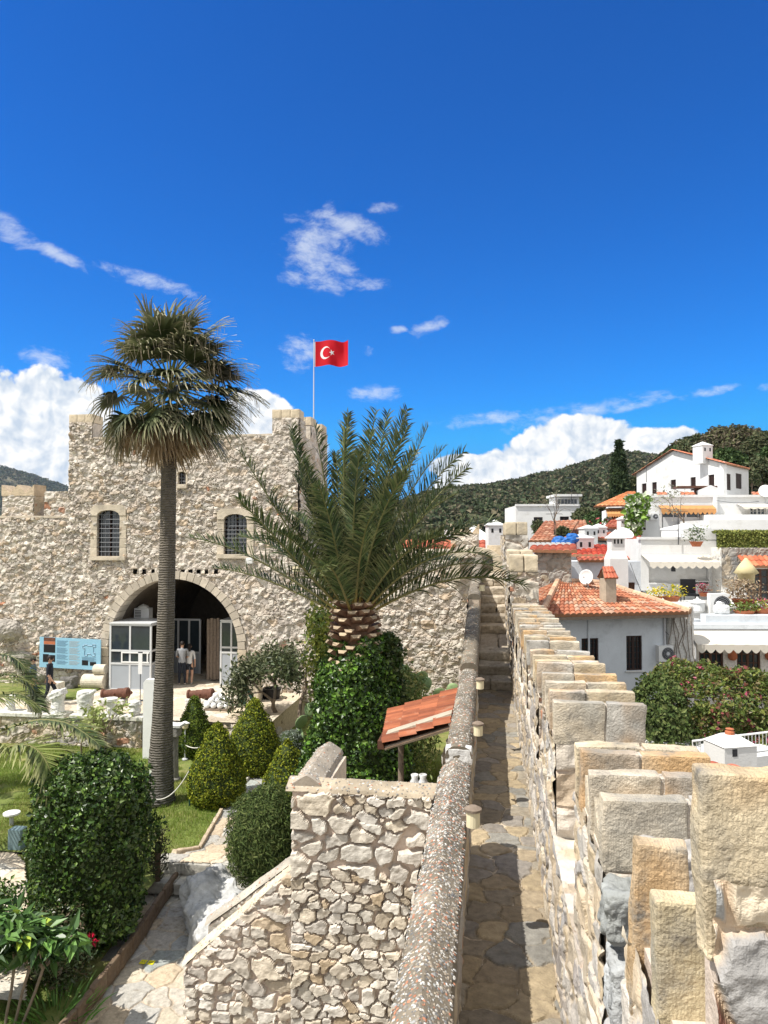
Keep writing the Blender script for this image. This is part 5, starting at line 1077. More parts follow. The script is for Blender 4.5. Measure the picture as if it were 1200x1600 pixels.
# retaining wall with statues
rw = thing('retaining_wall', 'low rubble retaining wall topped with pale slabs at the courtyard edge', 'wall', (-16, 22.8, ZG))
mb = MB(); wallgrid(mb, (-24, 22.78, ZG-.1), X_, Z_, 12.9, 1.02, .035, .30, .2, 501, 'tan', depth=.07, rough=.03, taper=False); mb.box(-24, 22.8, ZG-.1, -11.1, 23.3, ZC-.03, col=(.5,.42,.33))
wallgrid(mb, (-10.4, 22.78, ZG-.1), X_, Z_, 3.5, .98, .035, .3, .2, 503, 'tan', depth=.06, rough=.03, taper=False); mb.build('wall', M['rubble_far'], rw)
spec = [('short white column stump, leftmost on the retaining wall', 15, .38, .50, 'stump'), ('dark weathered column capital on the retaining wall', 50, .42, .54, 'dark'), ('tall broken white marble torso with slanted top', 89, .50, .76, 'slant'),
        ('thick white column drum with a chipped arm', 132, .52, .74, 'arm'), ('flat-topped white marble capital before the brown cannon', 172, .46, .54, 'cap'), ('small grey-white rounded marble fragment next to the white pillar', 210, .44, .50, 'round')]
for i, (lab, px, w, h, kind) in enumerate(spec):
    p = atY(px, 1122, 22.95); z0 = ZC+.10; c = np.array((p[0], 22.98, z0)); t = thing('marble_fragment', lab, 'sculpture', c, 'marble fragments on the retaining wall'); colr = (.70,.69,.66) if kind != 'dark' else (.26,.25,.22)
    mb = MB(); r = w/2
    prof = {'stump': [(r*.8, 0), (r*.7, .1*h), (r*.72, .7*h), (r*.9, .78*h), (r, h), (.01, h)], 'dark': [(r*.8, 0), (r*.75, .3*h), (r*.85, .6*h), (r*.7, .7*h), (r, .85*h), (r, h), (.01, h)], 'slant': [(r*1.0, 0), (r*.85, .15*h), (r*.8, .5*h), (r*.95, .75*h), (r*.8, .92*h), (.01, h)],
            'arm': [(r*.95, 0), (r*.9, .2*h), (r*.95, .6*h), (r, .9*h), (r*.9, h), (.01, h)], 'cap': [(r*.75, 0), (r*.7, .5*h), (r*.75, .7*h), (r, .85*h), (r*1.02, .97*h), (.01, h)], 'round': [(r*.7, 0), (r*.9, .3*h), (r*.75, .5*h), (r*.95, .7*h), (r*.75, .9*h), (.01, h)]}[kind]
    pr = np.array(prof); s = np.linspace(0, 1, len(pr)); q = np.linspace(0, 1, 40); pr = np.stack([np.interp(q, s, pr[:, 0]), np.interp(q, s, pr[:, 1])], 1)
    mb.lathe(pr, c, 34, col=colr, amp=.05, freq=6, seed=i)
    if kind == 'slant': mb.rblock(c+np.array((.02, -.02, h*.80)), (.25, .2, .11), (unit(np.array((.9, 0, .38))), Y_, unit(np.array((-.38, 0, .9)))), rnd=.5, amp=.04, freq=8, seed=3, n=14, col=colr, cv=.15)
    if kind == 'arm': mb.tube([c+np.array((.15, -.05, h*.85)), c+np.array((.32, -.08, h*.98)), c+np.array((.40, -.08, h*1.06))], [.09, .07, .05], 10, col=colr)
    mb.build('fragment', M['marble'], t); mb = MB(); mb.rblock((p[0], 22.98, ZC+.04), (.40, .30, .06), rnd=.15, amp=.015, seed=i, n=8, col=(.66,.64,.58), cv=.2); mb.build('slab', M['marble'], t)
p = atY(88, 1080, 25.0); mb = MB(); mb.rblock((p[0], 25.0, ZC+.45), (.21, .2, .22), rnd=.08, amp=.02, freq=8, seed=2, n=12, col=(.66,.62,.52), cv=.2); mb.rblock((p[0]-.03, 25.0, ZC+.12), (.26, .26, .12), rnd=.3, amp=.03, seed=4, n=10, col=(.6,.58,.52), cv=.2)
tag(mb.build('carved_block', M['marble']), 'cubic cream carved block on the grass behind the torso', 'stone block')
# cannons
def cannon(label, px, py, Y, L_, ang):
    p = atY(px, py, Y); p = np.array((p[0], Y, ZC+.42)); d = unit(np.array((math.cos(ang), math.sin(ang), .06))); t = thing('cannon', label, 'cannon', (p[0], Y, ZC), 'old cannons in the courtyard')
    pr = [(.05, -.02), (.05, 0), (.16, 0), (.17, .05), (.13, .1), (.135, .3), (.15, .32), (.15, .36), (.145, .55), (.17, .57), (.17, .62), (.165, .8), (.19, .85), (.19, .95), (.12, 1.0), (.04, 1.02), (.06, 1.07), (.001, 1.12)]
    s_ = unit(np.cross(d, Z_)); u = np.cross(s_, d); q = MB(); q.lathe([(r, z*L_) for r, z in pr], (0, 0, 0), 26); v = q.V[0]; q.V = [p - d*L_*.5 + v[:, 0:1]*s_ + v[:, 1:2]*u + v[:, 2:3]*d]; q.build('barrel', M['rust'], t, smooth=False)
    q = MB(); q.tube([p - s_*.26, p + s_*.26], .045, 10); q.build('trunnion', M['rust'], t)
    q = MB(); q.rblock(p - d*L_*.3 + (0, 0, -.27), (.22, .22, .15), rnd=.6, amp=.05, freq=6, seed=2, n=12, col=(.6,.59,.56), cv=.2); q.rblock(p + d*L_*.25 + (0, 0, -.3), (.14, .2, .12), rnd=.6, amp=.05, freq=6, seed=5, n=12, col=(.6,.59,.56), cv=.2); q.build('stone_support', M['marble'], t)
cannon('rust-brown cannon barrel on white stones before the grey booth', 181, 1090, 24.6, 1.0, .05)
cannon('rust-brown cannon barrel on the paving beside the stone balls', 314, 1093, 24.9, .95, .0)
p = atZ(342, 1108, ZC); tr = thing('stone_ball_pile', 'small pyramid of white stone cannonballs on a low wooden tray', 'cannonballs', p); mb = MB(); mb.box(p[0]-.42, p[1]-.3, ZC, p[0]+.42, p[1]+.34, ZC+.07); mb.build('tray', M['greywood'], tr)
k = 0
for lay, nn_ in ((0, 4), (1, 3), (2, 2)):
    for i in range(nn_):
        for j in range(max(1, nn_-1)):
            c = (p[0]-.13*(nn_-1)*.9+.235*i, p[1]-.1*(nn_-2)+.2*j, ZC+.16+.15*lay); th_ = np.linspace(0.01, math.pi-.01, 10); q = MB(); q.lathe([(.105*math.sin(a), -.105*math.cos(a)) for a in th_], c, 14); q.build('stone_ball', M['white'], tr, smooth=True)
# white monument pillar behind the trunk, ancient column
p0 = atY(225, 1180, 21.8); p1 = atY(268, 1062, 21.8); mb = MB(); mb.box(p0[0], 21.7, ZG-.1, p1[0], 21.95, p1[2]-.10); mb.prism([(p0[0], 21.7, p1[2]-.103), (p1[0], 21.7, p1[2]-.103), (p1[0]-.02, 21.7, p1[2]), (p0[0]+.08, 21.7, p1[2]-.0)], (0, .25, 0)); tag(mb.build('white_pillar', M['white']), 'slim white plastered pillar half hidden behind the fan palm trunk', 'pillar')
p = atY(271, 1225, 19.9); t = thing('ancient_column', 'dark stone column with a flat capital just right of the palm trunk', 'column', (p[0], 19.9, ZG)); mb = MB(); mb.lathe([(.19, 0), (.19, .08), (.14, .12), (.125, .9), (.13, 1.25)], (p[0], 19.9, ZG), 20, col=(.20,.19,.17), amp=.01); mb.build('shaft', M['marble'], t)
mb = MB(); mb.rblock((p[0]+.03, 19.9, ZG+1.38), (.15, .17, .13), rnd=.3, amp=.03, seed=5, n=8, col=(.22,.21,.19), cv=.2); mb.rblock((p[0]+.06, 19.9, ZG+1.55), (.20, .2, .04), rnd=.3, amp=.02, seed=6, n=8, col=(.58,.58,.56), cv=.2); mb.build('capital', M['marble'], t)
p = atZ(316, 1220, ZG); mb = MB(); mb.rblock((p[0], p[1], ZG+.25), (.13, .1, .26), (unit(np.array((1, 0, .35))), Y_, unit(np.array((-.35, 0, 1)))), rnd=.6, amp=.09, freq=5, seed=8, n=18, col=(.7,.7,.68), cv=.1); tag(mb.build('marble_fragment', M['marble']), 'upright white stone fragment between the lamp and the nearest cone topiary', 'sculpture')
# garden lamp, rope posts
p = atZ(289, 1187, ZG); t = thing('garden_lamp', 'short grey bollard lamp with a white square head on the lawn', 'lamp', p); mb = MB(); mb.lathe([(.10, 0), (.10, .03), (.03, .06)], p, 16); mb.tube([p, p+(0, 0, .95)], .022, 8); mb.build('post', M['steel'], t)
mb = MB(); mb.lathe([(.05, .93), (.09, .97), (.11, 1.09), (.02, 1.1)], p, 16); mb.build('lamp_head', M['cream'], t); mb = MB(); mb.lathe([(.15, 1.10), (.15, 1.12), (.03, 1.17)], p, 4); mb.build('lamp_cap', M['white'], t)
lp_ = p + np.array((0, 0, .45)); pp = atZ(296, 1260, ZG)
t = thing('rope_post', 'thin green metal post holding the rope near the palm base', 'post', pp); mb = MB(); mb.tube([pp, pp+(0, 0, .98)], .022, 8); mb.build('pole', M['greenmetal'], t)
def rope(a, b_, sag, label):
    a, b_ = np.asarray(a), np.asarray(b_); s = np.linspace(0, 1, 18)[:, None]; P = a*(1-s)+b_*s; P[:, 2] -= sag*4*(s*(1-s))[:, 0]; mb = MB(); mb.tube(P, .014, 6); tag(mb.build('rope', M['rope']), label, 'rope')
rope(pp+(0, 0, .93), atY(243, 1249, 17.85), .22, 'pale sagging rope from the green post to the foot of the palm'); rope(lp_, atY(333, 1155, 19.8), .16, 'pale rope looping from the garden lamp to the cones')
# flat lamp and electric box by the hedge
p = atZ(18, 1290, ZG); t = thing('garden_lamp', 'low grey lamp with a flat white disc cap at the left edge', 'lamp', p); mb = MB(); mb.tube([p, p+(0, 0, .28)], .05, 10); mb.build('post', M['steel'], t); mb = MB(); mb.lathe([(.09, .22), (.19, .27), (.19, .31), (.06, .35)], p, 20); mb.build('lamp_cap', M['white'], t)
p = atZ(24, 1325, ZG); mb = MB(); mb.rblock((p[0]+.05, p[1], ZG+.2), (.15, .13, .24), rnd=.08, amp=.002, n=6, seed=1); tag(mb.build('electric_box', mat('grey_green_enamel', (.20, .29, .31), .45, var=.1)), 'small grey-green electric box at the left edge of the hedge', 'box')
# information board
a = atY(62, 1042, FY-.25); b_ = atY(158, 997, FY-.25); bd = thing('information_board', 'pale blue information board with plan and photos on the castle wall', 'sign', ((a[0]+b_[0])/2, FY-.25, a[2]))
tz = -.022; w = b_[0]-a[0]; h = b_[2]-a[2]
def bq(u0, v0, u1, v1, y=0, dy=.03): return [(a[0]+w*u0, FY-.28-y, a[2]+h*v0+tz*u0*3), (a[0]+w*u1, FY-.28-y, a[2]+h*v0+tz*u1*3), (a[0]+w*u1, FY-.28-y, a[2]+h*v1+tz*u1*3), (a[0]+w*u0, FY-.28-y, a[2]+h*v1+tz*u0*3)], (0, dy, 0)
mb = MB(); mb.prism(*bq(0, 0, 1, 1, 0, .05)); mb.build('panel', M['board'], bd)
mb = MB(); 
for (u0, v0, u1, v1) in ((.07, .88, .26, 1.0),): mb.prism(*bq(u0, v0, u1, v1, .006, .004))
mb.build('title_block', M['rust'], bd)
for (u0, v0, u1, v1) in ((.07, .50, .26, .76), (.06, .18, .155, .44), (.165, .20, .26, .42), (.70, .14, .80, .30), (.83, .14, .93, .26)): mb = MB(); mb.prism(*bq(u0, v0, u1, v1, .006, .004)); mb.build('photo', M['black'], bd)
mb = MB(); mb.prism(*bq(.07, .77, .26, .875, .006, .004)); mb.build('subtitle_block', M['terracotta'], bd)
for ui, (u0, u1, m_) in enumerate(((.285, .465, M['boardtext']), (.49, .66, M['boardtext2']))):
    mb = MB()
    for r_ in range(24):
        if r_ in (6, 13, 19): continue
        v = .90-.033*r_; mb.prism(*bq(u0, v, u1-.02*(r_ % 3), v+.013, .006, .003))
    mb.build('text_column', m_, bd)
mb = MB()
pl = [(.74,.82),(.74,.78),(.71,.78),(.71,.70),(.745,.70),(.745,.62),(.74,.62),(.74,.46),(.785,.46),(.785,.52),(.84,.52),(.87,.46),(.91,.46),(.91,.56),(.885,.56),(.885,.76),(.92,.76),(.92,.84),(.87,.84),(.87,.79),(.78,.79),(.78,.82),(.74,.82)]
for (ua, va), (ub, vb) in zip(pl[:-1], pl[1:]):
    A_ = np.array((a[0]+w*ua, FY-.285, a[2]+h*va+tz*ua*3)); B_ = np.array((a[0]+w*ub, FY-.285, a[2]+h*vb+tz*ub*3)); mb.tube([A_, B_], .011, 4)
for k in range(5): v = .40-.03*k; mb.prism(*bq(.70, v, .93-.03*(k % 2), v+.01, .006, .003))
mb.build('floor_plan', M['boardtext'], bd)
mb = MB()
for x in (a[0]+.1, b_[0]-.1): mb.tube([(x, FY-.2, a[2]+h*.5), (x, FY+.1, a[2]+h*.5)], .02, 6)
mb.build('bracket', M['steel'], bd)
# lying columns at the wall foot
for (px0, px1, py, r, lab) in ((131, 166, 1065, .30, 'thick pale column drum lying at the wall foot left of the booth'), (148, 166, 1046, .20, 'thinner column piece lying on top of the drum left of the booth')):
    A_ = atY(px0, py, FY-.3); B_ = atY(px1, py, FY-.3); mb = MB(); mb.tube([A_, A_+(B_-A_)*.02, A_+(B_-A_)*.98, B_], [r*.93, r, r, r*.93], 22, col=(.58,.52,.42)); tag(mb.build('column_drum', M['marble']), lab, 'column')
p = atY(108, 1068, FY-.6); mb = MB(); mb.rblock((p[0], FY-.6, ZC+.22), (.28, .2, .26), rnd=.7, amp=.15, freq=3, seed=9, n=16, col=(.16,.15,.14), cv=.2); tag(mb.build('dark_rock', M['rubble']), 'small dark pointed rock at the foot of the wall under the board', 'rock')
for i, (px, py, s_, lab) in enumerate(((12, 985, .5, 'rough grey rock at the left edge where the wall base is broken'), (30, 1030, .4, 'rough rock in shade left of the information board'), (58, 1058, .3, 'small pale rock at the wall foot under the board corner'))):
    p = atY(px, py, FY-.2); mb = MB(); mb.rblock(p, (s_, s_*.7, s_*.7), rnd=.8, amp=s_*.5, freq=2.5, seed=20+i, n=22, col=(.36,.33,.29), cv=.3); tag(mb.build('rock', M['rubble']), lab, 'rock')
# ticket booth in the arch
def booth(name, label, px0, px1, py0, py1, Y, depth, style):
    A_ = atY(px0, py1, Y); B_ = atY(px1, py0, Y); x0, x1, z0, z1 = A_[0], B_[0], ZC, B_[2]; w = x1-x0; h = z1-z0; t = thing(name, label, 'booth', ((x0+x1)/2, Y, ZC)); f = MB(); s = .07
    # frame members
    xs = [x0, x0+w*.49, x1]; zs = [z0, z0+h*.40, z0+h*.60, z1]
    if style == 'right': xs = [x0, x0+w*.5, x1]; zs = [z0, z0+h*.52, z0+h*.60, z1]
    for x in xs: f.box(x-s/2, Y-.03, z0, x+s/2, Y+.03, z1)
    for i, z in enumerate(zs): f.box(x0, Y-.034, z-s/2 if i else z, x1, Y+.034, z+s/2)
    for x in (x0, x1):
        for yy in (Y+depth,): f.box(x-s/2, yy-.03, z0, x+s/2, yy+.03, z1)
        for i, z in enumerate(zs): f.box(x-.034, Y+.03, z-s/2 if i else z, x+.034, Y+depth, z+s/2)
    f.build('frame', M['kioskframe'], t)
    g_ = MB(); g_.box(x0+.01, Y-.012, z0, x1-.01, Y+.012, zs[1]); g_.box(x0-.012, Y+.03, z0, x0+.012, Y+depth, zs[1] if style == 'right' else z1); g_.box(x1-.012, Y+.03, z0, x1+.012, Y+depth, zs[1]); g_.build('panel', M['greypanel'], t)
    for k in range(2): g_ = MB(); g_.box(xs[k]+s/2, Y-.004, zs[2], xs[k+1]-s/2, Y+.004, z1); g_.build('pane', M['glass'], t)
    g_ = MB(); g_.box(xs[0]+s/2, Y-.004, zs[1], xs[2]-s/2, Y+.004, zs[2]-s/2); g_.build('pane', M['glass'], t)
    if style == 'left':
        wx = x0+w*.28; g_ = MB(); g_.box(wx, Y-.05, zs[1]+.04, x1-.05, Y-.02, zs[1]+.09); g_.box(wx, Y-.05, zs[2]-.09, x1-.05, Y-.02, zs[2]-.04); g_.box(wx, Y-.05, zs[1]+.09, wx+.05, Y-.02, zs[2]-.09); g_.box(x1-.14, Y-.05, zs[1]+.09, x1-.09, Y-.02, zs[2]-.09); g_.build('ticket_window', M['white'], t)
    g_ = MB(); g_.box(x0-.03, Y-.06, z1+.036, x1+.03, Y+depth+.03, z1+.08); g_.build('roof', M['kioskframe'], t); return t
booth('ticket_booth', 'pale grey ticket booth with dark windows at the left of the gateway', 172, 236, 977, 1078, FY-.35, 1.6, 'left')
booth('ticket_booth', 'narrow white booth at the right side of the gateway behind the bench', 345, 378, 972, 1062, FY+.9, 1.2, 'right')
p = atY(221, 960, FY+1.3); t = thing('air_conditioner', 'white air conditioner on top of the grey ticket booth', 'air conditioner', p); mb = MB(); mb.box(p[0]-.32, p[1], p[2]-.28, p[0]+.32, p[1]+.35, p[2]+.25); mb.build('casing', M['white'], t); mb = MB()
for k in range(7): mb.box(p[0]-.28, p[1]-.012, p[2]-.24+k*.062, p[0]-.02, p[1]-.004, p[2]-.21+k*.062)
mb.build('vent_grille', M['black'], t); mb = MB(); mb.lathe([(.25, .25), (.2, .33), (.02, .42)], p+(0, .17, 0), 12); mb.build('hood', M['white'], t)
# dark glass partition inside
t = thing('glass_partition', 'dark glazed partition with pale frame inside the gateway passage', 'partition', (-12, FY+3.2, ZC)); f = MB(); xa = atY(262, 970, FY+3.2)[0]; xb = atY(313, 965, FY+3.2)[0]; ztp = atY(290, 968, FY+3.2)[2]
for k in range(4): x = xa+(xb-xa)*k/3; f.box(x-.04, FY+3.17, ZC, x+.04, FY+3.23, ztp)
for z in (ZC+.9, ztp): f.box(xa, FY+3.165, z-.04, xb, FY+3.235, z+.04)
f.build('frame', M['steel'], t); f = MB(); f.box(xa, FY+3.19, ZC, xb, FY+3.21, ZC+.9); f.build('panel', M['greypanel'], t); f = MB(); f.box(xa, FY+3.196, ZC+.9, xb, FY+3.204, ztp); f.build('pane', M['glass'], t)
# old wooden door leaf
p = atY(333, 1000, FY+1.6); mb = MB()
for k in range(4): mb.rblock((p[0]-.2+k*.13, FY+1.6+.02*k, ZC+1.3+.03*(k % 2)), (.062, .03, 1.25), rnd=.3, amp=.01, n=8, seed=k)
tag(mb.build('wooden_door', M['greywood']), 'weathered open wooden door leaf inside the right of the gateway', 'door')
# bench
p = atZ(362, 1068, ZC); t = thing('bench', 'plain brown bench with dark legs before the white booth', 'bench', p); mb = MB(); mb.box(p[0]-.42, p[1]-.15, ZC+.42, p[0]+.42, p[1]+.15, ZC+.47); mb.build('seat', M['wood'], t)
for s_ in (-.3, .3): mb = MB(); mb.box(p[0]+s_-.03, p[1]-.13, ZC, p[0]+s_+.03, p[1]-.08, ZC+.419); mb.box(p[0]+s_-.03, p[1]+.08, ZC, p[0]+s_+.03, p[1]+.13, ZC+.419); mb.build('leg', M['iron'], t)
# notice stand
p = atZ(219, 1095, ZC); t = thing('notice_stand', 'thin black stand holding a narrow white notice before the booth', 'sign', p); mb = MB(); mb.tube([p, p+(0, 0, 1.75)], .015, 8); mb.lathe([(.14, 0), (.14, .015), (.02, .03)], p, 14); mb.build('pole', M['iron'], t)
zz_ = atY(219, 1053, p[1])[2]; zy = atY(219, 1020, p[1])[2]; mb = MB(); mb.box(p[0]-.075, p[1]-.03, zz_, p[0]+.075, p[1]-.015, zy); mb.build('notice', M['white'], t); mb = MB(); mb.box(p[0]-.085, p[1]-.034, zy+.002, p[0]+.085, p[1]-.01, zy+.04); mb.build('clip', M['iron'], t)
# pedestal, bin, pots right of the gateway
p = atZ(392, 1098, ZC); mb = MB(); mb.rblock((p[0], p[1]+.3, ZC+.55), (.26, .26, .60), rnd=.08, amp=.02, freq=4, seed=3, n=14, col=(.62,.55,.43), cv=.2); mb.rblock((p[0], p[1]+.3, ZC+1.2), (.32, .32, .08), rnd=.2, amp=.02, seed=4, n=8, col=(.6,.55,.45)); tag(mb.build('stone_pedestal', M['ashlar_far']), 'square sandstone pedestal beside the small tree', 'pedestal')
p = atZ(377, 1106, ZC); mb = MB(); mb.box(p[0]-.14, p[1]-.02, ZC, p[0]-.06, p[1]+.06, ZC+1.1); mb.box(p[0]-.06, p[1]-.02, ZC+.1, p[0]+.16, p[1]+.02, ZC+1.05); mb.prism([(p[0]+.02, p[1]-.1, ZC+.98), (p[0]+.12, p[1]-.1, ZC+1.02), (p[0]+.62, p[1]-.1, ZC+.15), (p[0]+.5, p[1]-.1, ZC+.05)], (0, .04, 0)); tag(mb.build('folded_easel', M['greenmetal']), 'dark green metal folded board with a slanting leg by the pedestal', 'sign frame')
for i, (px, lab) in enumerate(((404, 'black plant pot under the small tree, left of two'), (425, 'wider black plant pot under the small tree, right of two'))):
    p = atZ(px, 1104, ZC-.3); r = .22+.1*i; mb = MB(); mb.lathe([(r*.75, 0), (r, .5+.1*i), (r*1.06, .5+.1*i), (r*1.06, .58+.1*i), (r*.9, .58+.1*i), (r*.85, .5), (.01, .48)], p, 22); tag(mb.build('plant_pot', M['black']), lab, 'plant pot')
p = atZ(429, 1152, ZG); mb = MB(); mb.lathe([(.22, 0), (.24, .28), (.26, .32), (.2, .32), (.19, .2), (.01, .2)], p, 18); tag(mb.build('planter_tub', M['steel']), 'small pale trough in front of the grey shrub', 'planter')
for i, (px, py, s_) in enumerate(((440, 1105, .45), (455, 1118, .35), (418, 1118, .3))):
    p = atZ(px, py, ZG+.3); p[1] = min(p[1], 24); mb = MB(); mb.rblock(p, (s_, s_*.8, s_*.6), rnd=.7, amp=.2*s_, freq=3, seed=i+30, n=16, col=(.50,.47,.42), cv=.3); tag(mb.build('garden_rock', M['rubble']), ('largest grey rock behind the strap-leaved clumps', 'grey rock beside the silver-grey shrub', 'small grey rock in front of the right black pot')[i], 'rock', 'rocks in the bed behind the topiaries')
# floodlights
for (px, py, lab, m_) in ((390, 876, 'small white floodlight under the right castle window', 'white'), (463, 889, 'yellowed floodlight on a bracket at the tower corner', 'cream')):
    p = atY(px, py, FY-.28); t = thing('floodlight', lab, 'lamp', p); mb = MB(); mb.rblock(p, (.13, .09, .11), rnd=.2, amp=0, n=3, seed=1); mb.build('housing', M[m_], t); mb = MB(); mb.tube([p, p+(0, .3, -.03)], .025, 6); mb.build('bracket', M['steel'], t)
# flag
p0 = atY(490, 672, 31.0); zt = atY(490, 532, 31.0)[2]; t = thing('flag_pole', 'thin grey flagpole on the tower behind the date palm', 'flagpole', (p0[0], 31, 3.0)); mb = MB(); mb.tube([(p0[0], 31, 3.0), (p0[0], 31, zt)], [.03, .018], 8); mb.lathe([(.001, .06), (.03, .03), (.03, 0), (.001, -.02)][::-1], (p0[0], 31, zt), 10); mb.build('pole', M['steel'], t)
fa = atY(491.5, 534, 31.0); W = (atY(545, 540, 31.0)-fa)[0]; H = (fa-atY(492, 573, 31))[2]; nu, nv = 240, 160
U, V = np.meshgrid(np.linspace(0, 1, nu+1), np.linspace(0, 1, nv+1), indexing='ij')
yy = .10*np.sin(U*9+V*1.2)*U**.5 + .05*np.sin(U*17-V*3)*U; P = np.stack([fa[0]+W*U*.98, 31+yy, fa[2]-H*V + .05*U*np.sin(U*5+.5)*1.2 + .05*U - .035*np.sin(U*9+1)*U], -1)
I = np.arange(nu)[:, None]*(nv+1)+np.arange(nv)[None]; F = np.stack([I, I+nv+1, I+nv+2, I+1], -1); cu = (U[:-1, :-1]+U[1:, 1:])/2*1.5; cv_ = (V[:-1, :-1]+V[1:, 1:])/2
d1 = np.hypot(cu-.5, cv_-.5) < .25; d2 = np.hypot(cu-.5625, cv_-.5) > .2; cr = d1 & d2
sx, sy = cu-.785, cv_-.5; ang = np.arctan2(sy, -sx); rr = np.hypot(sx, sy); k5 = 2*math.pi/5; a_ = np.mod(ang+k5/2, k5)-k5/2; inn = .125*math.cos(math.pi*2/5)/math.cos(math.pi/5); A2 = np.abs(a_)
# star: line from outer tip (r=.125, a=0) to inner vertex (r=inn, a=36deg)
x_, y_ = rr*np.cos(A2), rr*np.sin(A2); ix, iy = inn*math.cos(math.pi/5), inn*math.sin(math.pi/5); star = (x_-.125)*(iy-0) - (y_)*(ix-.125) < 0
wm = cr | star; hoist = cu < .03
t = thing('flag', 'red flag with white crescent and star flying from the tower', 'flag', (fa[0], 31, fa[2]-H/2)); mb = MB(); mb.add(P.reshape(-1, 3), F[~wm & ~hoist].reshape(-1, 4)); mb.build('cloth', M['red'], t, smooth=True)
mb = MB(); mb.add(P.reshape(-1, 3), F[cr].reshape(-1, 4)); mb.build('crescent', M['flagwhite'], t, smooth=True); mb = MB(); mb.add(P.reshape(-1, 3), F[star].reshape(-1, 4)); mb.build('star', M['flagwhite'], t, smooth=True); mb = MB(); mb.add(P.reshape(-1, 3), F[hoist].reshape(-1, 4)); mb.build('hoist_band', M['flagwhite'], t, smooth=True)
# ------------------------------------------------------------------ people
def person(label, base, h, face, J, cl, hairc='hair', hair_long=False):
    """J: joint overrides as fractions of height, local x right, y forward; cl: (top material, bottom material, shoe, short legs?)"""
    base = np.asarray(base, float); root = thing('person', label, 'person', base)
    D = dict(pel=(0,0,.53), waist=(0,0,.62), chest=(0,0,.74), neck=(0,0,.835), nb=(0,.005,.865), head=(0,.01,.93), crown=(0,.008,.985), shL=(-.105,0,.815), elL=(-.135,-.01,.64), wrL=(-.13,.04,.49), shR=(.105,0,.815), elR=(.135,-.01,.64), wrR=(.13,.04,.49),
             hiL=(-.05,0,.50), knL=(-.055,.01,.28), anL=(-.06,0,.045), toL=(-.065,.09,.018), hiR=(.05,0,.50), knR=(.055,.01,.28), anR=(.06,0,.045), toR=(.065,.09,.018)); D.update(J)
    rad = dict(pel=(.085,.065), waist=(.07,.052), chest=(.09,.06), neck=(.034,.034), nb=(.031,.031), head=(.047,.056), crown=(.032,.038), shL=(.033,.033), elL=(.024,.024), wrL=(.016,.016), shR=(.033,.033), elR=(.024,.024), wrR=(.016,.016),
               hiL=(.055,.055), knL=(.036,.036), anL=(.024,.024), toL=(.024,.02), hiR=(.055,.055), knR=(.036,.036), anR=(.024,.024), toR=(.024,.02))
    ks = list(D); E = [('pel','waist'),('waist','chest'),('chest','neck'),('neck','nb'),('nb','head'),('head','crown'),('chest','shL'),('shL','elL'),('elL','wrL'),('chest','shR'),('shR','elR'),('elR','wrR'),('pel','hiL'),('hiL','knL'),('knL','anL'),('anL','toL'),('pel','hiR'),('hiR','knR'),('knR','anR'),('anR','toR')]
    V = [np.array(D[k])*h for k in ks]; E = [(ks.index(a), ks.index(b)) for a, b in E]; Rr = [tuple(q*h for q in rad[k]) for k in ks]
    for s_ in ('L', 'R'):      # palm, five separate fingers
        w = np.array(D['wr'+s_])*h; e = np.array(D['el'+s_])*h; d = unit(w-e); sd_ = unit(np.cross(d, (1 if s_ == 'L' else -1, .3, 0))); wi = ks.index('wr'+s_); pi = len(V); V.append(w+d*.045*h); Rr.append((.016*h, .010*h)); E.append((wi, pi))
        for k in range(4): b0 = len(V); V.append(w+d*(.062+.003*(k % 2))*h+sd_*(k-1.5)*.0105*h); Rr.append((.0048*h,)*2); E.append((pi, b0)); V.append(V[b0]+(d*.03+np.array((0, .008, 0)))*h*(1, .95, .9, .75)[k]); Rr.append((.0038*h,)*2); E.append((b0, b0+1))
        b0 = len(V); V.append(w+d*.035*h-sd_*.022*h); Rr.append((.0055*h,)*2); E.append((pi, b0)); V.append(V[b0]+(d*.022-sd_*.01)*h); Rr.append((.0045*h,)*2); E.append((b0, b0+1))
    cf, sf = math.cos(face), math.sin(face); V = [(v[0]*cf-v[1]*sf, v[0]*sf+v[1]*cf, v[2]) for v in V]
    me = bpy.data.meshes.new('b'); me.from_pydata(V, E, []); o = bpy.data.objects.new('b', me); col.objects.link(o); md = o.modifiers.new('s', 'SKIN'); md.use_smooth_shade = True
    for i, r_ in enumerate(Rr): me.skin_vertices[0].data[i].radius = r_
    me.skin_vertices[0].data[0].use_root = True; o.modifiers.new('d', 'SUBSURF').levels = 2
    dg = bpy.context.evaluated_depsgraph_get(); m2 = bpy.data.meshes.new_from_object(o.evaluated_get(dg)); bpy.data.objects.remove(o)
    m2.materials.clear()
    for q in (M['skin'], M[cl[0]], M[cl[1]], M[cl[2]]): m2.materials.append(q)
    wz = {s_: np.array(D['wr'+s_])*h for s_ in 'LR'}; ez = {s_: np.array(D['el'+s_])*h for s_ in 'LR'}
    for p in m2.polygons:
        c = p.center; z = c.z/h; lx = c.x*cf+c.y*sf; mi = 0
        if z > .85: mi = 0
        elif z > .525: mi = 1
        elif z > cl[3]: mi = 2
        elif z < .045: mi = 3
        ly = -c.x*sf+c.y*cf; q = np.array((lx, ly, c.z))
        for s_ in 'LR':
            if np.linalg.norm(q-wz[s_]) < .11*h or (np.linalg.norm(q-(wz[s_]+ez[s_])/2) < .07*h): mi = 0
        p.material_index = mi
    ob = bpy.data.objects.new('body', m2); col.objects.link(ob); ob.parent = root
    hd = np.array(D['head'])*h; H = MB(); c = base+np.array((hd[0]*cf-hd[1]*sf, hd[0]*sf+hd[1]*cf, hd[2])); fw = np.array((-sf, cf, 0)); rt = np.array((cf, sf, 0))
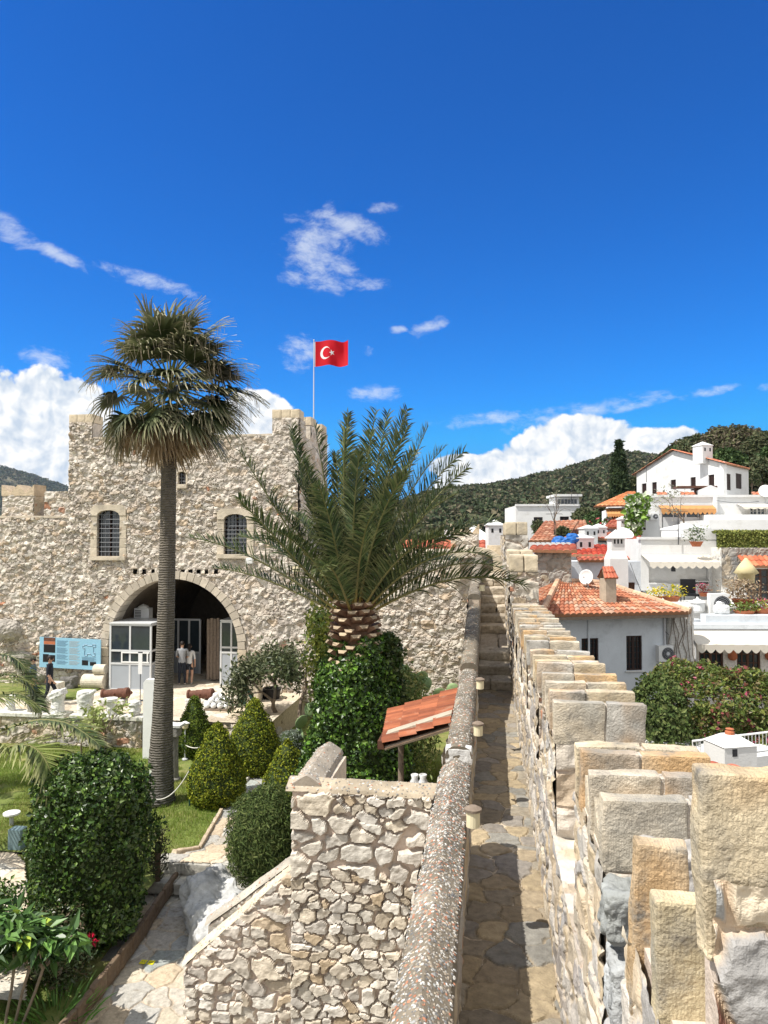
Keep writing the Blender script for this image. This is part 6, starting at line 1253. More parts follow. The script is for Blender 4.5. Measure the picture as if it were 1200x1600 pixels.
    q = MB(); th_ = np.linspace(.01, math.pi*.62, 10); q.lathe([(math.sin(a), math.cos(a)) for a in th_][::-1], (0, 0, 0), 16); v = q.V[0]; H.V = [c - fw*.008*h + v[:, 0:1]*rt*.053*h + v[:, 1:2]*fw*.060*h + (v[:, 2:3]*.066*h+.01*h)*Z_]; H.F = q.F; H.C = q.C; H.MI = q.MI; H.n = len(v)
    if hair_long: H.rblock(c-fw*.035*h-(0, 0, .05*h), (.04*h, .022*h, .09*h), (rt, fw, Z_), rnd=.8, amp=.005, n=6)
    H.build('hair', M[hairc], root, smooth=True)
    Fm = MB()
    for s_ in (-1, 1): Fm.rblock(c+fw*.050*h+rt*s_*.018*h+(0, 0, .002*h), (.006*h, .004*h, .003*h), (rt, fw, Z_), rnd=.8, amp=0, n=3)
    Fm.rblock(c+fw*.047*h-(0, 0, .032*h), (.012*h, .005*h, .0025*h), (rt, fw, Z_), rnd=.8, amp=0, n=3); Fm.build('face_features', M['terracotta'], root)
    N_ = MB(); N_.rblock(c+fw*.053*h-(0, 0, .012*h), (.006*h, .010*h, .012*h), (rt, fw, Z_), rnd=.8, amp=0, n=4)
    for s_ in (-1, 1): N_.rblock(c+rt*s_*.050*h-(0, 0, .004*h), (.004*h, .009*h, .015*h), (rt, fw, Z_), rnd=.8, amp=0, n=4)
    N_.build('nose_and_ears', M['skin'], root, smooth=True); return root
p = atZ(276, 1075, ZC); person('person in a pale grey shirt and dark trousers standing in the gateway', (p[0], 28.2, ZC), 1.76, .3, dict(elL=(-.13,.02,.66), wrL=(-.06,.11,.60), elR=(.14,.03,.65), wrR=(.06,.12,.60)), ('clothgrey', 'clothdark', 'clothwhite', .05))
person('bare-legged person in a white top and dark shorts close behind a companion', (atZ(288, 1073, ZC)[0], 28.45, ZC), 1.62, .2, dict(knR=(.06,.05,.28), anR=(.06,-.03,.045)), ('clothwhite', 'clothdark', 'clothwhite', .36), hair_long=True)
p = atZ(33, 1119, ZC); person('person in dark clothes walking behind the palm fronds at the left', (p[0], 24.3, ZC), 1.74, -1.3, dict(knL=(-.05,.10,.29), anL=(-.055,.13,.05), toL=(-.06,.22,.03), knR=(.05,-.03,.28), anR=(.055,-.13,.06), toR=(.06,-.05,.02), wrL=(-.14,-.09,.50), wrR=(.13,.10,.51)), ('clothdark', 'clothdark', 'black', .05))
person('person in blue clothes at the very left edge of the courtyard', (atZ(3, 1120, ZC)[0], 24.2, ZC), 1.7, -1.2, dict(knL=(-.05,.06,.29), anL=(-.055,.08,.05), toL=(-.06,.17,.03), anR=(.055,-.08,.05), toR=(.06,0,.02)), ('clothblue', 'clothblue', 'black', .05))
# ------------------------------------------------------------------ the town outside the wall
class Face:
    """vertical wall plane: left edge seen at px0, at depth Y, normal turned phi to the right"""
    def __init__(s, px0, Y, phi, py=835):
        s.o = atY(px0, py, Y); s.o[2] = 0; s.e = np.array((math.cos(phi), math.sin(phi), 0)); s.n = np.array((math.sin(phi), -math.cos(phi), 0))
    def at(s, px, py):
        d = ray(px, py); t = s.o.dot(s.n)/d.dot(s.n); p = d*t; return (p-s.o).dot(s.e), p[2]
    def P(s, u, z, out=0): return s.o + s.e*u + s.n*out + np.array((0, 0, z))
    def block(s, mb, u0, u1, z0, z1, o0, o1, col=None, mi=0):
        mb.obox(s.P((u0+u1)/2, (z0+z1)/2, (o0+o1)/2), (s.e, s.n, Z_), (abs(u1-u0)/2, abs(o1-o0)/2, abs(z1-z0)/2), col, mi)
    def shift(s, out, u=0):
        f = Face.__new__(Face); f.o = s.o + s.n*out + s.e*u; f.e, f.n = s.e, s.n; return f
def wallholes(F, mb, u0, u1, z0, z1, holes, th=.25, out=0):
    us = sorted({u0, u1, *[h[0] for h in holes], *[h[1] for h in holes]}); zs = sorted({z0, z1, *[h[2] for h in holes], *[h[3] for h in holes]})
    for a, b in zip(us[:-1], us[1:]):
        for c, d in zip(zs[:-1], zs[1:]):
            m, k = (a+b)/2, (c+d)/2
            if not any(h[0] < m < h[1] and h[2] < k < h[3] for h in holes): F.block(mb, a, b, c, d, out-th, out)
def rect(F, px0, px1, py0, py1):
    a, b = F.at(px0, py1), F.at(px1, py0); return (a[0], b[0], a[1], b[1])
def window(F, par, r, kind='shutter', out=0, wm='darkwood', sill=True):
    u0, u1, z0, z1 = r; f = MB(); t = min(.06, (u1-u0)*.12)
    F.block(f, u0, u0+t, z0, z1, out-.14, out-.06); F.block(f, u1-t, u1, z0, z1, out-.14, out-.06); F.block(f, u0+t, u1-t, z1-t, z1, out-.14, out-.06); F.block(f, u0+t, u1-t, z0, z0+t, out-.14, out-.06)
    w = f.build('window', M[wm], par)
    if kind == 'shutter':
        s = MB(); m = (u0+u1)/2
        for (a, b) in ((u0+t, m-.005), (m+.005, u1-t)):
            F.block(s, a, b, z0+t, z1-t, out-.13, out-.09); n = 8
            for k in range(n): zz = z0+t+(z1-z0-2*t)*(k+.5)/n; F.block(s, a+.02, b-.02, zz-.02, zz+.01, out-.09, out-.075)
        s.build('shutter', M[wm], w)
    else:
        s = MB(); F.block(s, u0+t, u1-t, z0+t, z1-t, out-.13, out-.12); s.build('pane', M['glass'], w); s = MB(); nu, nz = kind
        for k in range(1, nu): x = u0+(u1-u0)*k/nu; q = .05 if (nu % 2 == 0 and k == nu//2) else .02; F.block(s, x-q, x+q, z0+t, z1-t, out-.12, out-.085)
        for k in range(1, nz): z = z0+(z1-z0)*k/nz; F.block(s, u0+t, u1-t, z-.015, z+.015, out-.119, out-.09)
        s.build('glazing_bars', M[wm], w)
    if sill: s = MB(); F.block(s, u0-.06, u1+.06, z0-.05, z0-.002, out-.05, out+.06); s.build('sill', M['plaster'], w)
    return w
def house(label, F, u0, u1, ztop, depth, holes=(), m='plaster', zb=ZT, cat='house', parapet=.0, name='house', th=.25, group='houses of the old town'):
    t = thing(name, label, cat, F.P((u0+u1)/2, zb), group); mb = MB(); wallholes(F, mb, u0, u1, zb, ztop, list(holes), th)
    F.block(mb, u0, u0+th-.01, zb, ztop-.004, -depth, -th-.001); F.block(mb, u1-th+.01, u1, zb, ztop-.004, -depth, -th-.001); F.block(mb, u0+th, u1-th, zb, ztop-.008, -depth, -depth+th)
    F.block(mb, u0+th-.02, u1-th+.02, zb, ztop-parapet-.05, -depth+th-.02, -th-.25 if holes else -th-.0015)
    mb.build('wall', M[m], t); return t
def roofpart(par, p00, p10, p01, p11, seed=0, **k): mb = MB(); tileroof(mb, p00, p10, p01, p11, seed=seed, **k); return mb.build('roof', M['tile'], par)
def chimney(label, px, pyt, pyb, Y, w, phi=.3, style='white', par=None):
    b = atY(px, pyb, Y); h = atY(px, pyt, Y)[2]-b[2]; ax = (np.array((math.cos(phi), math.sin(phi), 0)), np.array((-math.sin(phi), math.cos(phi), 0)), Z_)
    mb = MB(); hh = h*.72; mb.obox(b+(0, 0, hh*.5-.3), ax, (w/2, w/2, hh*.5+.3)); c = b+(0, 0, hh)
    mb.obox(c-(0, 0, .03), ax, (w/2+.05, w/2+.05, .03)); q = [c+ax[0]*sx*(w/2+.03)+ax[1]*sy*(w/2+.03) for sx, sy in ((-1, -1), (1, -1), (1, 1), (-1, 1))]; mb.add(q+[c+(0, 0, h-hh)], [(0, 1, 4), (1, 2, 4), (2, 3, 4), (3, 0, 4), (3, 2, 1, 0)])
    if par is not None: o = mb.build('chimney', M['plaster'], par)
    else: t = thing('chimney', label, 'chimney', b); o = mb.build('stack', M['plaster'], t)
    k = MB()
    for s_ in (-.25, .25):
        for (e, n_) in ((ax[0], ax[1]), (ax[1], ax[0])):
            k.obox(c-(0, 0, .06+w*.3)+e*s_*w-n_*(w/2+.002)*(1 if n_ is ax[1] else -1), (e, n_, Z_), (w*.07, .004, w*.13)); k.build('smoke_slot', M['black'], o); k = MB()
    return o
def dish(label, px, py, Y, r, aim=(-.6, -.75, .35)):
    c = atY(px, py, Y); t = thing('satellite_dish', label, 'satellite dish', c); a = unit(np.array(aim)); s_ = unit(np.cross(a, Z_)); u = np.cross(s_, a); q = MB(); n = 8
    pr = [(r*k/n+.001, r*.28*(k/n)**2) for k in range(n+1)]; pr2 = [(x, z-.012) for x, z in pr[::-1]]; q.lathe(pr+pr2, (0, 0, 0), 24); v = q.V[0]; q.V = [c + v[:, 0:1]*s_ + v[:, 1:2]*u + v[:, 2:3]*a]; q.build('reflector', M['white'], t, smooth=True)
    q = MB(); q.tube([c-u*r*.95, c+a*r*.9-u*.2*r], .012, 5); q.obox(c+a*r*.95-u*.15*r, (s_, u, a), (.03, .03, .05)); q.build('receiver_arm', M['steel'], t); q = MB(); q.tube([c-a*.03, c-a*.1-(0, 0, r*1.5)], .03, 6); q.build('mast', M['steel'], t); return t
def acunit(label, px0, px1, py0, py1, Y, phi=.05, d=.32):
    F = Face(px0, Y, phi); r = rect(F, px0, px1, py0, py1); t = thing('air_conditioner', label, 'air conditioner', F.P((r[0]+r[1])/2, r[2]), 'air conditioner units'); mb = MB(); F.block(mb, r[0], r[1], r[2], r[3], -d, 0); mb.build('casing', M['white'], t)
    c = F.P(r[0]+(r[1]-r[0])*.62, (r[2]+r[3])/2, .004); R_ = (r[3]-r[2])*.40; q = MB(); q.lathe([(.001, 0), (R_, 0), (R_, .01), (.001, .01)], (0, 0, 0), 24); v = q.V[0]; q.V = [c + v[:, 0:1]*F.e + v[:, 1:2]*Z_ + v[:, 2:3]*F.n]; q.build('fan_grille', M['iron'], t)
    q = MB(); q.lathe([(.001, .012), (R_*.3, .012), (R_*.3, .02), (.001, .02)], (0, 0, 0), 16); v = q.V[0]; q.V = [c + v[:, 0:1]*F.e + v[:, 1:2]*Z_ + v[:, 2:3]*F.n]; q.build('fan_hub', M['steel'], t); q = MB()
    for k in range(1, 5):
        for j in range(24): a0, a1 = j*math.pi/12, (j+1)*math.pi/12; rr = R_*k/4.5; q.tube([c+F.n*.016+rr*(math.cos(a0)*F.e+math.sin(a0)*Z_), c+F.n*.016+rr*(math.cos(a1)*F.e+math.sin(a1)*Z_)], .005, 3, cap=False)
    q.build('guard', M['steel'], t); return t
def awning(label, F, par, px0, px1, py_t, py_b, out, m, drop=.18, scal=14, valb=None):
    a = F.at(px0, py_t); b = F.at(px1, py_t); zb = atY(px0, py_b, (F.P(a[0], 0, out))[1])[2]; mb = MB(); n = 40; us = np.linspace(a[0], b[0], n+1)
    top = [F.P(u, a[1], .02) for u in us]; bot = [F.P(u, zb, out)+(0, 0, .012*math.sin(i*1.3)) for i, u in enumerate(us)]; k = n+1
    for lo in (0, -.012): mb.add(top+bot, np.array([(i, i+1, k+i+1, k+i) for i in range(n)])) if lo == 0 else None
    vs = np.linspace(a[0], b[0], n*6+1); T2 = [F.P(u, zb, out) for u in vs]; B2 = [F.P(u, zb-drop*(.55+.45*abs(math.sin(math.pi*scal*(u-a[0])/(b[0]-a[0])))), out+.005) for u in vs]; k = len(vs); mb.add(T2+B2, np.array([(i, i+1, k+i+1, k+i) for i in range(k-1)]))
    o = mb.build('awning', M[m], par); q = MB()
    for u in (a[0]+.15, b[0]-.15): q.tube([F.P(u, a[1]-.15, .02), F.P(u, zb-.02, out-.02)], .018, 6)
    F.block(q, a[0], b[0], a[1]-.06, a[1]+.03, .0, .09); q.build('awning_frame', M['steel'], o); return o
# --- near blue-white house with hipped tile roof (H6)
F6 = Face(868, 28.0, R(18)); zb6 = F6.at(900, 961)[1]; ue = F6.at(1040, 960)[0]
h = [rect(F6, 909, 935, 997, 1046), rect(F6, 979, 1003, 993, 1048)]
H6 = house('blue-shaded white house with broad orange hipped roof beside the fortress wall', F6, -.1, ue, zb6+.12, 6.0, h, 'plaster_shade')
for r_ in h: window(F6, H6, r_, (4, 6), wm='darkwood')
mb = MB(); u = F6.at(918, 970)[0]; F6.block(mb, u+.0, u+.06, ZT, zb6, 0, .06); F6.block(mb, -.2, ue, zb6-.06, zb6, 0, .05); mb.build('pilaster', M['plaster_shade'], H6)
ev = .75; za = zb6+.08
def PP(px, py, Y): return atY(px, py, Y)
e0 = F6.P(-.9, za, ev); e1 = F6.P(ue+.55, za+.0, ev); rg0 = F6.P(1.2, za+.98, -2.6); rg1 = F6.P(ue-1.2, za+.86, -2.6)
roofpart(H6, e0, e1, rg0, rg1, seed=3, tw=.22, tl=.36, amp=.06); el = F6.P(-.9, za, -6.4); roofpart(H6, el, e0, rg0, rg0, seed=4, tw=.22, tl=.36, amp=.06); er = F6.P(ue+.55, za, -6.4); roofpart(H6, e1, er, rg1, rg1, seed=5, tw=.22, tl=.36, amp=.06); roofpart(H6, er, el, rg1, rg0, seed=6, tw=.22, tl=.36, amp=.06)
mb = MB(); F6.block(mb, -.85, ue+.5, za-.17, za-.03, -.0, ev-.03); F6.block(mb, -.85, -.1, za-.17, za-.03, -6.3, 0); mb.build('eave_soffit', M['greywood'], H6)
mb = MB()
for (p, q) in ((e0, rg0), (e1, rg1), (rg0, rg1)):
    n = 11
    for k in range(n): s0 = p+(q-p)*k/n+(0, 0, .06); s1 = p+(q-p)*(k+1.08)/n+(0, 0, .07); mb.tube([s0, s1], [.12, .10], 8, col=np.array((.55,.36,.24))*(.8+.4*random.random()))
mb.build('ridge_tiles', M['tile'], H6)
# roof chimney with a tile cap
c = PP(950, 948, 29.2); ax = (F6.e, -F6.n, Z_); t = thing('chimney', 'soot-stained square chimney with a little tile cap on the orange roof', 'chimney', c); mb = MB(); mb.obox(c+(0, 0, .30), ax, (.21, .27, .78)); mb.obox(c-(0, 0, .02), ax, (.28, .35, .05)); mb.build('stack', M['concrete'], t)
tp = c+(0, 0, 1.10); roofpart(t, tp+F6.n*.3-F6.e*.28, tp+F6.n*.3+F6.e*.28, tp+(0, 0, .42)-F6.e*.22, tp+(0, 0, .42)+F6.e*.22, tw=.14, tl=.25, amp=.04, base=((.5,.14,.08),)); roofpart(t, tp-F6.n*.3+F6.e*.28, tp-F6.n*.3-F6.e*.28, tp+(0, 0, .42)+F6.e*.22, tp+(0, 0, .42)-F6.e*.22, tw=.14, tl=.25, amp=.04, base=((.5,.14,.08),))
# --- side alley piece and stone-studded corner house (H7)
F7 = Face(1072, 31, R(6)); zt7 = F7.at(1100, 982)[1]; u7 = F7.at(1260, 980)[0]
doors = [rect(F7, 1093, 1130, 1009, 1062), rect(F7, 1152, 1188, 1009, 1064)]
H7 = house('rough white rendered house with brown glazed doors under a cream awning', F7, 0, u7, zt7, 7.5, doors, 'plaster_rough')
for r_ in doors: window(F7, H7, r_, (4, 4), wm='wood', sill=False)
mb = MB(); a, b = F7.at(1068, 983), F7.at(1260, 962); F7.block(mb, -.15, u7+.1, zt7+.001, zt7+.18, -.5, .12); F7.block(mb, .75, u7, zt7+.181, b[1], -.6, -.05); mb.build('parapet', M['plaster_shade'], H7)
awning('', F7, H7, 1072, 1262, 984, 1007, 1.15, 'awning_w', .32, 14)
mb = MB(); F7.block(mb, 0, u7, zt7-.02, zt7+.03, -7.4, -.5); mb.build('terrace_floor', M['plaster'], H7)
for i, px in enumerate((1143, 1201)):
    c = F7.P(*F7.at(px, 1024), .1); mb = MB(); mb.lathe([(.03, .22), (.09, .17), (.17, .05), (.17, -.08), (.10, -.17), (.02, -.19)][::-1], c, 14); tag(mb.build('wall_pot', M['terracotta']), ('round red clay pot hanging between the two brown doors', 'round red clay pot hanging at the right photo edge beside the brown door')[i], 'pot')
# rounded pier with dried vines
fp_ = Face(1042, 29.5, R(4)); a, b = rect(fp_, 1042, 1087, 947, 1075)[:2], None; r_ = rect(fp_, 1043, 1086, 942, 1085); t = thing('garden_pier', 'rounded speckled white wall end with pipes between the two near houses', 'wall', fp_.P((r_[0]+r_[1])/2, r_[2])); mb = MB()
mb.rblock(fp_.P((r_[0]+r_[1])/2, (r_[3]+ZT)/2, -.35), ((r_[1]-r_[0])/2, .35, (r_[3]-ZT)/2), (fp_.e, -fp_.n, Z_), rnd=.7, amp=.05, freq=3, n=24, nn=(12, 8, 60), seed=3); mb.build('wall', M['plaster_rough'], t)
mb = MB(); g = np.random.default_rng(4)
for k in range(7): x = r_[0]+.1+.14*k; q = [fp_.P(x+g.normal()*.06, z, .03) for z in np.linspace(r_[3]-.15, r_[3]-2.2-.5*g.random(), 6)]; mb.tube(q, .014, 5)
mb.build('pipes', M['greywood'], t)
acunit('white air conditioner low on the wall between the near houses, above the bougainvillea', 1030, 1052, 1009, 1034, 29.0, R(15))
mb = MB(); F = Face(1028, 31.5, R(10)); q = rect(F, 1026, 1050, 968, 1090); F.block(mb, q[0], q[1]+1.2, ZT, q[3], -.3, 0); u0 = rect(F, 1040, 1048, 994, 1010); t = thing('alley_wall', 'narrow pale wall with a small dark opening between the near houses', 'wall', F.P(q[0], ZT)); mb.build('wall', M['plaster_shade'], t); mb = MB(); F.block(mb, u0[0], u0[1], u0[2], u0[3], 0, .02); mb.build('vent', M['iron'], t)
# --- bougainvillea
g = np.random.default_rng(21); c0 = np.array((9.4, 23.5, -6.6)); t = thing('bougainvillea', 'large bougainvillea hedge with pink flowers spreading over the lane', 'bush', c0)
n = 52000; u = g.random(n); v = g.random(n); X = 5.15+8.6*u; ztop = np.interp(u, [0, .08, .3, .55, .8, 1], [-4.45, -4.0, -4.25, -5.0, -5.3, -5.45]); Yf = 21.6 + .9*u; Yb = 26.2; side = g.random(n) < .5
Pt = np.stack([X, Yf+(Yb-Yf)*v, ztop - .9*np.abs(v*2-1)**3], 1); Pf = np.stack([X, Yf + .25*np.abs(v-.5), ztop-.7-2.4*v**1.1], 1); P = np.where(side[:, None], Pt, Pf); Nn = np.where(side[:, None], (0, -.2, 1.), (-.1, -1., .35)); L_ = fbm(P, 1.1, 5, 4); P = P + unit(Nn)*(.55*L_)[:, None] - unit(Nn)*(.35*g.random(n)**1.6)[:, None]
fl_ = (fbm(P, 1.5, 31, 2) > .15) & (g.random(n) < .17); mb = MB(); leaves(mb, P[~fl_], Nn[~fl_], .11, .62, [(.09,.13,.025),(.13,.18,.035),(.06,.09,.02),(.20,.22,.05),(.16,.13,.05)], 5, .8); mb.build('foliage', M['leaf'], t)
mb = MB(); leaves(mb, P[fl_], Nn[fl_], .12, .8, [(.34,.05,.10),(.28,.08,.08),(.40,.08,.14),(.20,.07,.05)], 6, .9); mb.build('flowers', M['leaf'], t); mb = MB(); mb.rblock((9.5, 24.1, -7.0), (3.6, 1.4, 1.6), rnd=.8, amp=.2, freq=.8, n=18, seed=4, col=(.04,.06,.02)); mb.build('dark_core', M['leafmatte'], t)  # solid core inside, coloured dark like the shade under the leaves
mb = MB(); mb.rblock((4.9, 22.6, -6.3), (.5, .9, 1.3), rnd=.6, amp=.25, freq=1.2, n=16, seed=6, col=(.04,.055,.02)); g2 = np.random.default_rng(8); th_ = g2.normal(size=(9000, 3)); th_ = unit(th_); leaves(mb, np.array((4.9, 22.6, -6.2))+th_*np.array((.95, 1.6, 2.1))*(.85+.2*g2.random((9000, 1))), th_, .12, .6, G_DRK, 3, .7); tag(mb.build('ivy_mass', M['leafmatte']), 'dark shaded ivy growing at the corner of the blue-shaded house', 'ivy')
# --- white chimney, balustrade and terrace below
Fb = Face(1078, 20.0, R(28)); t = thing('terrace_railing', 'white metal balcony railing beside the white chimney', 'railing', Fb.P(1, -6)); mb = MB(); z0, z1 = Fb.at(1082, 1186)[1], Fb.at(1082, 1158)[1]; L_ = Fb.at(1230, 1150)[0]; q1 = Fb.at(1200, 1137)[1]
A_ = Fb.P(0, z1); B_ = Fb.P(L_, z1+.0); C_ = Fb.P(0, z0); D__ = Fb.P(L_, z0)
for p, q in ((A_, B_), (C_, D__)): mb.tube([p, q], .028, 6)
mb.build('rail', M['white'], t); n = int(L_/.12)
mb = MB()
for k in range(n): f = k/n; mb.tube([A_+(B_-A_)*f, C_+(D__-C_)*f], .011, 4)
mb.build('balusters', M['white'], t)
mb = MB(); Fb.block(mb, -.3, L_, z0-.45, z0-.05, -3, .3); tag(mb.build('terrace', M['plaster']), 'white terrace slab edge below the balcony railing', 'terrace')
c = atY(1141, 1204, 17.5); axc = (np.array((math.cos(.35), math.sin(.35), 0)), np.array((-math.sin(.35), math.cos(.35), 0)), Z_); t = thing('chimney', 'stout white house-shaped chimney with tiny windows and clay cap', 'chimney', c); mb = MB(); wv = .40; zt = atY(1141, 1160, 17.5)[2]; zp = atY(1141, 1147, 17.5)[2]
mb.obox((c[0], c[1], (c[2]-.3+zt)/2), axc, (wv, wv*.9, (zt-c[2]+.3)/2)); cc = np.array((c[0], c[1], zt)); q = [cc+axc[0]*sx*(wv+.02)+axc[1]*sy*(wv*.9+.02) for sx, sy in ((-1, -1), (1, -1), (1, 1), (-1, 1))]; q2 = [cc+axc[0]*sx*.13+axc[1]*sy*.13+(0, 0, zp-zt) for sx, sy in ((-1, -1), (1, -1), (1, 1), (-1, 1))]; mb.add(q+q2, [(0, 1, 5, 4), (1, 2, 6, 5), (2, 3, 7, 6), (3, 0, 4, 7), (4, 5, 6, 7), (3, 2, 1, 0)]); mb.build('stack', M['plaster'], t)
mb = MB(); mb.lathe([(.10, 0), (.10, .06), (.07, .08), (.09, .12), (.02, .14)], (c[0], c[1], zp), 12); mb.build('clay_cap', M['terracotta'], t); mb = MB(); mb.obox(cc-axc[1]*(wv*.9+.003)-(0, 0, .12)-axc[0]*.15, axc, (.06, .004, .08)); mb.obox(cc+axc[0]*(wv+.003)-(0, 0, .15), (axc[1], axc[0], Z_), (.05, .004, .09)); mb.build('smoke_slot', M['iron'], t)
e0 = atY(1100, 1206, 16.0); e1 = atY(1200, 1222, 15.4); t = thing('tiled_roof', 'red tile roof edge peeping over the nearest merlon', 'roof', e0); roofpart(t, e0+(0, 0, -.1), e1+(0, 0, -.1), e0+(.1, .4, .06), e1+(.1, .4, .06), tw=.30, tl=.4, amp=.09, base=((.42,.10,.06),(.36,.08,.05)))
# --- upper white house with scalloped awning (H4)
F4 = Face(1001, 37, R(4)); z4 = F4.at(1050, 843)[1]; u4 = F4.at(1132, 843)[0]; hh = [rect(F4, 1014, 1107, 886, 912)]
H4 = house('white house with shallow alcoves and a scalloped cream awning over its terrace', F4, 0, u4, z4, 6, hh, 'plaster')
mb = MB(); r_ = hh[0]; F4.block(mb, r_[0], r_[1], r_[2], r_[3], -.5, -.26); F4.block(mb, r_[0], r_[0]+(r_[1]-r_[0])*.3, r_[2]-.02, r_[2]+.04, -.24, .06); F4.block(mb, r_[1]-(r_[1]-r_[0])*.3, r_[1], r_[2]+.1, r_[2]+.15, -.24, .04); mb.build('alcove', M['plaster'], H4)
awning('', F4, H4, 1001, 1106, 866, 878, 1.5, 'awning_w', .30, 9)
mb = MB(); F4.block(mb, -.1, u4-1.6, z4+.001, z4+.12, -.35, .08); F4.block(mb, u4-1.9, u4+.05, z4+.001, z4+.5, -.8, .02); mb.build('parapet', M['plaster'], H4)
mb = MB(); p = F4.P(*F4.at(1050, 888), .2); mb.obox(p, (F4.e, F4.n, Z_), (.08, .08, .14)); mb.lathe([(.12, .14), (.02, .26)], p, 6); mb.tube([p+(0, 0, .2), F4.P(*F4.at(1050, 882), 0)], .015, 5); tag(mb.build('wall_lantern', M['iron']), 'black wall lantern under the scalloped awning', 'lantern')
# terrace furniture on H7 roof
def pot_plant(label, px, py, Y, r, cols, fm='leaf', h=.35, n=120): 
    p = atY(px, py, Y); t = thing('potted_plant', label, 'potted plant', p); mb = MB(); mb.lathe([(r*.6, -r*.8), (r, -.05*r), (r*1.08, 0), (r*.8, 0), (r*.8, -r*.2), (.01, -r*.2)], p, 16); mb.build('pot', M['terracotta'], t)
    g = np.random.default_rng(int(px)); P = p + np.stack([g.normal(size=n)*r*.8, g.normal(size=n)*r*.6, h*g.random(n)], 1); mb = MB(); leaves(mb, P, np.tile((0, 0, 1.), (n, 1)), .14, .4, cols, int(px), .8); mb.build('foliage', M[fm], t)
YEL = [(.70,.55,.03),(.75,.62,.05),(.3,.35,.06)]
pot_plant('terracotta bowl of yellow flowers on the terrace, left of two', 1024, 932, 33, .30, YEL); pot_plant('larger terracotta bowl of yellow flowers on the terrace, right of two', 1049, 932, 33, .36, YEL, h=.45, n=200)
pot_plant('pot of dark pink flowers left of the white air conditioner', 1099, 926, 33, .2, [(.35,.05,.10),(.2,.12,.06)])
pot_plant('tub of dry brown grass in front of the arched brown doors', 1160, 936, 32.6, .42, [(.36,.26,.17),(.44,.34,.22),(.28,.22,.14)], h=.8, n=700); pot_plant('bed of pink and yellow flowers at the right photo edge', 1190, 950, 32.2, .4, [(.5,.12,.16),(.5,.45,.1),(.14,.2,.05)], h=.35, n=300)
pot_plant('low green bush in a pot under the dry grass', 1163, 954, 32.0, .4, [(.14,.2,.05),(.2,.25,.06)], h=.3, n=300)
acunit('large white air conditioner on the terrace with dark fan', 1110, 1140, 928, 960, 32.2, R(6))
p = atY(1075, 912, 34); mb = MB(); mb.box(p[0]-.32, p[1], p[2]-.42, p[0]+.32, p[1]+.05, p[2]+.2); mb.box(p[0]-.32, p[1]-.55, p[2]-.5, p[0]+.32, p[1], p[2]-.42)
for sx in (-.3, .3):
    for sy in (-.53, .02): mb.box(p[0]+sx-.02, p[1]+sy-.02, p[2]-.95, p[0]+sx+.02, p[1]+sy+.02, p[2]-.42)
tag(mb.build('terrace_chair', M['black']), 'black terrace chair beside the yellow flower bowls', 'chair')
for i, (px, lab) in enumerate(((995, 'grey garden chair on the terrace left of the yellow flowers'), (1003, 'second grey garden chair nearer the white house wall'))):
    p = atY(px, 935, 35); mb = MB(); mb.box(p[0]-.25, p[1], p[2]-.1, p[0]+.25, p[1]+.04, p[2]+.35); mb.box(p[0]-.25, p[1]-.45, p[2]-.14, p[0]+.25, p[1]+.04, p[2]-.1); mb.tube([p+(-.25, -.45, -.5), p+(-.25, -.45, .1), p+(-.25, .02, .12)], .02, 5); mb.tube([p+(.25, -.45, -.5), p+(.25, -.45, .1), p+(.25, .02, .12)], .02, 5); tag(mb.build('garden_chair', M['steel']), lab, 'chair')
p = atY(1090, 952, 32.5); mb = MB(); mb.lathe([(.16, 0), (.28, .1), (.28, .4), (.32, .42), (.32, .46), (.05, .6), (.05, .66)], p-(0, 0, .15), 16); tag(mb.build('white_urn', M['white']), 'white lidded urn between the pier and the air conditioner', 'urn')
p = atY(1128, 952, 31.6); mb = MB(); mb.rblock(p, (.3, .15, .18), rnd=.8, amp=.08, n=10, seed=4); mb.rblock(p+(-.1, 0, .2), (.12, .1, .12), rnd=.8, amp=.04, n=8, seed=6); tag(mb.build('white_figure', M['white']), 'small reclining white garden figure before the air conditioner fan', 'statuette')
mb = MB(); Fd = Face(985, 34, R(3)); q = rect(Fd, 985, 1260, 940, 944); Fd.block(mb, q[0], q[1], ZT, q[2], -8, 1.5); t = thing('terrace', 'white roof terrace platform carrying the flower pots and chairs', 'terrace', Fd.P(0, q[2])); mb.build('slab', M['plaster'], t); mb = MB(); q2 = rect(Fd, 1050, 1115, 934, 944); Fd.block(mb, q2[0], q2[1], q2[2], q2[3], 1.3, 1.5); mb.build('parapet', M['plaster'], t)
# --- patterned stone house at right (H5)
F5 = Face(1126, 36, R(3)); u5 = F5.at(1262, 850)[0]; z5 = F5.at(1160, 856)[1]; dr = rect(F5, 1167, 1212, 889, 952)
H5 = house('house of patchy grey stone with arched brown glazed doors and a hedge on its roof', F5, 0, u5, z5, 6, [dr], 'plaster_rough')
window(F5, H5, dr, (4, 5), wm='wood', sill=False)
mb = MB(); wallgrid(mb, F5.P(.02, F5.at(1126, 918)[1], .01), F5.e, Z_, u5, z5-F5.at(1126, 918)[1]+.0, .06, .34, .26, 700, 'grey', depth=.04, rough=.02, taper=False, red=0, keep=lambda a, b: (b > (F5.at(1150, 884)[1]-F5.at(1126, 918)[1])) | (a < .9)); mb.build('stone_cladding', M['rubble_far'], H5)
mb = MB(); a = F5.at(1152, 890); e0 = F5.P(F5.at(1152, 880)[0], F5.at(1152, 884)[1], .9); e1 = F5.P(u5, F5.at(1152, 884)[1], .9); roofpart(H5, e0, e1, e0-F5.n*.9+(0, 0, .45), e1-F5.n*.9+(0, 0, .45), tw=.22, tl=.35, base=((.50,.14,.07),(.58,.20,.10)))
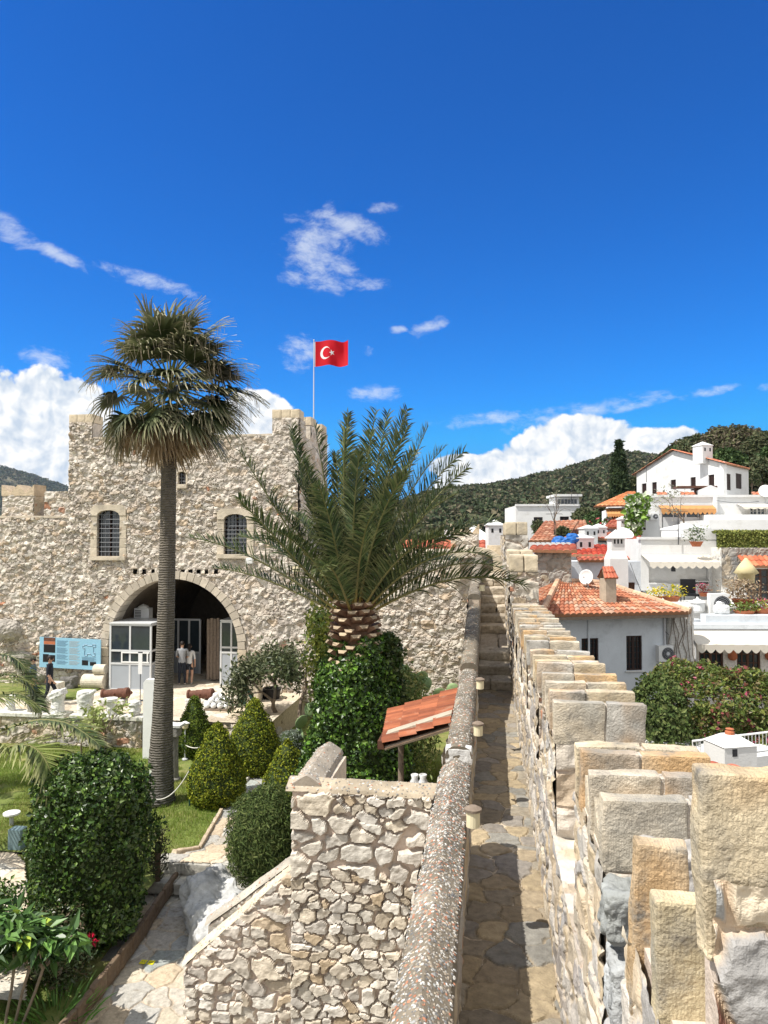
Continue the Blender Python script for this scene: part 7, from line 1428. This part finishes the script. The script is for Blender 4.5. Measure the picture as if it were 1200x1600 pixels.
# arch over the door
mb = MB(); um = (dr[0]+dr[1])/2; rad = (dr[1]-dr[0])/2
for i in range(10):
    t0, t1 = math.pi*(1-i/10), math.pi*(1-(i+1)/10); q = lambda t, r: F5.P(um+r*math.cos(t), dr[3]-rad*.45+r*.55*math.sin(t), .0); mb.prism([q(t0, rad), q(t1, rad), q(t1, rad+.22), q(t0, rad+.22)], F5.n*.05)
    cn = F5.P(um+(rad+.3)*(-1 if i < 5 else 1), dr[3]+.35, -.02); mb.prism([q(t0, rad), q(t1, rad), F5.P(um+(rad)*math.cos(t1)*1.05, dr[3]+.3, 0), F5.P(um+(rad)*math.cos(t0)*1.05, dr[3]+.3, 0)], F5.n*.03)
mb.build('door_arch', M['concrete'], H5)
g = np.random.default_rng(31); a = F5.at(1120, 831); hz1 = a[1]; hz0 = z5+.02; n = 16000; ul = u5+.5; t = thing('roof_hedge', 'clipped yellow-green hedge along the top of the stone house', 'hedge', F5.P(2, z5)); mb = MB(); F5.block(mb, .15, ul-.1, hz0, hz1-.1, -1.0, -.35, col=(.05,.07,.02))
u = g.random(n)*ul; f = g.random(n) < .6; P = np.array([F5.P(uu, hz0+(hz1-hz0)*v, -.25+.05*w) if ff else F5.P(uu, hz1, -.3-.8*v) for uu, v, w, ff in zip(u, g.random(n), g.normal(size=n), f)]); Nn = np.where(f[:, None], F5.n+Z_*.2, Z_); leaves(mb, P, Nn, .10, .6, [(.20,.22,.05),(.28,.29,.08),(.14,.17,.04)], 3, .6); mb.build('foliage', M['leafmatte'], t)
# closed parasol
p = atY(1166, 905, 33.5); t = thing('parasol', 'folded pale yellow parasol standing before the stone house', 'parasol', p-(0, 0, 1.4)); mb = MB(); mb.lathe([(.32, -.0), (.34, .35), (.50, .42), (.30, .72), (.06, 1.0), (.01, 1.05)], p-(0, 0, .15), 14, amp=.06, freq=4); mb.build('canopy', mat('cream_parasol', (.72, .62, .36), .8, var=.08, trans=.2), t, smooth=True); mb = MB(); mb.tube([p-(0, 0, 1.4), p+(0, 0, .9)], .025, 8); mb.build('pole', M['steel'], t)
# --- terrace house higher up (H2)
F2 = Face(1000, 48, R(8)); z2 = F2.at(1100, 777)[1]; u2 = F2.at(1280, 777)[0]; wr = [rect(F2, 1034, 1111, 793, 829), rect(F2, 1172, 1196, 792, 805)]
H2 = house('long white two-level house with orange awning and vine at its corner', F2, 0, u2, z2, 7, wr, 'plaster')
for r_ in wr: window(F2, H2, r_, (4, 2), wm='white', sill=False)
mb = MB(); F2.block(mb, wr[0][0]+.1, wr[0][1]-.1, wr[0][2]+.1, wr[0][3]-.6, -.12, -.05); mb.build('roller_shutter', M['kioskframe'], H2)
awning('', F2, H2, 1028, 1113, 789, 795, .55, 'awning_o', .35, 12)
awning('', F2, H2, 1150, 1240, 787, 792, .9, 'awning_w', .15, 8)
mb = MB(); F2.block(mb, -.05, u2, z2+.001, z2+.15, -.4, .1); F2.block(mb, F2.at(1113, 780)[0], F2.at(1118, 780)[0], F2.at(1110, 850)[1], z2, 0, .25); mb.build('parapet', M['plaster'], H2)
Fs = Face(1001, 46.6, R(8)); q = rect(Fs, 1001, 1030, 798, 850); mb = MB(); Fs.block(mb, q[0], q[1], ZT, q[3], -1.6, 0); Fs.block(mb, rect(Fs, 1110, 1190, 812, 850)[0], u2, ZT, rect(Fs, 1140, 1190, 804, 850)[3], -1.5, 0); mb.build('lower_wing', M['plaster'], H2)
w_ = rect(Fs, 1001.5, 1006, 803, 828); mb = MB(); Fs.block(mb, w_[0]+.15, w_[1]+.1, w_[2], w_[3], 0, .02); mb.build('slit_window', M['darkwood'], H2)
acunit('small grey air conditioner high on the vine-clad house wall', 1017, 1029, 802, 812, 46.4, R(8))
g = np.random.default_rng(41); mb = MB(); n = 3200; u = g.random(n)**1.3; v = g.random(n); pv = np.array([atY(983+30*a*(1-.65*b)+0*a, 777+60*b, 46.0-.4*c_) for a, b, c_ in zip(u, v, g.random(n))]); pv = pv + g.normal(size=pv.shape)*.08; leaves(mb, pv, np.tile((0, -1., .3), (n, 1)), .26, .8, [(.14,.26,.03),(.20,.33,.05),(.10,.18,.03),(.5,.55,.4)], 4, .6); tag(mb.build('climbing_vine', M['leaf']), 'bright green vine hanging down the corner of the white terrace house', 'vine')
# small gable structures and clay tile copings on H2's roof
for i, (px, pyb, pyt, w_) in enumerate(((1052, 775, 764, .9), (1111, 775, 758, 1.5))):
    p = atY(px, pyb, 50); zt = atY(px, pyt, 50)[2]; hb = (zt-p[2]); mb = MB(); mb.prism([p+(-w_/2, 0, 0), p+(w_/2, 0, 0), p+(w_/2, 0, hb*.55), p+(0, 0, hb), p+(-w_/2, 0, hb*.55)], (0, .8, 0)); tag(mb.build('roof_vent_house', M['plaster']), ('small gabled white vent on the terrace roof, left of two', 'larger gabled white vent with a slot on the terrace roof, right of two')[i], 'roof vent')
for i, (x0, x1) in enumerate(((1028, 1044), (1065, 1088), (1178, 1194))):
    a, b = atY(x0, 774, 49.6), atY(x1, 774, 49.6); t = thing('tiled_coping', ('short run of red tiles on the terrace roof at its left end', 'longer run of red tiles in the middle of the terrace roof', 'run of red tiles at the far right of the terrace roof')[i], 'roof', a); roofpart(t, a, b, a+(0, .5, .22), b+(0, .5, .22), tw=.25, tl=.3, base=((.5,.18,.1),))
p = atY(1088, 763, 50.5); mb = MB(); mb.box(p[0]-1.3, p[1]-.4, p[2], p[0]+1.2, p[1]+.6, p[2]+.14); mb.box(p[0]-.1, p[1], p[2]-.6, p[0]+.4, p[1]+.2, p[2]); tag(mb.build('wood_shelter', M['wood']), 'flat brown wooden shelter roof on the terrace', 'shelter')
dish('round grey satellite dish at the right edge of the upper terrace', 1196, 768, 49, .4, (-.2, -.9, .3))
# --- gabled hilltop house (H1)
pL, pR, pE = atY(995, 772, 66), atY(1131, 772, 55), atY(1170, 772, 60)
def F_between(a, b): f = Face.__new__(Face); f.o = np.array((a[0], a[1], 0)); f.e = unit(np.array((b[0]-a[0], b[1]-a[1], 0))); f.n = np.array((f.e[1], -f.e[0], 0)); return f
F1 = F_between(pL, pR); zl1 = F1.at(995.5, 740)[1]; zr1 = F1.at(1131, 722)[1]; ua = F1.at(1053, 704); L1 = np.linalg.norm((pR-pL)[:2]); zg = F1.at(1131, 772)[1]-1.5
t = thing('house', 'large gabled white house with red roof and brown shutters on the hill', 'house', F1.P(L1/2, zg), 'houses of the old town'); wins = [rect(F1, *q) for q in ((1003, 1010, 755, 773), (1019, 1026, 753, 772), (1048, 1056, 749, 766), (1079, 1087, 745, 767), (1107, 1116, 741, 762))]
mb = MB(); zlow = min(zl1, zr1)-.05; wallholes(F1, mb, 0, L1, zg-4, zlow, wins, .25); g0 = [F1.P(0, zlow), F1.P(L1, zlow), F1.P(L1, zr1), F1.P(ua[0], ua[1]), F1.P(0, zl1)]; mb.prism(g0, -F1.n*.25)
F1b = F_between(pR, pE); L1b = np.linalg.norm((pE-pR)[:2]); w2 = [rect(F1b, 1133, 1142, 741, 765), rect(F1b, 1150, 1159, 741, 763)]; zr2 = zr1-.15; wallholes(F1b, mb, .0, L1b, zg-4, zr2, w2, .25)
dp1 = L1b; bv = np.array(((pE-pR)[0], (pE-pR)[1], 0)); iv = unit(bv)*.3; mb.prism([F1.P(.3, zg-4)+iv, F1.P(L1-.3, zg-4)+iv, F1.P(L1-.3, zg-4)+bv, F1.P(.3, zg-4)+bv], (0, 0, zlow-.5-zg+4))
mb.build('wall', M['plaster'], t)
for r_ in wins: window(F1, t, r_, 'shutter', sill=False)
for r_ in w2: window(F1b, t, r_, 'shutter', sill=False)
nb_ = bv
roofpart(t, F1.P(L1+.5, zr1-.12, .4)+nb_*1.08, F1.P(L1+.5, zr1-.12, .25), F1.P(ua[0], ua[1]+.1, .25)+nb_*1.08, F1.P(ua[0], ua[1]+.08, .25), seed=9, tw=.25, tl=.4, base=((.50,.17,.09),(.58,.22,.12)))
roofpart(t, F1.P(-.4, zl1-.1, .2), F1.P(-.4, zl1-.1, .2)+nb_*1.08, F1.P(ua[0], ua[1]+.08, .2), F1.P(ua[0], ua[1]+.1, .2)+nb_*1.08, seed=10, tw=.25, tl=.4)
chimney('', 1098, 690, 712, 57, .95, .5, par=t)
# --- left flat house (H3)
F3 = Face(806, 62, R(6)); u3 = F3.at(906, 790)[0]; z3 = F3.at(850, 790)[1]; w3 = [rect(F3, 834, 848, 808, 816), rect(F3, 875, 889, 807, 813)]
H3 = house('flat-roofed white house with a glazed rooftop room left of the cypress', F3, 0, u3, z3, 7, w3, 'plaster')
for r_ in w3: window(F3, H3, r_, (2, 2), sill=False)
mb = MB(); q = rect(F3, 869, 907, 770, 790); F3.block(mb, q[0], q[1], z3+.0, q[3]-.35, -3, -.5); F3.block(mb, q[0]-.2, q[1]+.1, q[3]-.3, q[3]-.12, -3.3, .2); F3.block(mb, .0, u3, z3-.05, z3+.12, -.4, .12); mb.build('rooftop_room', M['plaster'], H3)
mb = MB()
for k in range(6): x = q[0]+.25+(q[1]-q[0]-.4)*k/6; F3.block(mb, x, x+(q[1]-q[0])/9, z3+.15, q[3]-.5, -.5, -.48)
mb.build('rooftop_window', M['glass'], H3)
# --- pavilion with orange awning by the vine
Fp = Face(934, 50, R(-4)); zt = Fp.at(960, 793)[1]; q = rect(Fp, 956, 984, 805, 822); t = thing('house', 'low house with orange tiled roof and orange striped awning beside the vine', 'house', Fp.P(2, zt-3), 'houses of the old town'); mb = MB(); up = Fp.at(1000, 790)[0]; u0 = Fp.at(950, 800)[0]; wallholes(Fp, mb, u0, up, ZT, zt, [q], .3); Fp.block(mb, u0, up, ZT, zt-.1, -5, -1.6); mb.build('wall', M['plaster'], t); mb = MB(); Fp.block(mb, q[0], q[1], q[2], q[3], -.4, -.3); mb.build('dark_opening', M['darkwood'], t)
e0 = Fp.P(-.3, zt+.05, .9); e1 = Fp.P(up, zt+.1, .9); roofpart(t, e0, e1, Fp.P(2.2, zt+1.15, -2.5), Fp.P(up, zt+1.15, -2.5), tw=.25, tl=.4, base=((.62,.24,.10),(.68,.30,.14)))
awning('', Fp, t, 946, 984, 795, 803, 1.3, 'awning_o', .22, 10)
mb = MB(); mb.hc = True; g = np.random.default_rng(3); c = Fp.P((q[0]+q[1])/2, q[2]+.2, .2); P = c + g.normal(size=(260, 3))*(.8, .2, .2); leaves(mb, P, np.tile((0, -1., .5), (260, 1)), .2, .8, [(.45,.04,.06),(.12,.2,.05)], 3); tag(mb.build('geranium_box', M['leaf']), 'red geraniums under the orange striped awning', 'flowers')
# --- red roofed low buildings in the middle
def lowroof(label, pts_e, pts_r, Ye, Yr, seed, base, wall=None, red=0):
    e0, e1 = atY(*pts_e[0], Ye), atY(*pts_e[1], Ye); r0, r1 = atY(*pts_r[0], Yr), atY(*pts_r[1], Yr); t = thing('low_house', label, 'house', (e0+e1)/2, 'houses of the old town'); roofpart(t, e0, e1, r0, r1, seed=seed, tw=.24, tl=.38, base=base, red=red)
    f = F_between(e0+(0, .3, 0), e1+(0, .3, 0)); L_ = np.linalg.norm((e1-e0)[:2]); mb = MB(); zt = min(e0[2], e1[2])-.06; f.block(mb, .3, L_-.2, ZT, zt, -max(.5, Yr-Ye), 0); mb.build('wall', M[wall or 'plaster'], t); return t, f, L_, zt
OR = ((.38,.16,.09),(.46,.25,.16),(.32,.13,.075)); RD = ((.38,.10,.06),(.32,.08,.05),(.42,.14,.08))
lowroof('low house with a weathered orange roof in front of the flat white house', ((826, 846), (884, 845)), ((850, 815), (905, 813)), 42, 46, 20, OR)
lowroof('low house with orange roof beside the rooftop vents', ((884, 835), (921, 832)), ((890, 815), (915, 813)), 45, 49, 21, OR)
t_, f_, L_, zt_ = lowroof('stone-walled low house with red-orange roof right of the stair merlons', ((826, 861), (902, 862)), ((830, 853), (900, 851)), 30.5, 32.5, 22, RD, 'plaster_rough')
mb = MB(); wallgrid(mb, f_.P(.28, -3.6, .012), f_.e, Z_, L_-.5, zt_+3.6, .05, .34, .30, 710, 'grey', depth=.04, rough=.02, taper=False, red=0); mb.build('stone_cladding', M['rubble_far'], t_)
lowroof('long low house with a dark red roof behind the tall white chimney', ((870, 868), (960, 868)), ((865, 850), (955, 852)), 36, 39, 23, RD, red=1)
lowroof('low house with bright red roof left of the scalloped awning', ((960, 872), (1008, 876)), ((965, 858), (1005, 858)), 39, 42, 24, RD, red=1)
lowroof('little house with red tile roof and stone band beside the vine', ((922, 842), (1002, 846)), ((930, 832), (1002, 832)), 44, 47, 25, RD, 'plaster_rough')
lowroof('small house with orange roof under the vine', ((943, 824), (985, 826)), ((955, 812), (985, 806)), 47, 49, 26, RD)
Fg = Face(891, 33, R(10)); q = rect(Fg, 891, 1001, 877, 945); wn = [rect(Fg, 920, 941, 912, 921), rect(Fg, 979, 992, 910, 926)]; Hg = house('grey-shaded low white building with satellite dish and brown openings behind the orange roof', Fg, q[0], q[1], q[3], 5, wn, 'plaster_shade')
for r_ in wn: window(Fg, Hg, r_, 'shutter', sill=False, wm='wood')
mb = MB(); e0 = Fg.P(.3, q[3]+.02, .25); e1 = Fg.P(2.4, q[3]+.02, .25); tileroof(mb, e0, e1, e0-Fg.n*.5+(0, 0, .15), e1-Fg.n*.5+(0, 0, .15), tw=.22, base=RD); mb.build('roof', M['tile'], Hg)
# tall white chimney with pyramid cap
c = atY(963, 925, 31.5); axc = (Fg.e, -Fg.n, Z_); t = thing('chimney', 'tall white chimney with stepped shoulders and pyramid cap', 'chimney', c); z = lambda py: atY(963, py, 31.5)[2]; mb = MB(); mb.obox((c[0], c[1], (z(935)+z(873))/2), axc, (.37, .37, (z(873)-z(935))/2)); cc = np.array((c[0], c[1], 0))
q = [cc+axc[0]*sx*.37+axc[1]*sy*.37+Z_*z(873) for sx, sy in ((-1, -1), (1, -1), (1, 1), (-1, 1))]; q2 = [cc+axc[0]*sx*.27+axc[1]*sy*.27+Z_*z(860) for sx, sy in ((-1, -1), (1, -1), (1, 1), (-1, 1))]; mb.add(q+q2, [(0, 1, 5, 4), (1, 2, 6, 5), (2, 3, 7, 6), (3, 0, 4, 7)]); mb.obox((c[0], c[1], (z(860)+z(841))/2), axc, (.27, .27, (z(841)-z(860))/2)); q = [cc+axc[0]*sx*.36+axc[1]*sy*.36+Z_*z(841) for sx, sy in ((-1, -1), (1, -1), (1, 1), (-1, 1))]; mb.add(q+[cc+Z_*z(827)], [(0, 1, 4), (1, 2, 4), (2, 3, 4), (3, 0, 4), (3, 2, 1, 0)]); mb.build('stack', M['plaster'], t)
mb = MB()
for s_ in (-.14, 0, .14): mb.obox(cc+Z_*z(846)-axc[1]*.272+axc[0]*s_, axc, (.035, .004, .09))
mb.build('smoke_slot', M['black'], t)
dish('white satellite dish on the grey-shaded low building', 917, 902, 30.5, .24*1.25, (-.55, -.8, .2)); dish('pale tilted satellite dish behind the tall white chimney', 977, 835, 43, .45, (.3, -.6, .75))
chimney('white square rooftop chimney with open top beside the blue tarpaulin', 907, 834, 855, 38, .95, .4)
chimney('small white chimney between the stone merlons and the hills', 773, 812, 840, 36, .75, .2); chimney('tiny white chimney beside the cypress foot', 977, 797, 806, 52, .5, .3); chimney('small white chimney on the orange roof under the vine', 973, 806, 822, 46, .5, .3)
chimney('big white pyramid-capped chimney on the white house below the terrace awning', 1071, 817, 848, 39, 1.6, .45); chimney('little white chimney left of the cypress on a roof', 919, 820, 838, 44, .8, .3); chimney('white ribbed chimney right of the blue tarpaulin', 935, 818, 838, 45, .7, .3)
mb = MB(); p = atY(880, 846, 37.5); mb.rblock(p, (.55, .4, .25), rnd=.7, amp=.15, freq=3, n=14, seed=3); mb.rblock(p+(.45, .1, .15), (.3, .3, .25), rnd=.7, amp=.12, freq=3, n=12, seed=8); tag(mb.build('tarpaulin', M['blue']), 'crumpled bright blue tarpaulin on a rooftop', 'tarpaulin')
mb = MB(); a = atY(824, 851, 33); b = atY(895, 851, 33); mb.box(a[0], a[1], a[2]-.12, b[0], a[1]+.3, a[2]+.02)
for k in range(9): x = a[0]+(b[0]-a[0])*(k+.5)/9; mb.prism([(x-.12, a[1], a[2]+.021), (x+.1, a[1], a[2]+.021), (x-.02, a[1], a[2]+.10), (x-.16, a[1], a[2]+.10)], (0, .3, 0))
tag(mb.build('white_roof_edge', M['plaster']), 'white toothed roof edge above the stone-walled low house', 'roof edge')
# --- white building with red roof strip seen over the far terrace
a, b = atY(620, 856, 36), atY(775, 856, 36); t = thing('low_house', 'white house with a red tile strip behind the far castle wall', 'house', (a+b)/2, 'houses of the old town'); roofpart(t, a-(0, 0, .2), b-(0, 0, .2), a+(0, 1.2, .35), b+(0, 1.2, .35), tw=.25, tl=.38, base=RD); mb = MB(); z_ = atY(700, 840, 37.3)[2]
mb.box(a[0], 37.3, -6, b[0], 40, a[2]-.05); c = atY(757, 825, 38); w_ = 2.0; mb.add([c+(-w_, -1, -1.2), c+(w_*.7, -1, -1.2), c+(w_*.7, 2, -1.2), c+(-w_, 2, -1.2), c+(-.6, .5, .2)], [(0, 1, 4), (1, 2, 4), (2, 3, 4), (3, 0, 4)]); a2 = atY(692, 828, 37.5); mb.box(a2[0]-.3, 37.4, -3, a2[0]+.35, 38, a2[2]); mb.build('wall', M['plaster'], t)
# extra white houses filling the slope between named ones
for i, (px0, px1, pyt, Y, ph, lab) in enumerate(((905, 1000, 826, 52, 5, 'white terraced house front under the orange awning'), (1110, 1270, 812, 43, 4, 'plain white terrace wall above the roof hedge'), (1180, 1290, 772, 62, -6, 'white wall at the right edge beside the hilltop house'))):
    F = Face(px0, Y, R(ph)); q = rect(F, px0, px1, pyt, 900); house(lab, F, q[0], q[1], q[3], 6, (), 'plaster')
# --- cypress and trees
def frc(t):
    prof = np.array([(.7, 0), (1.15, .8), (1.3, 2.0), (1.25, 3.4), (1.0, 4.8), (.65, 6.0), (.28, 6.9), (.02, 7.3)])*np.array((.56, .86)); s = np.linspace(0, 1, len(prof)); return np.interp(t, s, prof[:, 0]), np.interp(t, s, prof[:, 1])
cb = atY(968, 797, 62); shrub('cypress', 'tall dark narrow cypress standing between the white houses', 'tree', cb-(0, 0, .6), frc, 9000, .26, .4, [(.018,.035,.015),(.03,.05,.02),(.045,.065,.025)], M['leafmatte'], 81, lump=.2, lf=1.2, depth=.35, tilt=.6, part='crown')
def crown_tree(label, px, pyb, pyt, Y, wpx, cols, seed, n=5000, ls=.5, group='trees behind the old town', bare=0):
    b = atY(px, pyb, Y); top = atY(px, pyt, Y); h = top[2]-b[2]; r = wpx/2/FP*Y*1.0; g = np.random.default_rng(seed); t = thing('broad_tree', label, 'tree', b, group); k = 26
    cs = []; 
    for i in range(k): v = unit(g.normal(size=3)); v[2] = abs(v[2])*1.0-.25; cs.append(np.array((b[0], b[1], b[2]+h*.55)) + v*np.array((r*.72, r*.6, h*.40))*(.5+.5*g.random()))
    cs = np.array(cs); sz = r*(.22+.2*g.random(k)); ci = g.integers(0, k, n); d = unit(g.normal(size=(n, 3))); P = cs[ci] + d*sz[ci][:, None]*(.55+.5*g.random((n, 1))); mb = MB(); shade = (.75+.5*g.random(k))[ci]; leaves(mb, P, d+(0, 0, .3), ls, .55, cols, seed, .6); 
    mb.C = [np.repeat(shade, 4)[:, None]*mb.C[0]]; mb.build('crown', M['leafmatte'], t); mb = MB(); mb.tube([b-(0, 0, 3), b+(0, 0, h*.3), b+(0, 0, h*.55)], [r*.07, r*.05, r*.03], 7)
    for c in cs[:14]: mb.tube([b+(0, 0, h*.25), (b+(0, 0, h*.45)+c)/2, c], [r*.03, r*.02, r*.008], 5)
    mb.build('trunk', M['bark'], t)
OL = [(.07,.09,.04),(.10,.11,.05),(.13,.13,.07),(.05,.07,.03)]; BR = [(.13,.11,.07),(.16,.13,.09),(.09,.09,.05),(.11,.12,.05)]; GG = [(.05,.09,.03),(.08,.12,.04),(.035,.065,.02)]
spec = [(1062, 742, 694, 105, 50, GG, 'dark green tree rising left of the hilltop roof'), (1090, 740, 676, 100, 60, OL, 'olive-green tree behind the hilltop chimney'), (1125, 740, 664, 96, 75, BR, 'brownish half-bare tree above the red hilltop roof'), (1160, 742, 662, 92, 75, BR, 'brown-green tree at the crest right of the half-bare one'),
        (1195, 745, 668, 88, 70, OL, 'tall olive tree cut by the right photo edge'), (1140, 750, 700, 82, 55, GG, 'dark green tree close behind the hilltop house'), (1190, 775, 712, 72, 60, OL, 'grey-green tree right of the hilltop house'), (1175, 770, 735, 66, 30, OL, 'small pale tree touching the right wall of the hilltop house'),
        (1215, 770, 690, 75, 60, GG, 'dark tree mostly outside the right edge'), (912, 826, 795, 60, 42, OL, 'dull green bush-like tree between the flat house and the cypress'), (930, 826, 800, 58, 34, GG, 'dark shrubby tree left of the orange-roofed pavilion'), (941, 812, 785, 64, 26, BR, 'brown bare tree in the gap before the hillside'),
        (842, 838, 815, 46, 26, OL, 'small olive tree over the weathered orange roof'), (880, 850, 822, 43, 22, OL, 'thin grey olive tree in front of the orange roof'), (1085, 745, 700, 120, 45, GG, 'distant green tree on the slope left of the chimney'), (995, 775, 745, 75, 18, OL, 'small green tree at the left end of the hilltop house')]
for i, (px, pb, pt, Y, w_, cc, lab) in enumerate(spec): crown_tree(lab, px, pb, pt, Y, w_, cc, 900+i, n=11000 if w_ > 40 else 2600, ls=.36 if Y > 70 else .2)
p = atY(868, 835, 42); tree('bare_sapling', 'leafless pale sapling before the flat white house', p-(0, 0, .3), 3.2, 1.0, 60, .1, .4, [(.3,.3,.2)], M['leafmatte'], 95, trunk=.04)
p = atY(1076, 835, 42); tree('bare_sapling', 'thin leafless tree before the orange awning', p-(0, 0, .3), 3.4, .7, 160, .14, .5, [(.35,.37,.25),(.2,.2,.15)], M['leafmatte'], 97, trunk=.05)
p = atY(1088, 850, 36); pot_plant('dark green bush in a pot beside the big white chimney', 1088, 846, 36, .3, [(.05,.09,.03),(.2,.24,.12)], h=.7, n=200)
# ------------------------------------------------------------------ hills
def hill(name, label, ridge, Y0, Y1, Yr, zbase, cols, seed, lump, res=(220, 60), xpad=.0):
    """ridge: list of (px, py) silhouette read at depth Yr"""
    pr = np.array([atY(a, b, Yr) for a, b in ridge]); nu, nv = res; U = np.linspace(0, 1, nu+1); X = np.interp(U, np.linspace(0, 1, len(pr)), pr[:, 0]); Zr = np.interp(X, pr[:, 0], pr[:, 2])
    Vv = np.linspace(0, 1, nv+1); A = np.repeat(X[:, None], nv+1, 1); Yy = Y0 + (Y1-Y0)*Vv[None]*np.ones((nu+1, 1)); s = np.clip((Yy-Y0)/(Yr-Y0), 0, 1); s2 = np.where(Yy <= Yr, s**.8, 1-.5*((Yy-Yr)/(Y1-Yr))**1.0)
    fx = A/Yr*Yy*0 + A; Zz = zbase + (Zr[:, None]-zbase)*s2; P = np.stack([fx, Yy, Zz], -1); P[..., 2] += (Zr[:, None]-zbase)*.10*fbm(P, 4/(X[-1]-X[0]), seed, 4)*np.sin(s*math.pi) + lump*fbm(P, .9/lump*.12, seed+3, 3) + lump*.5*np.abs(vn(P, .22/lump*1.2, seed+7))
    cc = np.array(cols); q = np.clip((fbm(P, 6/(X[-1]-X[0]), seed+5, 5)*1.6+.5), 0, .999)*(len(cc)-1); k = q.astype(int); f = (q-k)[..., None]; C = cc[k]*(1-f)+cc[np.minimum(k+1, len(cc)-1)]*f; C = C*(1+.45*vn(P, .5/lump, seed+9))[..., None]
    I = np.arange(nu)[:, None]*(nv+1)+np.arange(nv)[None]; mb = MB(); mb.add(P.reshape(-1, 3), np.stack([I, I+nv+1, I+nv+2, I+1], -1).reshape(-1, 4), C.reshape(-1, 3)); return struct(mb.build(name, M['hillfar'], smooth=False), label), P, C
HC = [(.045,.065,.03),(.065,.08,.04),(.10,.10,.055),(.14,.12,.075),(.06,.08,.035)]
h1, P1, C1 = hill('hill', 'wooded hillside behind the old town', [(560, 800), (640, 786), (705, 766), (760, 764), (800, 757), (850, 744), (890, 734), (930, 722), (965, 713), (1010, 716), (1060, 724), (1150, 735), (1300, 740), (1450, 760)], 130, 950, 620, -12, HC, 5, 3.0, (520, 300))
h2, P2, C2 = hill('hill', 'near wooded rise behind the hilltop house', [(960, 790), (1000, 752), (1030, 728), (1060, 702), (1100, 690), (1150, 690), (1220, 690), (1350, 700), (1500, 740)], 72, 190, 130, -6, HC, 9, .9, (260, 100))
h3_, P3, C3 = hill('mountain', 'distant blue wooded mountain at the left', [(-500, 760), (-250, 700), (-60, 720), (0, 729), (25, 737), (50, 752), (80, 766), (110, 776), (200, 792), (330, 806), (480, 815), (620, 822)], 900, 3200, 2300, -12, HC, 15, 9, (360, 160))
# forest cover as one uncountable mass of crowns
def forest(name, label, P, n, size, cols, seed, ymin, leavesper=7):
    g = np.random.default_rng(seed); a, b = P.shape[:2]; iu = g.integers(0, a-1, n); iv = (g.random(n)*(b-1)).astype(int); c = P[iu, iv]*(1-g.random((n, 1))) ; c = P[iu, iv] + (P[np.minimum(iu+1, a-1), np.minimum(iv+1, b-1)]-P[iu, iv])*g.random((n, 1)); c = c[c[:, 1] > ymin]; n = len(c)
    s = size*(.6+.8*g.random(n)); k = leavesper; d = unit(g.normal(size=(n, k, 3))); d[..., 2] = np.abs(d[..., 2]); Q = c[:, None] + d*s[:, None, None]*np.array((.45, .45, .7)); Q = Q.reshape(-1, 3); mb = MB(); leaves(mb, Q, d.reshape(-1, 3), size*.62, .9, cols, seed, .5); tc = np.repeat(.6+.8*g.random(n), k*4)[:, None]; mb.C = [mb.C[0]*tc]; return tag(mb.build(name, M['leafmatte']), label, 'forest', kind='stuff')
forest('hillside_forest', 'pine woods and scrub covering the hillside behind the old town', P1, 60000, 3.0, HC, 3, 200, 6)
forest('near_wood', 'dense mixed wood on the rise behind the hilltop house', P2, 22000, 1.3, HC, 4, 80, 12)
forest('mountain_forest', 'forest cover of the distant blue mountain', P3, 30000, 9.0, HC, 5, 1200, 4)
# ------------------------------------------------------------------ air
mb = MB(); mb.box(-2600, -60, -12.6-1, 2600, 3300, 290); hz = mb.build('haze', None) if False else None
hm = bpy.data.materials.new('air'); hm.use_nodes = True; nt = hm.node_tree; nt.nodes.clear(); o_ = nt.nodes.new('ShaderNodeOutputMaterial'); pv = nt.nodes.new('ShaderNodeVolumePrincipled'); nt.links.new(pv.outputs[0], o_.inputs['Volume'])
pv.inputs['Color'].default_value = (.62, .78, 1, 1); pv.inputs['Density'].default_value = .00005; pv.inputs['Anisotropy'].default_value = .2
HAZE = True
if HAZE: hz = mb.build('haze', hm); hz['kind'] = 'stuff'

# ------------------------------------------------------------------ rooftop clutter
for i, (px, py, Y, h, lab) in enumerate(((1010, 745, 57, 1.6, 'thin television aerial at the left end of the hilltop house'), (1060, 838, 37, 1.3, 'thin television aerial on the white house with the scalloped awning'), (866, 836, 43, 1.3, 'thin television aerial over the weathered orange roof'), (893, 775, 62, 1.6, 'aerial on the flat-roofed house left of the cypress'))):
    b = atY(px, py, Y); t = thing('tv_aerial', lab, 'aerial', b, 'rooftop aerials'); mb = MB(); mb.tube([b-(0, 0, .4), b+(0, 0, h)], .022, 5); mb.build('mast', M['iron'], t); mb = MB(); mb.tube([b+(-.45, 0, h-.1), b+(.45, 0, h-.1)], .014, 4)
    for k in range(6): x = -.4+.16*k; mb.tube([b+(x, -.2, h-.1), b+(x, .2, h-.1)], .009, 4)
    mb.build('antenna_rods', M['iron'], t)
for (a, b_, sag, lab) in (((1045, 992, 29), (985, 880, 33), .4, 'thin black cable drooping from the pier to the grey-shaded building'), ((1120, 782, 47), (1215, 776, 50), .25, 'thin cable along the upper white terrace wall')):
    A_, B_ = atY(*a), atY(*b_); q = np.linspace(0, 1, 14)[:, None]; P = A_*(1-q)+B_*q; P[:, 2] -= sag*4*(q*(1-q))[:, 0]; mb = MB(); mb.tube(P, .012, 4); tag(mb.build('cable', M['iron']), lab, 'cable')
for i, (F, u, z0, z1, H_) in enumerate(((F4, 3.6, -5.0, z4, H4), (F7, .3, ZT, zt7, H7), (F2, .4, -3.0, z2, H2), (F6, ue-.08, ZT, zb6, H6))):
    mb = MB(); mb.tube([F.P(u, z0, .05), F.P(u, z1, .05)], .035, 8); mb.build('drainpipe', M['steel'] if i else M['greywood'], H_)
